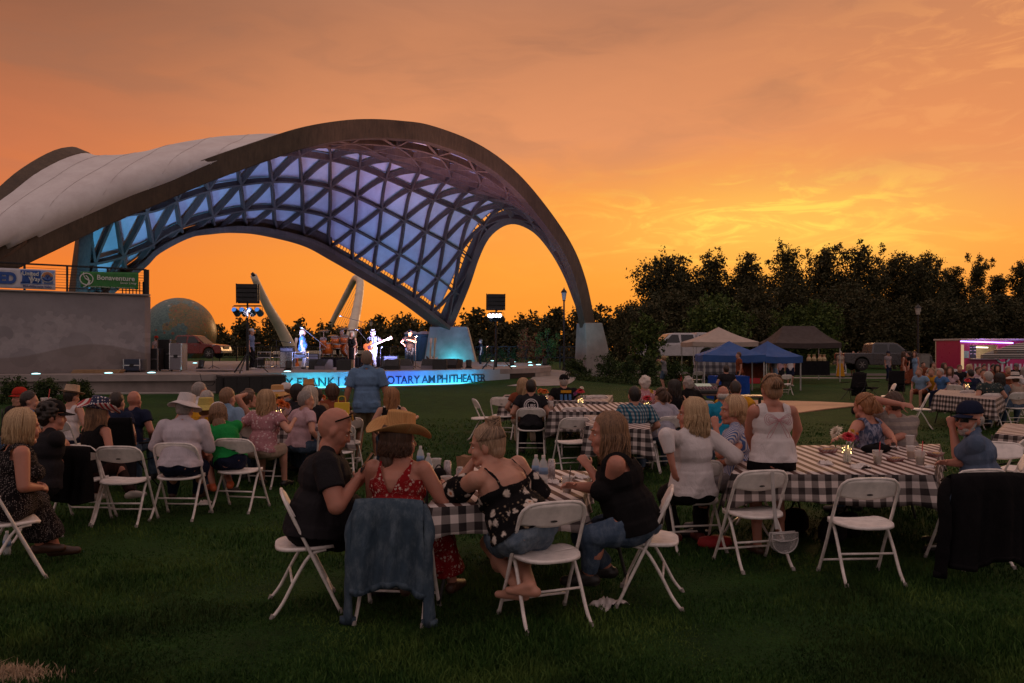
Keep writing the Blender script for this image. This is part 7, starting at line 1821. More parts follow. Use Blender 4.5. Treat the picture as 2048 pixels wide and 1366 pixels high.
# ================================================================== food trailer
PINK = M('trailer_pink', (0.42, 0.02, 0.10), 0.35, 0.06, 2, bs=0); MINT = M('trailer_mint', (0.30, 0.46, 0.38), 0.5, 0.05, 3, bs=0); ROOFW = M('trailer_roof', (0.42, 0.36, 0.33), 0.5)
TY = 42.0; tl_ = at(1920, 760, TY); tr_x = at(2200, 700, TY).x; zt = at(1900, 681, TY).z
e = empty('food_trailer', (tl_.x, TY, 0), R(3), 'bright pink food trailer with striped skirt and glowing purple strip light', 'food trailer')
Wt = tr_x - tl_.x
def tx(px): return (px - 1920) / FPX * TY
def tzv(py): return CAMZ - (py - HZN) / FPX * TY
h0, h1, v0, v1 = tx(1940), tx(1998), tzv(717), tzv(690)
mb = MB(); zb = 0.55
mb.box(((h0) / 2, 0.05, (zb + zt) / 2), (h0, 0.10, zt - zb)); mb.box(((h1 + Wt) / 2, 0.05, (zb + zt) / 2), (Wt - h1, 0.10, zt - zb)); mb.box(((h0 + h1) / 2, 0.05, (v0 + zb) / 2), (h1 - h0, 0.0995, v0 - zb)); mb.box(((h0 + h1) / 2, 0.05, (v1 + zt) / 2), (h1 - h0, 0.0995, zt - v1))
mb.build('side_wall', PINK, e)
MB().box((Wt / 2, 2.2, (zb + zt) / 2), (Wt, 0.08, zt - zb)).build('back_wall', M('trailer_inside', (0.60, 0.52, 0.36), 0.6), e); MB().box((0.04, 1.12, (zb + zt) / 2), (0.08, 2.05, zt - zb)).build('end_wall', PINK, e); MB().box((Wt / 2, 1.1, zb), (Wt, 2.2, 0.08)).build('floor_deck', TLEG, e)
MB().box((Wt / 2, 1.1, zt + 0.05), (Wt + 0.1, 2.5, 0.10)).build('roof', ROOFW, e, bevel=0.02)
for q in range(16):
 x = tx(1942 + q * 9.3); MB().box((x, -0.012, tzv(736)), (0.115, 0.02, (tzv(728) - tzv(745)))).build('white_stripe', MINT if q % 1 else M('stripe_white', (0.52, 0.50, 0.46), 0.5), e)
NEON = EMIT('violet_strip', (0.36, 0.32, 1.0), 5.5); MB().bar((0.0, -0.06, tzv(682.6)), (tx(2028), -0.06, tzv(686)), 0.05, 0.05).build('strip_light', NEON, e); point_light('strip_glow', (tl_.x + 1.2, TY - 0.5, tzv(684) + 0.1), 9, (0.3, 0.2, 1.0)); point_light('strip_glow', (tl_.x + 3.0, TY - 0.5, tzv(684) + 0.1), 9, (0.3, 0.2, 1.0))
WHL = EMIT('hatch_light', (1.0, 0.86, 0.60), 4.0); MB().bar((tx(1950), 0.5, tzv(694)), (tx(1990), 0.5, tzv(695)), 0.06, 0.05).build('hatch_tube', WHL, e); point_light('hatch_glow', (tl_.x + 2.0, TY + 0.9, tzv(697)), 28, (1.0, 0.85, 0.6)); point_light('hatch_glow', (tl_.x + 1.7, TY - 1.2, tzv(672)), 26, (1.0, 0.45, 0.7), 0.3)
MB().box(((h0 + h1) / 2, -0.13, v0 - 0.02), (h1 - h0 + 0.1, 0.30, 0.04)).build('counter', ROOFW, e); MENU = M('menu_board', (0.03, 0.05, 0.045), 0.6)
MB().box((tx(1949.5), 0.16, (v0 + v1) / 2), (0.39, 0.03, (v1 - v0) * 0.95)).build('menu_board', MENU, e); ml = MB()
for q in range(6): ml.box((tx(1946 + (q % 2) * 8), 0.138, v1 - 0.12 - (q // 2) * 0.17), (0.13, 0.008, 0.035))
tag(ml.build('menu_writing', CAPW, e), kind='stuff'); MB().box((tx(1932), -0.015, tzv(709)), (0.32, 0.02, (tzv(702) - tzv(716)))).build('notice', MINT, e)
for q in range(5): MB().lathe([(0.0, 0), (0.05, 0), (0.045, 0.16), (0.0, 0.17)], c=(tx(1964 + q * 6), -0.1, v0 + 0.0), n=8).build('jar', M('counter_jar', (0.5, 0.3, 0.2), 0.4), e)
em = MB(); c0 = (tx(2008), -0.02, tzv(711)); em.lathe([(0.0, 0), (0.42, 0), (0.42, 0.03), (0, 0.03)], c=c0, n=32, m=Matrix.Rotation(PI / 2, 3, 'X')); em.build('round_sign', MINT, e); em = MB(); em.lathe([(0.0, 0.031), (0.33, 0.031), (0.33, 0.04), (0, 0.04)], c=c0, n=32, m=Matrix.Rotation(PI / 2, 3, 'X')); em.build('round_sign_centre', PINK, e); em = MB(); em.lathe([(0.0, 0.041), (0.16, 0.041), (0.16, 0.05), (0, 0.05)], c=c0, n=10, m=Matrix.Rotation(PI / 2, 3, 'X')); em.build('round_sign_flower', M('stripe_white', ()), e)
for x in (1.0, Wt * 0.5): w_ = MB(); w_.lathe([(0.0, -0.1), (0.33, -0.1), (0.33, 0.1), (0.0, 0.1)], c=(x, 0.35, 0.34), n=24, m=Matrix.Rotation(PI / 2, 3, 'X')); w_.build('wheel', TYRE, e)
MB().box((0.12, -0.02, (zb + zt) / 2), (0.14, 0.03, (zt - zb) * 0.75)).build('door_gap_light', EMIT('warm_gap', (1.0, 0.62, 0.3), 0.5), e)
UMW = None
def umb_mat():
 m, g, b = base_mat('striped_canvas'); co = g.add('ShaderNodeTexCoord').outputs['Object']; x, y, z = g.sep(co)
 g.put(b.inputs['Base Color'], g.mix(g.mapr(g.math('SINE', g.math('MULTIPLY', z, 90)), -0.2, 0.2), (0.36, 0.33, 0.31, 1), (0.02, 0.02, 0.022, 1))); b.inputs['Roughness'].default_value = 0.8; return m
UMW = umb_mat()
for i, (px, Y, yt, yr, wpx) in enumerate(((2012, 33, 694, 710, 90), (2050, 30, 684, 700, 110))):
 x = (px - CXP) / FPX * Y; zt2 = CAMZ - (yt - HZN) / FPX * Y; zr = CAMZ - (yr - HZN) / FPX * Y; W = wpx / FPX * Y
 e = empty('patio_umbrella', (x, Y, 0), 0, ('black and white striped umbrella in front of the trailer\'s round sign', 'taller black and white striped umbrella cut by the right edge')[i], 'umbrella', 'striped umbrellas by the food trailer')
 MB().lathe([(W / 2, zr), (W * 0.25, zr + (zt2 - zr) * 0.6), (0.02, zt2)], n=8).build('canopy', UMW, e, solid=0.01); MB().cyl((0, 0, 0), (0, 0, zt2 + 0.05), 0.02, 0.02, 8).build('pole', BLACKM, e)
 MB().lathe([(W / 2 + 0.004, zr - 0.16), (W / 2 + 0.004, zr)], n=8).build('valance', UMW, e, solid=0.01); MB().lathe([(0.25, 0), (0.25, 0.06), (0.04, 0.10)], n=16).build('base', BLACKM, e)
# ================================================================== on the stage
SP_B = M('speaker_black', (0.010, 0.010, 0.011), 0.6); GRL = M('speaker_grille', (0.022, 0.022, 0.025), 0.7, bs=0.6, bscale=200); SKIRT = CL('riser_skirt', (0.035, 0.033, 0.045)); AMPC = M('amp_grille', (0.20, 0.19, 0.24), 0.7, 0.1, 30, bs=0.5, bscale=150)
CHRO = M('chrome', (0.55, 0.55, 0.58), 0.15, 0.05, 5, bs=0, metal=0.9); HOT = EMIT('stage_lamp_glow', (0.85, 0.85, 1.0), 7.0); BLU_L = EMIT('blue_lens', (0.03, 0.25, 0.8), 0.8)
def sp(px, k, z=ZS): Y = FPX / k; return Vector(((px - CXP) / FPX * Y, Y, z))
def speaker_stand(px, Y, ytop, label, hot):
 x = (px - CXP) / FPX * Y; H = CAMZ - (ytop - HZN) / FPX * Y - ZS
 e = empty('speaker_stand', (x, Y, ZS), 0, label + ' on its tripod stand', 'speaker stand', 'line array speaker stands')
 MB().cyl((0, 0, 0.1), (0, 0, H * 0.55), 0.055, 0.055, 10).build('pole', BLACKM, e); MB().cyl((0, 0, H * 0.5), (0, 0, H - 0.5), 0.035, 0.035, 10).build('pole', BLACKM, e)
 for a in (0.4, 2.5, 4.6): MB().bar((0, 0, 0.75), (math.cos(a) * 0.75, math.sin(a) * 0.6, 0.02), 0.05, 0.03).build('leg', BLACKM, e)
 a_ = empty('line_array_speaker', (x, Y, ZS + H), R(10), label, 'speaker', 'line array speakers')
 for q in range(4): m_ = MB(); m_.box((0, 0.03 * q, -0.09 - q * 0.165), (0.76, 0.45, 0.155), m=Matrix.Rotation(R(-3 * q), 3, 'X')); m_.build('speaker_box', SP_B, a_, bevel=0.01); m_ = MB(); m_.box((0, -0.215 + 0.03 * q, -0.09 - q * 0.165), (0.70, 0.03, 0.12)); m_.build('grille', GRL, a_)
 for sx in (-1, 1): MB().bar((sx * 0.40, 0.05, 0.02), (sx * 0.40, 0.10, -0.70), 0.03, 0.10).build('side_frame', BLACKM, a_)
 lb_ = empty('stage_light_bar', (x, Y, ZS + H - 0.85), 0, 'four stage lamps under the ' + label, 'stage lights', 'stage light bars')
 sw = 0.22 if hot else 0.42; MB().tube([(-sw * 1.2, 0, 0.05), (sw * 1.2, 0, 0.05)], 0.025, 8).build('bar', BLACKM, lb_)
 for q in range(4):
  xx = -sw + q * sw * 0.667; d = Vector((0.25 if hot else 0.1, 0.7, -0.35)).normalized(); c = Vector((xx, 0, -0.17))
  hd = MB(); hd.cyl(c - d * 0.17, c + d * 0.15, 0.09, 0.13, 14); h_ = hd.build('lamp_can', SP_B, lb_); MB().tube([(xx - 0.12, 0, -0.17), (xx - 0.12, 0, 0.03), (xx + 0.12, 0, 0.03), (xx + 0.12, 0, -0.17)], 0.012, 6).build('yoke', BLACKM, h_)
  MB().cyl(c - d * 0.175, c - d * 0.19, 0.085, 0.085, 14).build('lens', HOT if hot else BLU_L, h_)
 return x, Y, ZS + H - 1.0
LS = speaker_stand(495, 29.3, 568, 'black line array speaker at the left front of the stage', False)
RS = speaker_stand(992, 34.6, 588, 'black line array speaker at the right front of the stage', True)
for (sx, sy, sz), tg, en in ((LS, (-9.5, 36, 1.9), 680), (LS, (-6.8, 36, 1.9), 680), (RS, (-7.2, 37, 1.9), 700), (RS, (-10.5, 36, 1.9), 680), (RS, (-8.6, 39.5, 2.2), 1200), (RS, (-7.3, 36, 2.2), 1200)):
 ld = bpy.data.lights.new('stage_spot', 'SPOT'); ld.energy = en; ld.color = (0.86, 0.80, 1.0); ld.spot_size = R(24); ld.spot_blend = 0.5; ld.shadow_soft_size = 0.12
 o = bpy.data.objects.new('stage_spot', ld); COL.objects.link(o); o.location = (sx, sy - 0.35, sz); o.rotation_euler = (Vector(tg) - o.location).to_track_quat('-Z', 'Y').to_euler()
bx = at(430, 750, 27.0); bx1 = at(555, 750, 28.2); e = empty('subwoofer_stack', (0, 0, 0), 0, 'wide black block of subwoofers in front of the stage left of the lettering', 'subwoofers')
d = (Vector((bx1.x, bx1.y, 0)) - Vector((bx.x, bx.y, 0))); nn_ = 5
for q in range(nn_):
 a = Vector((bx.x, bx.y, 0)) + d * (q / nn_); b_ = Vector((bx.x, bx.y, 0)) + d * ((q + 0.985) / nn_); MB().bar((a.x, a.y + 0.5, 0.56), (b_.x, b_.y + 0.5, 0.56), 1.0, 0.58).build('subwoofer', SP_B, e, bevel=0.01)
 MB().bar((a.x + .03, a.y - 0.01, 0.56), (b_.x - .03, b_.y - 0.01, 0.56), 0.02, 0.50).build('grille', GRILL, e)
MB().bar((bx.x - 0.02, bx.y + 0.5, 0.875), (bx1.x, bx1.y + 0.5, 0.875), 1.04, 0.05).build('top_board', M('ply_black', (0.055, 0.045, 0.045), 0.7), e)
def wedge(px, k, rz, label, mat=SP_B, w=0.62):
 p = sp(px, k); e = empty('floor_monitor', p, R(rz), label, 'monitor speaker', 'floor monitors along the stage front')
 m_ = MB(); m_.prism([(-0.26, 0), (0.26, 0), (0.26, 0.16), (0.02, 0.44), (-0.20, 0.44)], -w / 2, w / 2, m=Matrix.Rotation(PI / 2, 3, 'Z') @ MX); m_.build('cabinet', mat, e, bevel=0.01)
 g_ = MB(); a = Vector((0, 0.27, 0.17)); b_ = Vector((0, 0.03, 0.45)); g_.bar(a, b_, w * 0.9, 0.012, up=(0, 1, 1)); g_.build('grille', GRL, e)
for (px, k, rz, mt, lb) in ((648, 46, 150, AMPC, 'pale floor monitor left of centre stage'), (690, 47.5, 0, SP_B, 'black floor monitor behind the standing man\'s head'), (785, 46.5, 180, SP_B, 'black floor monitor in front of the bass player'), (808, 45.5, 215, AMPC, 'pale floor monitor tilted toward the singer in the cap'), (858, 45, 170, AMPC, 'dark grey floor monitor in front of the singer in the cap'), (880, 45.5, 0, SP_B, 'black floor monitor before the white guitar'), (905, 44, 160, SP_B, 'black floor monitor at the right end of the row'), (632, 45.6, 10, SP_B, 'small black floor monitor behind the blue shirt musician')): wedge(px, k, rz, lb, mt)
FLC0 = M('amp_panel', (0.16, 0.15, 0.17), 0.6)
def amp(px, k, w, h, label, mat=AMPC, z=ZS): 
 e = empty('amplifier', sp(px, k, z), R(random.Random(int(px)).uniform(-8, 8)), label, 'amplifier', 'amplifiers on the stage')
 MB().box((0, 0, h / 2 + 0.02), (w, 0.30, h)).build('cabinet', SP_B, e, bevel=0.01); MB().box((0, -0.155, h * 0.42), (w * 0.92, 0.02, h * 0.74)).build('grille_cloth', mat, e); MB().box((0, -0.156, h * 0.90), (w * 0.92, 0.015, h * 0.14)).build('control_panel', FLC0, e); MB().tube([(-0.1, 0, h + 0.02), (-0.09, 0, h + 0.06), (0.09, 0, h + 0.06), (0.1, 0, h + 0.02)], 0.01, 6).build('handle', BLACKM, e)
amp(624, 42.5, 0.72, 0.66, 'grey guitar amplifier beside the drum riser'); amp(782, 42, 0.66, 0.55, 'grey guitar amplifier right of the drum riser'); amp(575, 43, 0.62, 0.95, 'tall amplifier with silver sides behind the music stands', CHRO); amp(518, 43, 0.5, 0.5, 'small black amplifier near the man in the white cap', SP_B)
ry = FPX / 40.5; r0 = (612 - CXP) / FPX * ry; r1 = (770 - CXP) / FPX * ry
e = empty('drum_riser', ((r0 + r1) / 2, ry + 1.0, ZS), 0, 'low black skirted riser carrying the drum kit', 'stage riser'); MB().box((0, 0, 0.47), (r1 - r0, 2.2, 0.06)).build('deck', SP_B, e); m_ = MB(); m_.grid(lambda u, v: ((u - 0.5) * (r1 - r0), -1.11 + 0.03 * math.sin(u * 160), 0.01 + 0.43 * v), 160, 1); m_.build('skirt', SKIRT, e, solid=0.01, fix=False); MB().box((0, 0.1, 0.22), (r1 - r0 - 0.1, 1.9, 0.43)).build('frame', SP_B, e)
ZR = ZS + 0.50
SUNB = M('amber_shell', (0.62, 0.13, 0.02), 0.25, 0.35, 5, bs=0, spec=0.6); HEADW = M('drum_head', (0.62, 0.58, 0.60), 0.5); CYM = M('cymbal_brass', (0.45, 0.30, 0.10), 0.25, metal=0.8)
kc = sp(676, 39.5, ZR); e = empty('drum_kit', kc, 0, 'amber drum kit with chrome stands on the riser', 'drum kit'); e.scale = (1.25,) * 3
def drum(c, r_, h, ax, nm):
 X_, Y_, Z_ = frame_of(ax); mm = Matrix((X_, Y_, Z_)).transposed(); d_ = MB(); d_.lathe([(r_, -h / 2), (r_, h / 2)], c=c, n=24, m=mm); o = d_.build(nm, SUNB, e, smooth=True, solid=0.012)
 for s_ in (-1, 1): h_ = MB(); h_.lathe([(0, s_ * h / 2), (r_, s_ * h / 2)], c=c, n=24, m=mm); h_.build('drum_head', HEADW, o, fix=False); h_ = MB(); h_.tube([Vector(c) + mm @ Vector((math.cos(a) * r_, math.sin(a) * r_, s_ * h / 2)) for a in [2 * PI * q / 24 for q in range(24)]], 0.012, 6, closed=True); h_.build('hoop', CHRO, o)
drum((0.45, 0.0, 0.30), 0.28, 0.42, (0.75, -1, 0), 'bass_drum'); drum((-0.10, -0.05, 0.68), 0.16, 0.22, (0.1, -0.35, 1), 'tom'); drum((0.28, -0.05, 0.72), 0.17, 0.24, (0.1, -0.35, 1), 'tom'); drum((-0.45, 0.05, 0.34), 0.20, 0.42, (0, -0.15, 1), 'floor_tom'); drum((0.0, 0.0, 0.45), 0.17, 0.15, (0, -0.2, 1), 'snare_drum'); drum((-0.55, -0.25, 0.55), 0.13, 0.40, (0.2, -0.5, 1), 'conga')
for (x, y, z) in ((-0.6, 0.1, 1.05), (0.55, 0.1, 1.08), (0.15, 0.3, 1.15), (-0.25, 0.2, 0.85)):
 st = MB(); st.tube([(x, y, 0.0), (x, y, z)], 0.014, 6); 
 for a in (0.5, 2.6, 4.7): st.tube([(x, y, 0.3), (x + math.cos(a) * 0.22, y + math.sin(a) * 0.22, 0)], 0.01, 5)
 st.build('cymbal_stand', CHRO, e); m_ = MB(); m_.lathe([(0.0, 0.025), (0.05, 0.02), (0.22, 0.0)], c=(x, y, z), n=24, m=Matrix.Rotation(R(14), 3, 'X')); m_.build('cymbal', CYM, e, solid=0.004)
def guitar(par, c, ax, up, body, sc=1.0, bass=False):
 X_ = Vector(ax).normalized(); Z_ = Vector(up); Z_ = (Z_ - X_ * X_.dot(Z_)).normalized(); Y_ = Z_.cross(X_); mm = Matrix((X_, Y_, Z_)).transposed(); c = Vector(c)
 out = [(-0.24, -0.05), (-0.22, 0.12), (-0.12, 0.17), (-0.02, 0.12), (0.06, 0.13), (0.15, 0.17), (0.16, 0.10), (0.09, 0.04), (0.09, -0.04), (0.15, -0.10), (0.12, -0.15), (0.02, -0.12), (-0.06, -0.13), (-0.16, -0.18), (-0.22, -0.14)]
 pts = cr_interp([Vector((x, y, 0)) for x, y in out] + [Vector((out[0][0], out[0][1], 0))], 44)[:-1]
 b = MB(); b.prism([(p.x * sc, p.y * sc) for p in pts], -0.022 * sc, 0.022 * sc, m=mm, c=c); b.build('guitar_body', body, par, bevel=0.008)
 g_ = MB(); g_.prism([(q[0] * sc, q[1] * sc) for q in ((-0.08, -0.09), (0.06, -0.09), (0.08, 0.0), (0.02, 0.05), (-0.08, 0.03))], 0.0225 * sc, 0.027 * sc, m=mm, c=c); g_.build('pickguard', M('pickguard', (0.10, 0.03, 0.03), 0.4) if body is SUNB else CAPW, par)
 L = 0.62 * sc * (1.15 if bass else 1); n_ = MB(); n_.bar(c + X_ * 0.05 * sc + Z_ * 0.026, c + X_ * (0.08 * sc + L) + Z_ * 0.026, 0.055 * sc, 0.022 * sc, up=Z_); n_.build('neck', M('maple', (0.50, 0.32, 0.18), 0.4), par); h = MB(); h.bar(c + X_ * (0.08 * sc + L) + Z_ * 0.02, c + X_ * (0.26 * sc + L) + Z_ * 0.02, 0.10 * sc, 0.018 * sc, up=Z_); h.build('headstock', M('maple', ()), par)
def mic_stand(px, k, label, h=1.45, boom=None, z=ZS, hot=True):
 e = empty('microphone_stand', sp(px, k, z), 0, label, 'microphone stand', 'microphone stands on the stage')
 p = MB(); p.tube([(0, 0, 0.02), (0, 0, h)], 0.014, 6); p.build('pole', CHRO if hot else BLACKM, e); b = MB()
 for a in (0.3, 2.4, 4.5): b.tube([(0, 0, 0.14), (math.cos(a) * 0.30, math.sin(a) * 0.30, 0.01)], 0.012, 5)
 b.build('tripod_base', BLACKM, e); tip = Vector((0, -0.02, h)) if boom is None else Vector((boom[0], -0.05, h + boom[1]))
 if boom: m_ = MB(); m_.tube([Vector((-boom[0] * 0.4, 0, h - boom[1] * 0.4)), tip], 0.011, 5); m_.build('boom', CHRO if hot else BLACKM, e)
 m_ = MB(); m_.caps(tip, tip + Vector((-0.10 if boom and boom[0] < 0 else 0.08, 0, 0.03)), 0.02, 0.033, 8); m_.build('microphone', CHRO, e, smooth=True)
mic_stand(640, 45, 'boom microphone stand right of the blue shirt musician', 1.2, (-0.75, 0.62)); mic_stand(706, 44.5, 'microphone stand in front of the woman singer', 1.45); mic_stand(722, 42, 'tall boom stand between the singer and the bass player', 2.2, (-0.9, 0.25), hot=False); mic_stand(733, 42.5, 'slanted boom stand beside the bass player', 1.3, (-0.4, 0.5)); mic_stand(761, 42, 'chrome tripod stand right of the bass player', 0.95)
mic_stand(831, 44, 'straight microphone stand held by the singer in the cap', 1.45); mic_stand(973, 41, 'black microphone stand near the right speaker', 1.0, hot=False); mic_stand(425, 44, 'black microphone stand at the left of the stage', 1.05, hot=False); mic_stand(553, 42, 'black boom stand behind the music stands', 1.3, (0.6, -0.1), hot=False)
for px, body, lb in ((868, M('white_guitar', (0.60, 0.56, 0.55), 0.3), 'white electric guitar on a stand in front of the rear arch footing'), (860, M('brown_guitar', (0.05, 0.02, 0.014), 0.3), 'dark brown guitar on a stand left of the white one'), (590, SUNB, 'amber guitar on a stand behind the blue shirt musician')):
 e = empty('guitar', sp(px, 41.5), R(0), lb, 'guitar', 'guitars on stands'); guitar(e, (0, -0.04, 0.34), (0.05, 0.12, 1), (0, -1, 0.1), body, 1.25); m_ = MB(); 
 for a in (0.6, 2.5, 4.7): m_.tube([(0, 0.05, 0.35), (math.cos(a) * 0.25, 0.1 + math.sin(a) * 0.2, 0.0)], 0.014, 5)
 m_.build('stand', BLACKM, e)
for (px, k, lb) in ((531, 43, 'silver music stand tray on the left of the stage'), (548, 42, 'small silver keyboard stand on the left of the stage'), (601, 45, 'low chrome rack in front of the blue shirt musician')):
 e = empty('equipment_rack', sp(px, k), 0, lb, 'rack', 'chrome racks on the stage'); m_ = MB()
 for sx in (-0.3, 0.3):
  for sy in (-0.2, 0.2): m_.tube([(sx, sy, 0), (sx, sy, 0.75)], 0.016, 6)
 for z in (0.1, 0.5, 0.75): m_.tube([(-0.3, -0.2, z), (0.3, -0.2, z), (0.3, 0.2, z), (-0.3, 0.2, z)], 0.014, 6, closed=True)
 m_.build('frame', CHRO, e); m_ = MB(); m_.box((0, 0, 0.58), (0.5, 0.34, 0.14)); m_.build('rack_unit', SP_B, e, bevel=0.01)
FLC = M('flight_case_silver', (0.20, 0.19, 0.21), 0.45, 0.1, 20, metal=0.3); TAN = M('tan_board', (0.34, 0.20, 0.10), 0.7)
def case(px0, px1, ytop, k, mat, label, dep=0.6):
 Y = FPX / k; x0 = (px0 - CXP) / k; x1 = (px1 - CXP) / k; h = CAMZ - (ytop - HZN) / k - ZS; e = empty('equipment_case', ((x0 + x1) / 2, Y, ZS), 0, label, 'case', 'equipment cases by the concrete wall')
 MB().box((0, 0, h / 2 + 0.04), (x1 - x0, dep, h - 0.04)).build('case_body', mat, e, bevel=0.02); t = MB()
 for sx in (-1, 1): t.box((sx * (x1 - x0) / 2, -dep / 2, h / 2 + 0.04), (0.04, 0.04, h - 0.02)); 
 t.box((0, -dep / 2, h * 0.55), (x1 - x0, 0.03, 0.04)); t.build('edge_trim', CHRO, e); t = MB(); t.box((0, -dep / 2 - 0.015, h * 0.55), (0.16, 0.02, 0.12)); t.build('latch', BLACKM, e)
 for sx in (-1, 1): MB().cyl((sx * (x1 - x0) * .4 - 0.02, -dep * .35, 0.04), (sx * (x1 - x0) * .4 + 0.02, -dep * .35, 0.04), 0.04, 0.04, 12).build('castor', BLACKM, e)
case(346, 369, 688, 50, FLC, 'tall silver flight case standing at the left of the stage'); case(322, 347, 680, 49, SP_B, 'tall black case left of the silver flight case'); case(255, 287, 719, 52, M('navy_case', (0.02, 0.03, 0.06), 0.5), 'navy case with white frame beside the concrete wall'); case(290, 322, 698, 50, SP_B, 'black covered case between the navy case and the tall black case')
e = empty('equipment_trolley', sp(274, 51), 0, 'white tube frame trolley standing behind the navy case', 'trolley'); MB().tube([(-0.28, 0.3, 0), (-0.28, 0.3, 1.0), (0.28, 0.3, 1.0), (0.28, 0.3, 0)], 0.02, 6).build('handle_frame', CAPW, e); MB().box((0, 0.35, 0.12), (0.6, 0.5, 0.04)).build('platform', BLACKM, e)
e = empty('timber_stack', sp(195, 54.5), 0, 'flat stack of tan boards lying by the concrete wall', 'boards'); [MB().box((0.03 * q, 0, 0.02 + q * 0.045), (1.75, 0.35, 0.038)).build('board', TAN, e) for q in range(3)]
e = empty('cable_coil', sp(405, 51), 0, 'tangle of black cable on the stage edge', 'cable'); MB().tube(cr_interp([(0.5 * math.sin(q * 1.7) + q * 0.05, 0.2 * math.cos(q * 2.3), 0.02 + 0.01 * (q % 3)) for q in range(24)], 120), 0.014, 5).build('cable', BLACKM, e)
e = empty('hanging_cable', (0, 0, 0), 0, 'thin black cable hanging down the stage front beside the subwoofers', 'cable'); MB().tube(cr_interp([at(400, 748, 27.2), at(404, 762, 27.1), at(412, 770, 27.1), at(424, 771, 27.0), at(430, 764, 26.9)], 24), 0.012, 5).build('cable', BLACKM, e)
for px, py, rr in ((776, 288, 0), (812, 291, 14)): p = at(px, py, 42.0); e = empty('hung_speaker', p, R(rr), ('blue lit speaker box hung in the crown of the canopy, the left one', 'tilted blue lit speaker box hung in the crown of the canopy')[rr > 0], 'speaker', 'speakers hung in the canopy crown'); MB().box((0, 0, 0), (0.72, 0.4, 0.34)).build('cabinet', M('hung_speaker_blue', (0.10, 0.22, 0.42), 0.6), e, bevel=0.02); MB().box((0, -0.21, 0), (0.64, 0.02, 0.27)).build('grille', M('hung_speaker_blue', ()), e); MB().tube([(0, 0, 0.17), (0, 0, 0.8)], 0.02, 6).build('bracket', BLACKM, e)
def mus(label, px, k, rz, H=1.78, z=ZS, **kw):
 kw.setdefault('vox', 0.018); kw.setdefault('pose', 'stand'); return person(label, sp(px, k, z), R(rz), H=H, group='people on the stage', **kw)
mus('man in white cap and grey-blue t-shirt standing by the left speaker, facing right', 502, 46, -95, topm=CL('slate_cloth', (0.14, 0.17, 0.27)), botm=C_BLACK, hat_='cap', hatm=C_WHITE, shoe=SHOE_W, g=1.1, hl=(-0.15, 0.25, 1.15))
mus('guitarist in bright blue t-shirt and white trousers at the left of the band', 605, 44.5, -80, topm=C_BLUE, botm=C_WHITE, hairm=H_BLOND, hairs='long', hairlen=0.10, g=1.15, belly=0.8)
mus('drummer in grey shirt seated behind the drum kit', 684, 38.5, 180, z=ZR - 0.05, pose='sit', topm=C_GREY, botm=C_BLACK, hairm=H_GREY, hl=(-0.25, 0.5, 0.95), hr=(0.3, 0.45, 0.9), H=1.9, face=True)
e = empty('drum_stool', sp(684, 38.5, ZR), 0, 'round drum stool under the drummer', 'stool'); MB().lathe([(0.17, 0.36), (0.18, 0.40), (0.0, 0.42)], n=16).build('seat', SP_B, e); MB().tube([(0, 0, 0), (0, 0, 0.38)], 0.03, 6).build('post', CHRO, e)
mus('blonde woman singer in black sleeveless dress at the microphone', 703, 44.5, 188, H=1.70, fem=True, top='tank', topm=C_BLACK, bot='skirt', botm=C_BLACK, hairs='long', hairlen=0.22, hairm=H_SILV, hl=(-0.16, 0.26, 1.02), hr=(0.16, 0.26, 1.02), face=True, shoe=SHOE_W, skin=SKIN)
bp, bi = mus('bass player in black and white shirt, white hat and white trousers', 746, 43, 170, topm=CL('bw_shirt', (0.55, 0.5, 0.52), kind='vstripe', c2=(0.02, 0.02, 0.02), sc=0.4), botm=C_WHITE, hat_='fedora', hatm=FELT, hairs='long', hairlen=0.08, hairm=H_SILV, hr=(0.02, 0.22, 1.02), hl=(-0.52, 0.26, 1.24), face=True)
e = empty('bass_guitar', bp.location, R(170), 'sunburst bass guitar held by the bass player', 'guitar'); guitar(e, (0.10, 0.20, 1.00), (-1, 0.10, 0.38), (0, 1, 0.05), SUNB, 1.25, True)
ob = mus('singer in dark cap, dark t-shirt and blue jeans with one hand on his hip', 820, 43.5, 178, topm=C_CHAR, botm=C_DENIM, bot='jeans', hat_='cap', hatm=C_NAVY, g=1.2, belly=0.8, hr=(0.22, -0.02, 1.03), hl=(-0.05, 0.24, 1.30), elb=((-0.8, -0.1, -0.3), (1, -0.1, 0.1)), face=True)[0]
mus('person in dark clothes behind the hedge at the right of the stage', 962, 33, 90, H=1.7, topm=C_CHAR, botm=C_BLACK, vox=0.03, z=0.75)
mus('stagehand in blue patterned shirt among the equipment cases', 313, 47, 60, H=1.45, topm=C_HAWB, botm=C_NAVY, vox=0.025, hat_='cap', hatm=CL('red_cap', (0.40, 0.03, 0.02)))
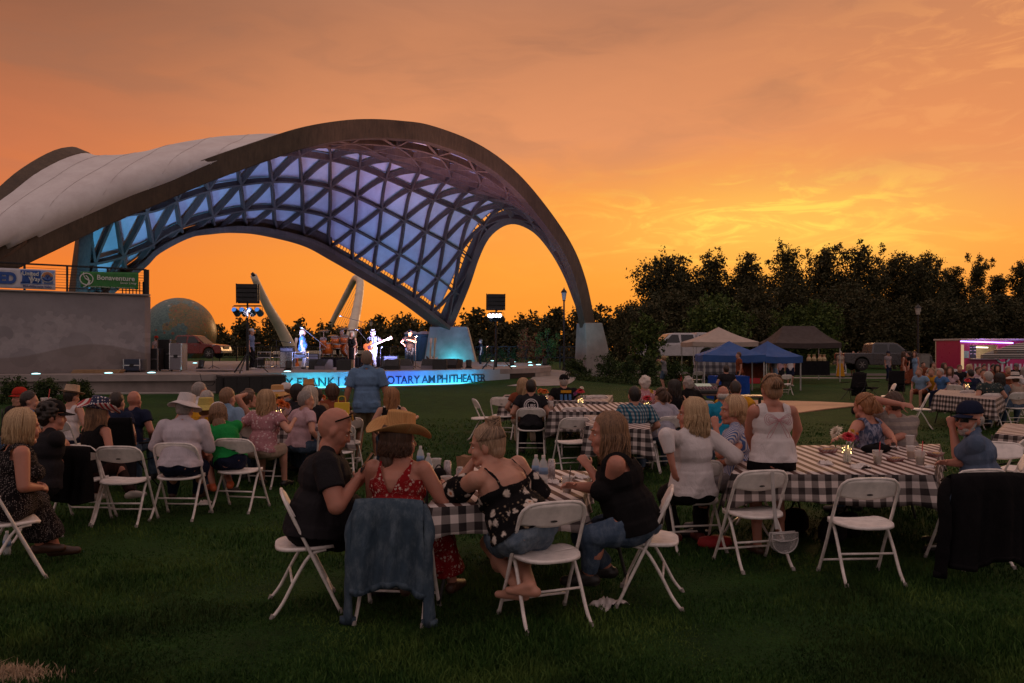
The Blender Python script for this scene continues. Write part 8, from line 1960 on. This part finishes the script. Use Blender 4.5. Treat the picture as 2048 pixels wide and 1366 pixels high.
# ================================================================== the audience in the middle distance and far off
def seated(label, px, k, rz, **kw):
 kw.setdefault('vox', 0.016 if k > 118 else (0.022 if k > 80 else 0.032)); kw.setdefault('g', 1.22); kw['H'] = kw.get('H', 1.78) - 0.22; kw.setdefault('seat', 0.41); kw.setdefault('hs', 1.18); kw.setdefault('lean', 10)
 return pp(label, px, k, rz, group=CROWD, **kw)
def standing(label, px, k, rz, **kw):
 kw.setdefault('vox', 0.020 if k > 60 else 0.03); return pp(label, px, k, rz, pose='stand', group=CROWD, **kw)
pp('man in light blue shirt and khaki shorts standing with his back to the viewer', 734, 118, 3, pose='stand', H=1.76, g=1.25, top='shirt', topm=CL('chambray_shirt', (0.13, 0.22, 0.36)), sleeve=0.78, bot='shorts', botm=C_KHAKI, hairs='short', hairm=hair_mat('hair_greybrown', (0.07, 0.05, 0.04), (0.20, 0.15, 0.12)), vox=0.0125, skin=SKIN_T, feet=[(-0.14, 0, 0.08), (0.14, 0.05, 0.08)], hl=(-0.36, 0.03, 0.84), hr=(0.36, 0.03, 0.84), shoe=SHOE_W, group=CROWD)
HB = hair_mat('hair_sandy', (0.20, 0.11, 0.05), (0.48, 0.30, 0.16))
def TZ(px, py): return tz(px, py, gzv=gz(*onground(px, py + 60).xy))
def tbl(pts, l1, l2, seed, drop=0.26):
 q = [tz(x, y) for x, y in pts]; table(q, l1, l2, drop, GING, seed, zt=0.74)
tbl(((470, 852), (700, 856), (705, 822), (480, 820)), 'folding table among the group left of the standing man', 'gingham cloth on the table left of the standing man', 21)
tbl(((30, 822), (110, 828), (118, 808), (40, 805)), 'folding table at the left behind the red cap', 'dark gingham cloth on the far left table', 22, 0.34)
tbl(((1000, 806), (1215, 812), (1225, 797), (1010, 796)), 'long folding table behind the man with the round logo', 'gingham cloth with folded end beside the round logo man', 23, 0.36)
tbl(((1098, 827), (1330, 827), (1345, 808), (1120, 808)), 'long folding table to the right of the round logo man', 'gingham cloth on the long table between the two flower jars', 24, 0.36)
tbl(((1172, 852), (1300, 860), (1300, 832), (1168, 830)), 'folding table left of the plaid shirt man', 'gingham cloth on the table left of the plaid shirt man', 25, 0.36)
tbl(((1868, 789), (1990, 800), (2015, 786), (1880, 779)), 'folding table in the group by the food trailer', 'gingham cloth on the table in front of the food trailer', 26, 0.34)
C = chair
for (px, k, rz, lb) in ((123, 131, -10, 'white folding chair under the woman in the straw hat and white vest'), (522, 142, -6, 'white folding chair under the woman in the pink floral dress'), (672, 140, 18, 'white folding chair left of the standing man'), (689, 128, 30, 'white folding chair half behind the bald man and beside the table'), (445, 128, -4, 'white folding chair behind the person in green'),
 (965, 98, -75, 'white folding chair seen from the side at the left end of the far table'), (1008, 95, -20, 'white folding chair behind the gingham end flap'), (1062, 111, -2, 'white folding chair under the man with the round logo'), (1143, 127, 18, 'empty white folding chair left of the woman with long brown hair'), (1147, 110, 4, 'white folding chair pushed to the gingham table, behind the empty one'), (1118, 92, 10, 'white folding chair under the man in the black veteran cap'), (1160, 93, -5, 'white folding chair right of the veteran cap man'), (1190, 92, 12, 'white folding chair at the right end of the far table'),
 (1280, 127, 8, 'white folding chair under the man in the teal plaid shirt'), (1338, 125, 12, 'white folding chair under the girl in the white top'), (1442, 120, 10, 'white folding chair under the man in the turquoise shirt'), (1400, 100, 5, 'white folding chair left of the turquoise shirt man'), (1455, 92, 0, 'white folding chair by the sound desk'), (1570, 47, 10, 'distant white folding chair under the smaller blue tent'),
 (1778, 64, 75, 'white folding chair standing sideways on the open lawn'), (1842, 82, 65, 'white folding chair standing sideways near the gingham table'), (1925, 76, 15, 'white folding chair nearest the end of the trailer group table'), (1975, 82, 5, 'white folding chair under the grey haired couple'), (2028, 80, 10, 'white folding chair under the woman in the cream hat'), (1897, 48, 20, 'distant white folding chair in front of the food trailer'), (1395, 41, 5, 'distant white folding chair left of the blue tent group'), (1952, 64, 6, 'white folding chair under the man in navy by the trailer table'), (1915, 66, -60, 'white folding chair sideways at the end of the trailer group table'), (2044, 68, 12, 'white folding chair behind the cream hat at the right edge'), (1862, 52, 130, 'white folding chair under the person in yellow on the lawn')): C(px, k, rz, lb)
S = seated
S('man in blue shirt with short dark hair at the far left edge', 24, 142, -35, topm=C_BLUE, hairm=H_DARK, hairs='short', head=(-30, 4))
S('person in red cap beyond the left table', 62, 128, 170, topm=C_CHAR, hat_='cap', hatm=CL('red_cap', (0.40, 0.03, 0.02)), hairm=H_GREY)
S('woman in pale straw cowboy hat and white sleeveless vest', 123, 131, -8, fem=True, top='tank', topm=C_WHITE, hat_='fedora', hatm=STRAW_P, hairm=H_DARK, botm=C_NAVY, head=(-20, 6))
S('bald man in dark blue shirt sitting in the black camp chair', 250, 140, -6, topm=C_NAVY, hairs=None, head=(0, 0), skin=SKIN_R)
S('person in navy shirt beside the bald man, behind the flag hat', 212, 146, -10, topm=C_NAVY, hairm=H_DARK)
S('grey haired man in white shirt behind the wide white hat', 380, 124, -18, topm=C_WHITE, top='shirt', hairm=H_GREY, head=(-25, 0), H=1.9)
S('older man with short grey brown hair and yellow shirt collar, behind the green shirt', 397, 140, -10, topm=C_YEL, hairm=H_GREY)
S('person in yellow bucket hat between the white hat and the green shirt', 388, 156, -20, topm=C_YEL, hat_='bucket', hatm=CL('yellow_hat', (0.50, 0.40, 0.12)), H=1.66)
S('man with thinning brown hair in blue-grey shirt, seen from behind', 436, 140, -14, topm=C_LBLUE, top='long', hairm=H_LBROWN, head=(-12, 4), H=1.86)
S('woman with curly brown hair resting her chin on her hand, in profile', 456, 132, -62, fem=True, topm=C_GREEN, top='tank', hairs='curly', hairm=H_BROWN, face=True, hr=(0.05, 0.26, 1.16), hl=(-0.1, 0.3, 0.8), lean=18)
S('woman with long brown hair in pink floral dress, seen from behind', 518, 148, -8, fem=True, top='tshirt', topm=C_PKFL, bot='skirt', botm=C_BEIGE, hairs='long', hairlen=0.24, hairm=HB, hl=(-0.3, 0.3, 0.85), hr=(0.32, 0.3, 0.85), H=1.84)
S('person in straw hat with dark band behind the pink floral dress', 537, 128, -20, topm=C_PINK, hat_='sun', hatm=STRAW, band=C_WHITE)
S('older woman with short grey hair and pink top in profile', 585, 140, -40, fem=True, topm=C_PINK, hairm=H_GREY, head=(-25, 4))
S('man in white baseball cap beyond the flower table', 556, 118, -20, topm=C_GREY, hat_='cap', hatm=C_WHITE); S('dark haired person beyond the flower table, right of the white cap', 592, 121, 10, topm=C_CHAR, hairs='bob', hairlen=0.06, hairm=H_DARK)
S('woman with very long silver blond hair, seen from behind', 612, 133, 0, fem=True, topm=C_CHAR, hairs='long', hairlen=0.34, hairm=hair_mat('hair_ash', (0.28, 0.22, 0.17), (0.58, 0.49, 0.40)), H=1.84)
S('person in straw fedora beyond the silver haired woman', 611, 112, 0, topm=C_PINK, hat_='fedora', hatm=STRAW)
S('woman with short dark hair and tan top at the right of the flower table', 652, 128, 60, fem=True, topm=CL('tan_top', (0.26, 0.13, 0.07)), hairs='short', hairm=H_DARK, hr=(0.1, 0.3, 1.0)); S('young person with red brown hair right of the silver haired woman', 668, 120, 20, topm=C_RUST, hairs='bob', hairlen=0.06, hairm=H_BROWN)
S('woman with long auburn hair and black and white dress right of the standing man', 784, 132, 10, fem=True, top='tank', topm=C_BKFL, hairs='long', hairlen=0.26, hairm=MATS['hair_auburn'], hr=(0.34, 0.2, 0.8))
lg, li_ = S('man in black t-shirt with large round C logo on the back', 1062, 112, -2, topm=C_CHAR, botm=C_BLACK, hairm=H_DARK, H=1.86, vox=0.014)
T_ = li_['T']
def on_back(x, z): return T_ @ Vector((x, -0.150, z))
lr = MB()
for rr, a0, a1 in ((0.118, 0, 2 * PI), (0.088, R(40), R(320))): lr.sweep([on_back(math.cos(a0 + (a1 - a0) * q / 40) * rr, 0.31 + math.sin(a0 + (a1 - a0) * q / 40) * rr) for q in range(41)], [(-0.008, -0.008), (0.008, -0.008), (0.008, 0.008), (-0.008, 0.008)])
lr.build('shirt_print', C_WHITE, lg); me = text_mesh('UBS', 0.075, 0.004, bold=0.002); o4 = on_back(0.012, 0.31); me.transform(Matrix(((1, 0, 0, o4.x), (0, 0, -1, o4.y - 0.012), (0, 1, 0, o4.z), (0, 0, 0, 1)))); me.materials.clear(); me.materials.append(C_WHITE); o = bpy.data.objects.new('shirt_lettering', me); link(o, lg)
S('woman with very long hair in beige trousers left of the round logo man', 1042, 104, -12, fem=True, topm=C_RUST, botm=C_BEIGE, hairs='long', hairlen=0.4, hairm=HB)
vt, vi = S('man in black cap and black shirt with yellow and blue print on the back', 1132, 97, 6, topm=C_BLACK, hat_='cap', hatm=C_BLACK, hairm=H_GREY, g=1.5); T2 = vi['T']; m_ = MB(); m_.bar(T2 @ Vector((-0.10, -0.165, 0.42)), T2 @ Vector((0.12, -0.165, 0.42)), 0.02, 0.05); m_.build('shirt_print', C_YEL, vt); m_ = MB(); [m_.bar(T2 @ Vector((x, -0.175, 0.20)), T2 @ Vector((x, -0.17, 0.36)), 0.05, 0.02) for x in (-0.09, 0.0, 0.09)]; m_.build('shirt_print', C_BLUE, vt)
S('man in teal and white plaid shirt, seen from behind', 1276, 132, 4, topm=C_PLAID, hairm=H_DARK, H=1.84, sleeve=0.8, vox=0.013); S('girl with brown ponytail in pale lavender top', 1334, 127, 14, fem=True, topm=CL('lavender', (0.42, 0.40, 0.48)), hairs='pony', hairlen=0.16, hairm=H_BROWN, head=(18, 2), H=1.76, vox=0.013)
S('person with curly grey blond hair in patterned top', 1294, 102, 0, fem=True, topm=C_PKFL, hairs='curly', hairm=H_SILV, H=1.84); S('woman with long dark hair in black straps, right of the lavender girl', 1364, 108, 28, fem=True, top='tank', topm=C_BLACK, hairs='long', hairlen=0.26, hairm=H_DARK); S('person with curly grey hair in dark jacket by the sound desk', 1388, 100, 20, topm=C_BLACK, top='long', hairs='curly', hairm=H_GREY)
tq, ti = S('man with white hair in turquoise t-shirt with a black strap across the back', 1452, 130, -4, topm=C_TEAL, hairs='fringe', hairm=H_SILV, H=1.84, vox=0.014, skin=SKIN_R, glasses='top'); T3 = ti['T']; m_ = MB(); m_.bar(T3 @ Vector((-0.05, -0.15, 0.47)), T3 @ Vector((0.17, -0.16, 0.16)), 0.012, 0.03, up=(0, 1, 0)); m_.build('shoulder_strap', C_BLACK, tq)
S('person in mustard yellow shirt bending over the black tables', 1467, 112, -20, topm=C_YEL, hairm=H_DARK, lean=30, head=(0, 20), H=1.95)
standing('child with raised arms in grey top and dark shorts in front of the shrubs', 1328, 42, 60, H=1.45, topm=C_GREY, bot='shorts', botm=C_DENIM, hairs='bob', hairlen=0.06, hairm=HB, hl=(-0.10, 0.30, 1.22), hr=(0.10, 0.32, 1.22))
for (px, k, rz, st_, kw, lb) in (
 (1418, 40, 150, 0, dict(fem=True, hairs='long', topm=C_WHITE), 'woman in white top seated under the larger blue tent'), (1437, 40, 190, 0, dict(hairs='long', hairm=H_BROWN, topm=C_GREY), 'dark haired person seated beside her under the blue tent'), (1456, 62, 0, 0, dict(topm=C_CHAR, hairm=H_DARK), 'dark haired person seated at the sound desk'),
 (1548, 40, 200, 1, dict(fem=True, topm=C_GREY, bot='longskirt', botm=C_LBLUE, hairs='long', hairlen=0.2), 'woman in grey patterned dress under the smaller blue tent'), (1478, 46, 90, 1, dict(topm=C_RUST, botm=C_CHAR), 'person in rust shirt standing by the tent pole'),
 (1580, 38, 170, 1, dict(topm=C_WHITE, bot='shorts', botm=C_NAVY, shoe=SHOE_W), 'man in white shirt at the left end of the black tent'), (1561, 38, 150, 1, dict(topm=C_PINK, bot='shorts', botm=C_CHAR, shoe=SHOE_W), 'person in pink shirt beside the man in white at the black tent'),
 (1681, 29, 160, 1, dict(fem=True, topm=C_BEIGE, hairm=H_SILV, bot='longskirt', botm=C_YEL), 'person in yellow clothes behind the sandwich board'), (1707, 28, 120, 1, dict(topm=C_PKFL, hairs=None, bot='shorts', botm=C_CHAR), 'bald man in flowered shirt at the back of the grey pickup'), (1718, 28, 100, 1, dict(topm=C_RUST, hairm=H_DARK), 'person in rust top near the grey pickup'),
 (1776, 32.5, 200, 1, dict(topm=C_HAWB, top='shirt', botm=C_NAVY, hat_='cap', hatm=C_NAVY), 'man in pale printed shirt and dark trousers standing on the lawn'), (1808, 37, 240, 1, dict(fem=True, topm=C_RUST, top='tank', bot='longskirt', botm=C_RUST, hairs='long'), 'woman in rust coloured long dress in the standing trio'), (1818, 36, 60, 1, dict(fem=True, topm=C_BLACK, bot='longskirt', botm=C_RUST, hairs='pony', hairm=H_DARK), 'woman in black top and rust skirt in the standing trio'), (1829, 36, 140, 1, dict(fem=True, topm=C_LBLUE, top='tank', bot='longskirt', botm=C_LBLUE, hairs='long'), 'woman in pale blue dress at the right of the standing trio'),
 (1847, 60, 120, 0, dict(topm=C_LBLUE, hairm=H_LBROWN, bot='shorts', botm=C_RUST), 'man in light blue shirt and patterned shorts seated on the lawn'), (1869, 60, 130, 0, dict(topm=C_YEL, hairm=H_LBROWN, botm=C_BLACK), 'person in yellow shirt seated right of the light blue shirt'), (1893, 62, 100, 0, dict(topm=C_BLUE, hairm=H_GREY, botm=C_NAVY), 'grey haired man in blue t-shirt seated sideways'), (1842, 40, 180, 0, dict(topm=C_RUST, hairm=H_DARK), 'dark haired person at the white tables, left end'), (1880, 44, 200, 0, dict(fem=True, topm=C_RUST, hairs='long'), 'woman with long brown hair at the white tables'), (1866, 42, 160, 0, dict(topm=C_BEIGE, hairm=H_BROWN), 'person with face paint at the white tables'),
 (1962, 48, 180, 0, dict(topm=C_GREEN, hairm=H_DARK), 'dark haired person in green by the trailer stripes'), (1978, 48, 190, 0, dict(topm=C_CHAR, hairm=H_DARK), 'dark haired person in charcoal by the trailer stripes'), (1992, 50, 160, 0, dict(topm=C_RUST, hairs='bob', hairm=H_DARK), 'person with dark bob in front of the trailer stripes'), (1964, 64, 160, 0, dict(topm=C_WHITE, hairm=H_DARK), 'boy in white shirt at the gingham table near the trailer'), (2026, 46, 180, 0, dict(topm=C_CHAR, hat_='cap', hatm=C_GREY), 'man in grey cap near the right edge by the trailer'), (1946, 56, 200, 0, dict(fem=True, topm=C_PINK, hairs='short', hairm=H_BROWN), 'woman in pink beyond the gingham table near the trailer'),
 (1915, 50, 170, 0, dict(topm=C_CHAR, hairm=H_BROWN), 'man in charcoal at the white table below the menu board'), (1930, 49, 200, 0, dict(fem=True, topm=C_LBLUE, hairs='long', hairm=H_BLOND), 'blonde woman in light blue at the white table by the trailer'), (1952, 66, 10, 0, dict(topm=C_NAVY, hairm=H_DARK), 'dark haired man in navy facing away, left of the dark printed shirt'), (2040, 58, 190, 0, dict(fem=True, topm=C_WHITE, hairs='bob', hairm=H_GREY), 'grey haired woman in white at the right edge under the umbrella'), (2008, 54, 180, 0, dict(topm=C_RUST, hairm=H_GREY), 'man in rust shirt under the striped umbrella'), (1900, 57, 150, 0, dict(fem=True, topm=C_PINK, hairs='long', hairm=H_BROWN), 'woman in pink beside the grey haired man in blue'),
 (1990, 82, 4, 0, dict(topm=C_HAWA, hairm=H_GREY, g=1.4, H=1.9), 'grey haired man in dark printed shirt, seen from behind'), (2012, 80, 8, 0, dict(fem=True, topm=C_DENIM, hairs='long', hairm=H_DARK), 'woman with long dark hair beside the dark printed shirt'), (2040, 80, -4, 0, dict(fem=True, top='tank', topm=C_BEIGE, hat_='sun', hatm=FELT, band=C_CHAR, hairm=H_BROWN), 'woman in wide cream hat and sleeveless top at the right edge')):
 kw = dict(kw); kw.setdefault('botm', C_DENIM)
 (standing if st_ else seated)(lb, px, k, rz, **kw)
for (x0, x1, yt, Y, lb) in ((1842, 1905, 738, 40, 'long white table beyond the seated group'), (1915, 1990, 744, 38, 'white table in front of the trailer stripes')): draped(x0, x1, yt, Y, 0.8, C_WHITE, lb, 'white cloth on the ' + lb, cgroup='white tablecloths')
V = lambda px, py, lb, bl, sc=1.15: vase(tz(px, py), lb, bl, sc=sc)
V(556, 845, 'jar of orange and yellow flowers beside the pink floral dress', [(-0.05, 0, 0.27, 0.07, PETY, True), (0.04, -0.02, 0.22, 0.085, PETO, True), (0.10, 0, 0.20, 0.06, PETO, True), (-0.02, 0.02, 0.31, 0.045, PETY, True)], 1.2)
V(635, 822, 'jar of red flowers beyond the silver haired woman', [(0, 0, 0.22, 0.08, PETR, True), (0.08, 0, 0.2, 0.06, PETO, True)]); V(1089, 812, 'jar of orange flowers between the two black shirts', [(0, 0, 0.22, 0.075, PETO, False), (-0.07, 0, 0.24, 0.06, PETO, False)]); V(1161, 816, 'jar of red and white flowers with fairy lights on the long table', [(0, 0, 0.25, 0.075, PETR, False), (-0.07, 0, 0.22, 0.05, PETP, False), (0.02, 0, 0.31, 0.04, PETW, False)]); V(1294, 826, 'jar of red and yellow flowers behind the plaid shirt', [(0, 0, 0.20, 0.08, PETR, False), (0.06, 0, 0.30, 0.05, PETY, True)]); V(1935, 782, 'jar of red flowers with a candle glow on the trailer group table', [(0, 0, 0.22, 0.08, PETR, False)])
cup(tz(1100, 824), 'plastic cup of orange drink at the end of the long table', ORJ, None, 1.5); cup(tz(596, 842), 'clear plastic cup on the flower table', LEMON, None, 1.5); cup(tz(92, 822), 'tall plastic cup of pink drink on the left table', M('pink_drink', (0.4, 0.2, 0.22), 0.4), RED, 1.9); bottle(tz(1122, 800), 'clear water bottle beside the black cap man', 1.2)
napkin(tz(1200, 840), 'crumpled white napkins on the table left of the plaid shirt', 0.2, 31); napkin(tz(1236, 836), 'green and white food wrapper on the table left of the plaid shirt', 0.16, 32, C_GREEN, 'wrapper', 'food_wrapper')
e = empty('black_basket', tz(1030, 803), 0, 'shallow black basket at the left end of the far table', 'basket'); MB().lathe([(0.14, 0), (0.20, 0.10), (0.19, 0.10), (0.13, 0.012), (0, 0.012)], n=20, sy=0.7).build('basket_body', BLACKM, e); MB().tube([(0.2 * math.cos(a), 0.14 * math.sin(a), 0.10) for a in [2 * PI * q / 20 for q in range(20)]], 0.01, 6, closed=True).build('rim', BLACKM, e)
p = tz(684, 848); YB = M('yellow_bag', (0.62, 0.42, 0.02), 0.5, 0.05); e = empty('gift_bag', p, 0.1, 'bright yellow paper gift bag with handles on the flower table', 'bag'); MB().box((0, 0, 0.15), (0.20, 0.10, 0.30)).build('bag_body', YB, e, bevel=0.004); MB().tube(cr_interp([(-0.05, 0, 0.29), (-0.04, 0, 0.38), (0.04, 0, 0.38), (0.05, 0, 0.29)], 10), 0.006, 6).build('handle', YB, e); MB().box((0.01, -0.052, 0.15), (0.09, 0.004, 0.09)).build('print', C_WHITE, e)
def camp(px, k, rz, label, mat=C_BLACK, h=0.95):
 e = empty('camp_chair', atk(px, k), R(rz), label, 'camp chair', 'black camp chairs'); b = MB(); b.grid(lambda u, v: ((u - 0.5) * 0.56, -0.22 - 0.16 * v - 0.05 * math.cos((u - .5) * 3), 0.40 + (h - 0.40) * v), 14, 8); b.build('back_fabric', mat, e, smooth=True, solid=0.01, fix=False); b = MB(); b.grid(lambda u, v: ((u - 0.5) * 0.54, -0.22 + 0.46 * v, 0.40 - 0.06 * math.sin(u * PI)), 12, 8); b.build('seat_fabric', mat, e, smooth=True, solid=0.01, fix=False)
 b = MB(); b.grid(lambda u, v: ((u - 0.5) * 0.62, -0.30 - 0.03 * math.sin(u * 20), 0.12 + 0.36 * v), 20, 4); b.build('hanging_bag', C_CHAR, e, smooth=True, solid=0.01, fix=False)
 for sx in (-1, 1):
  l = MB(); l.tube([(sx * 0.28, -0.26, 0.02), (-sx * 0.02, 0.24, 0.40)], 0.011, 6); l.tube([(sx * 0.28, 0.26, 0.02), (sx * 0.28, -0.24, 0.42)], 0.011, 6); l.tube([(sx * 0.28, -0.24, 0.40), (sx * 0.28, -0.38, h)], 0.011, 6); l.build('leg', BLACKM, e); a_ = MB(); a_.bar((sx * 0.32, -0.22, 0.62), (sx * 0.32, 0.22, 0.60), 0.07, 0.02); a_.build('armrest', mat, e)
camp(252, 146, -4, 'black folding camp chair with mesh bag under the bald man'); camp(1738, 50, 215, 'black camp chair on the lawn, left one with a tray'); camp(1792, 47, 150, 'black camp chair on the lawn near the man in the printed shirt'); camp(1706, 52, 120, 'low black camp chair left of the small cooler')
for (px, k, mt, lb) in ((1728, 66, C_WHITE, 'white bag on the grass below the camp chairs'), (1714, 67, C_CHAR, 'dark bag on the grass below the camp chairs')): e = empty('bag', atk(px, k), 0.3, lb, 'bag', 'bags by the camp chairs'); MB().lathe([(0.12, 0), (0.17, 0.05), (0.16, 0.17), (0.08, 0.22)], n=12, sy=0.7).build('bag_body', mt, e, smooth=True); MB().tube(cr_interp([(-0.06, 0, 0.2), (0, 0, 0.3), (0.06, 0, 0.2)], 8), 0.01, 5).build('handle', C_BLACK, e)
def dark_table(x0, x1, y, k, h, label):
 Y = FPX / (k * KS); xa = (x0 - CXP) / FPX * Y; xb = (x1 - CXP) / FPX * Y; e = empty('black_table', ((xa + xb) / 2, Y, 0), 0, label, 'table', 'black tables of the sound crew'); MB().box((0, 0, h), (xb - xa, 0.6, 0.04)).build('tabletop', M('dark_wood_top', (0.10, 0.055, 0.04), 0.5), e, bevel=0.005)
 for sx in (-1, 1):
  for sy in (-1, 1): MB().bar((sx * (xb - xa) * 0.44, sy * 0.25, 0), (sx * (xb - xa) * 0.44, sy * 0.25, h - 0.02), 0.05, 0.05, up=(0, 1, 0)).build('leg', BLACKM, e)
 return Vector(((xa + xb) / 2, Y, h))
dark_table(1470, 1530, 796, 86, 0.78, 'black legged table of the sound crew behind the standing woman'); tp = dark_table(1388, 1440, 790, 84, 0.80, 'black table carrying the mixing desk')
e = empty('mixing_desk', tp + Vector((0, 0, 0.03)), R(4), 'mixing desk with lit screens behind the grey curly hair', 'mixing desk'); MB().prism([(-0.28, 0), (0.28, 0), (0.28, 0.20), (-0.28, 0.06)], -0.30, 0.30, m=Matrix.Rotation(PI / 2, 3, 'Z') @ MX).build('console', SP_B, e, bevel=0.01)
MB().box((-0.05, 0.10, 0.17), (0.34, 0.20, 0.01), m=Matrix.Rotation(R(14), 3, 'X')).build('screen', EMIT('desk_screen', (0.55, 0.55, 0.40), 0.35), e); kb_ = MB()
for q in range(24): kb_.box((-0.26 + (q % 8) * 0.07, -0.20 + (q // 8) * 0.07, 0.105 + (q // 8) * 0.018), (0.02, 0.02, 0.03))
tag(kb_.build('knobs', M('desk_knobs', (0.4, 0.2, 0.25), 0.4, 0.6, 90), e), kind='stuff')
for i, (px, k, mt, lb) in enumerate(((1352, 33, RED, 'red cooler on the grass by the white pickup'), (1340, 33, M('paper_white', ()), 'white box on the grass by the white pickup'), (1498, 35, RED, 'red and white display crate between the blue tents'))): e = empty('crate', atk(px, k), 0.1, lb, 'crate', 'boxes by the market tents'); MB().box((0, 0, 0.2), (0.6 + 0.5 * (i == 2), 0.4, 0.4)).build('box_body', mt, e, bevel=0.02); MB().box((0, 0, 0.42), (0.62 + 0.5 * (i == 2), 0.42, 0.05)).build('lid', CAPW, e, bevel=0.01)
for q, (px, zz) in enumerate(((1618, 0), (1628, 0.0), (1640, 0), (1648, 0), (1588, 0))): Y = 41.8; e = empty('gift_basket', ((px - CXP) / FPX * Y, Y, CAMZ - 22 / FPX * 42), 0, 'wrapped cream gift bag standing on the black draped table', 'gift bag', 'wrapped gift bags on the black draped table'); MB().lathe([(0.11, 0), (0.13, 0.12), (0.05, 0.26), (0.09, 0.36)], n=10, wob=lambda r, z, t: (r * (1 + 0.15 * math.sin(5 * t)), z)).build('wrap', M('gift_wrap', (0.45, 0.33, 0.18), 0.5), e); MB().tube([(0.06 * math.cos(a), 0.06 * math.sin(a), 0.26) for a in [2 * PI * w_ / 10 for w_ in range(10)]], 0.012, 5, closed=True).build('ribbon', RED, e)
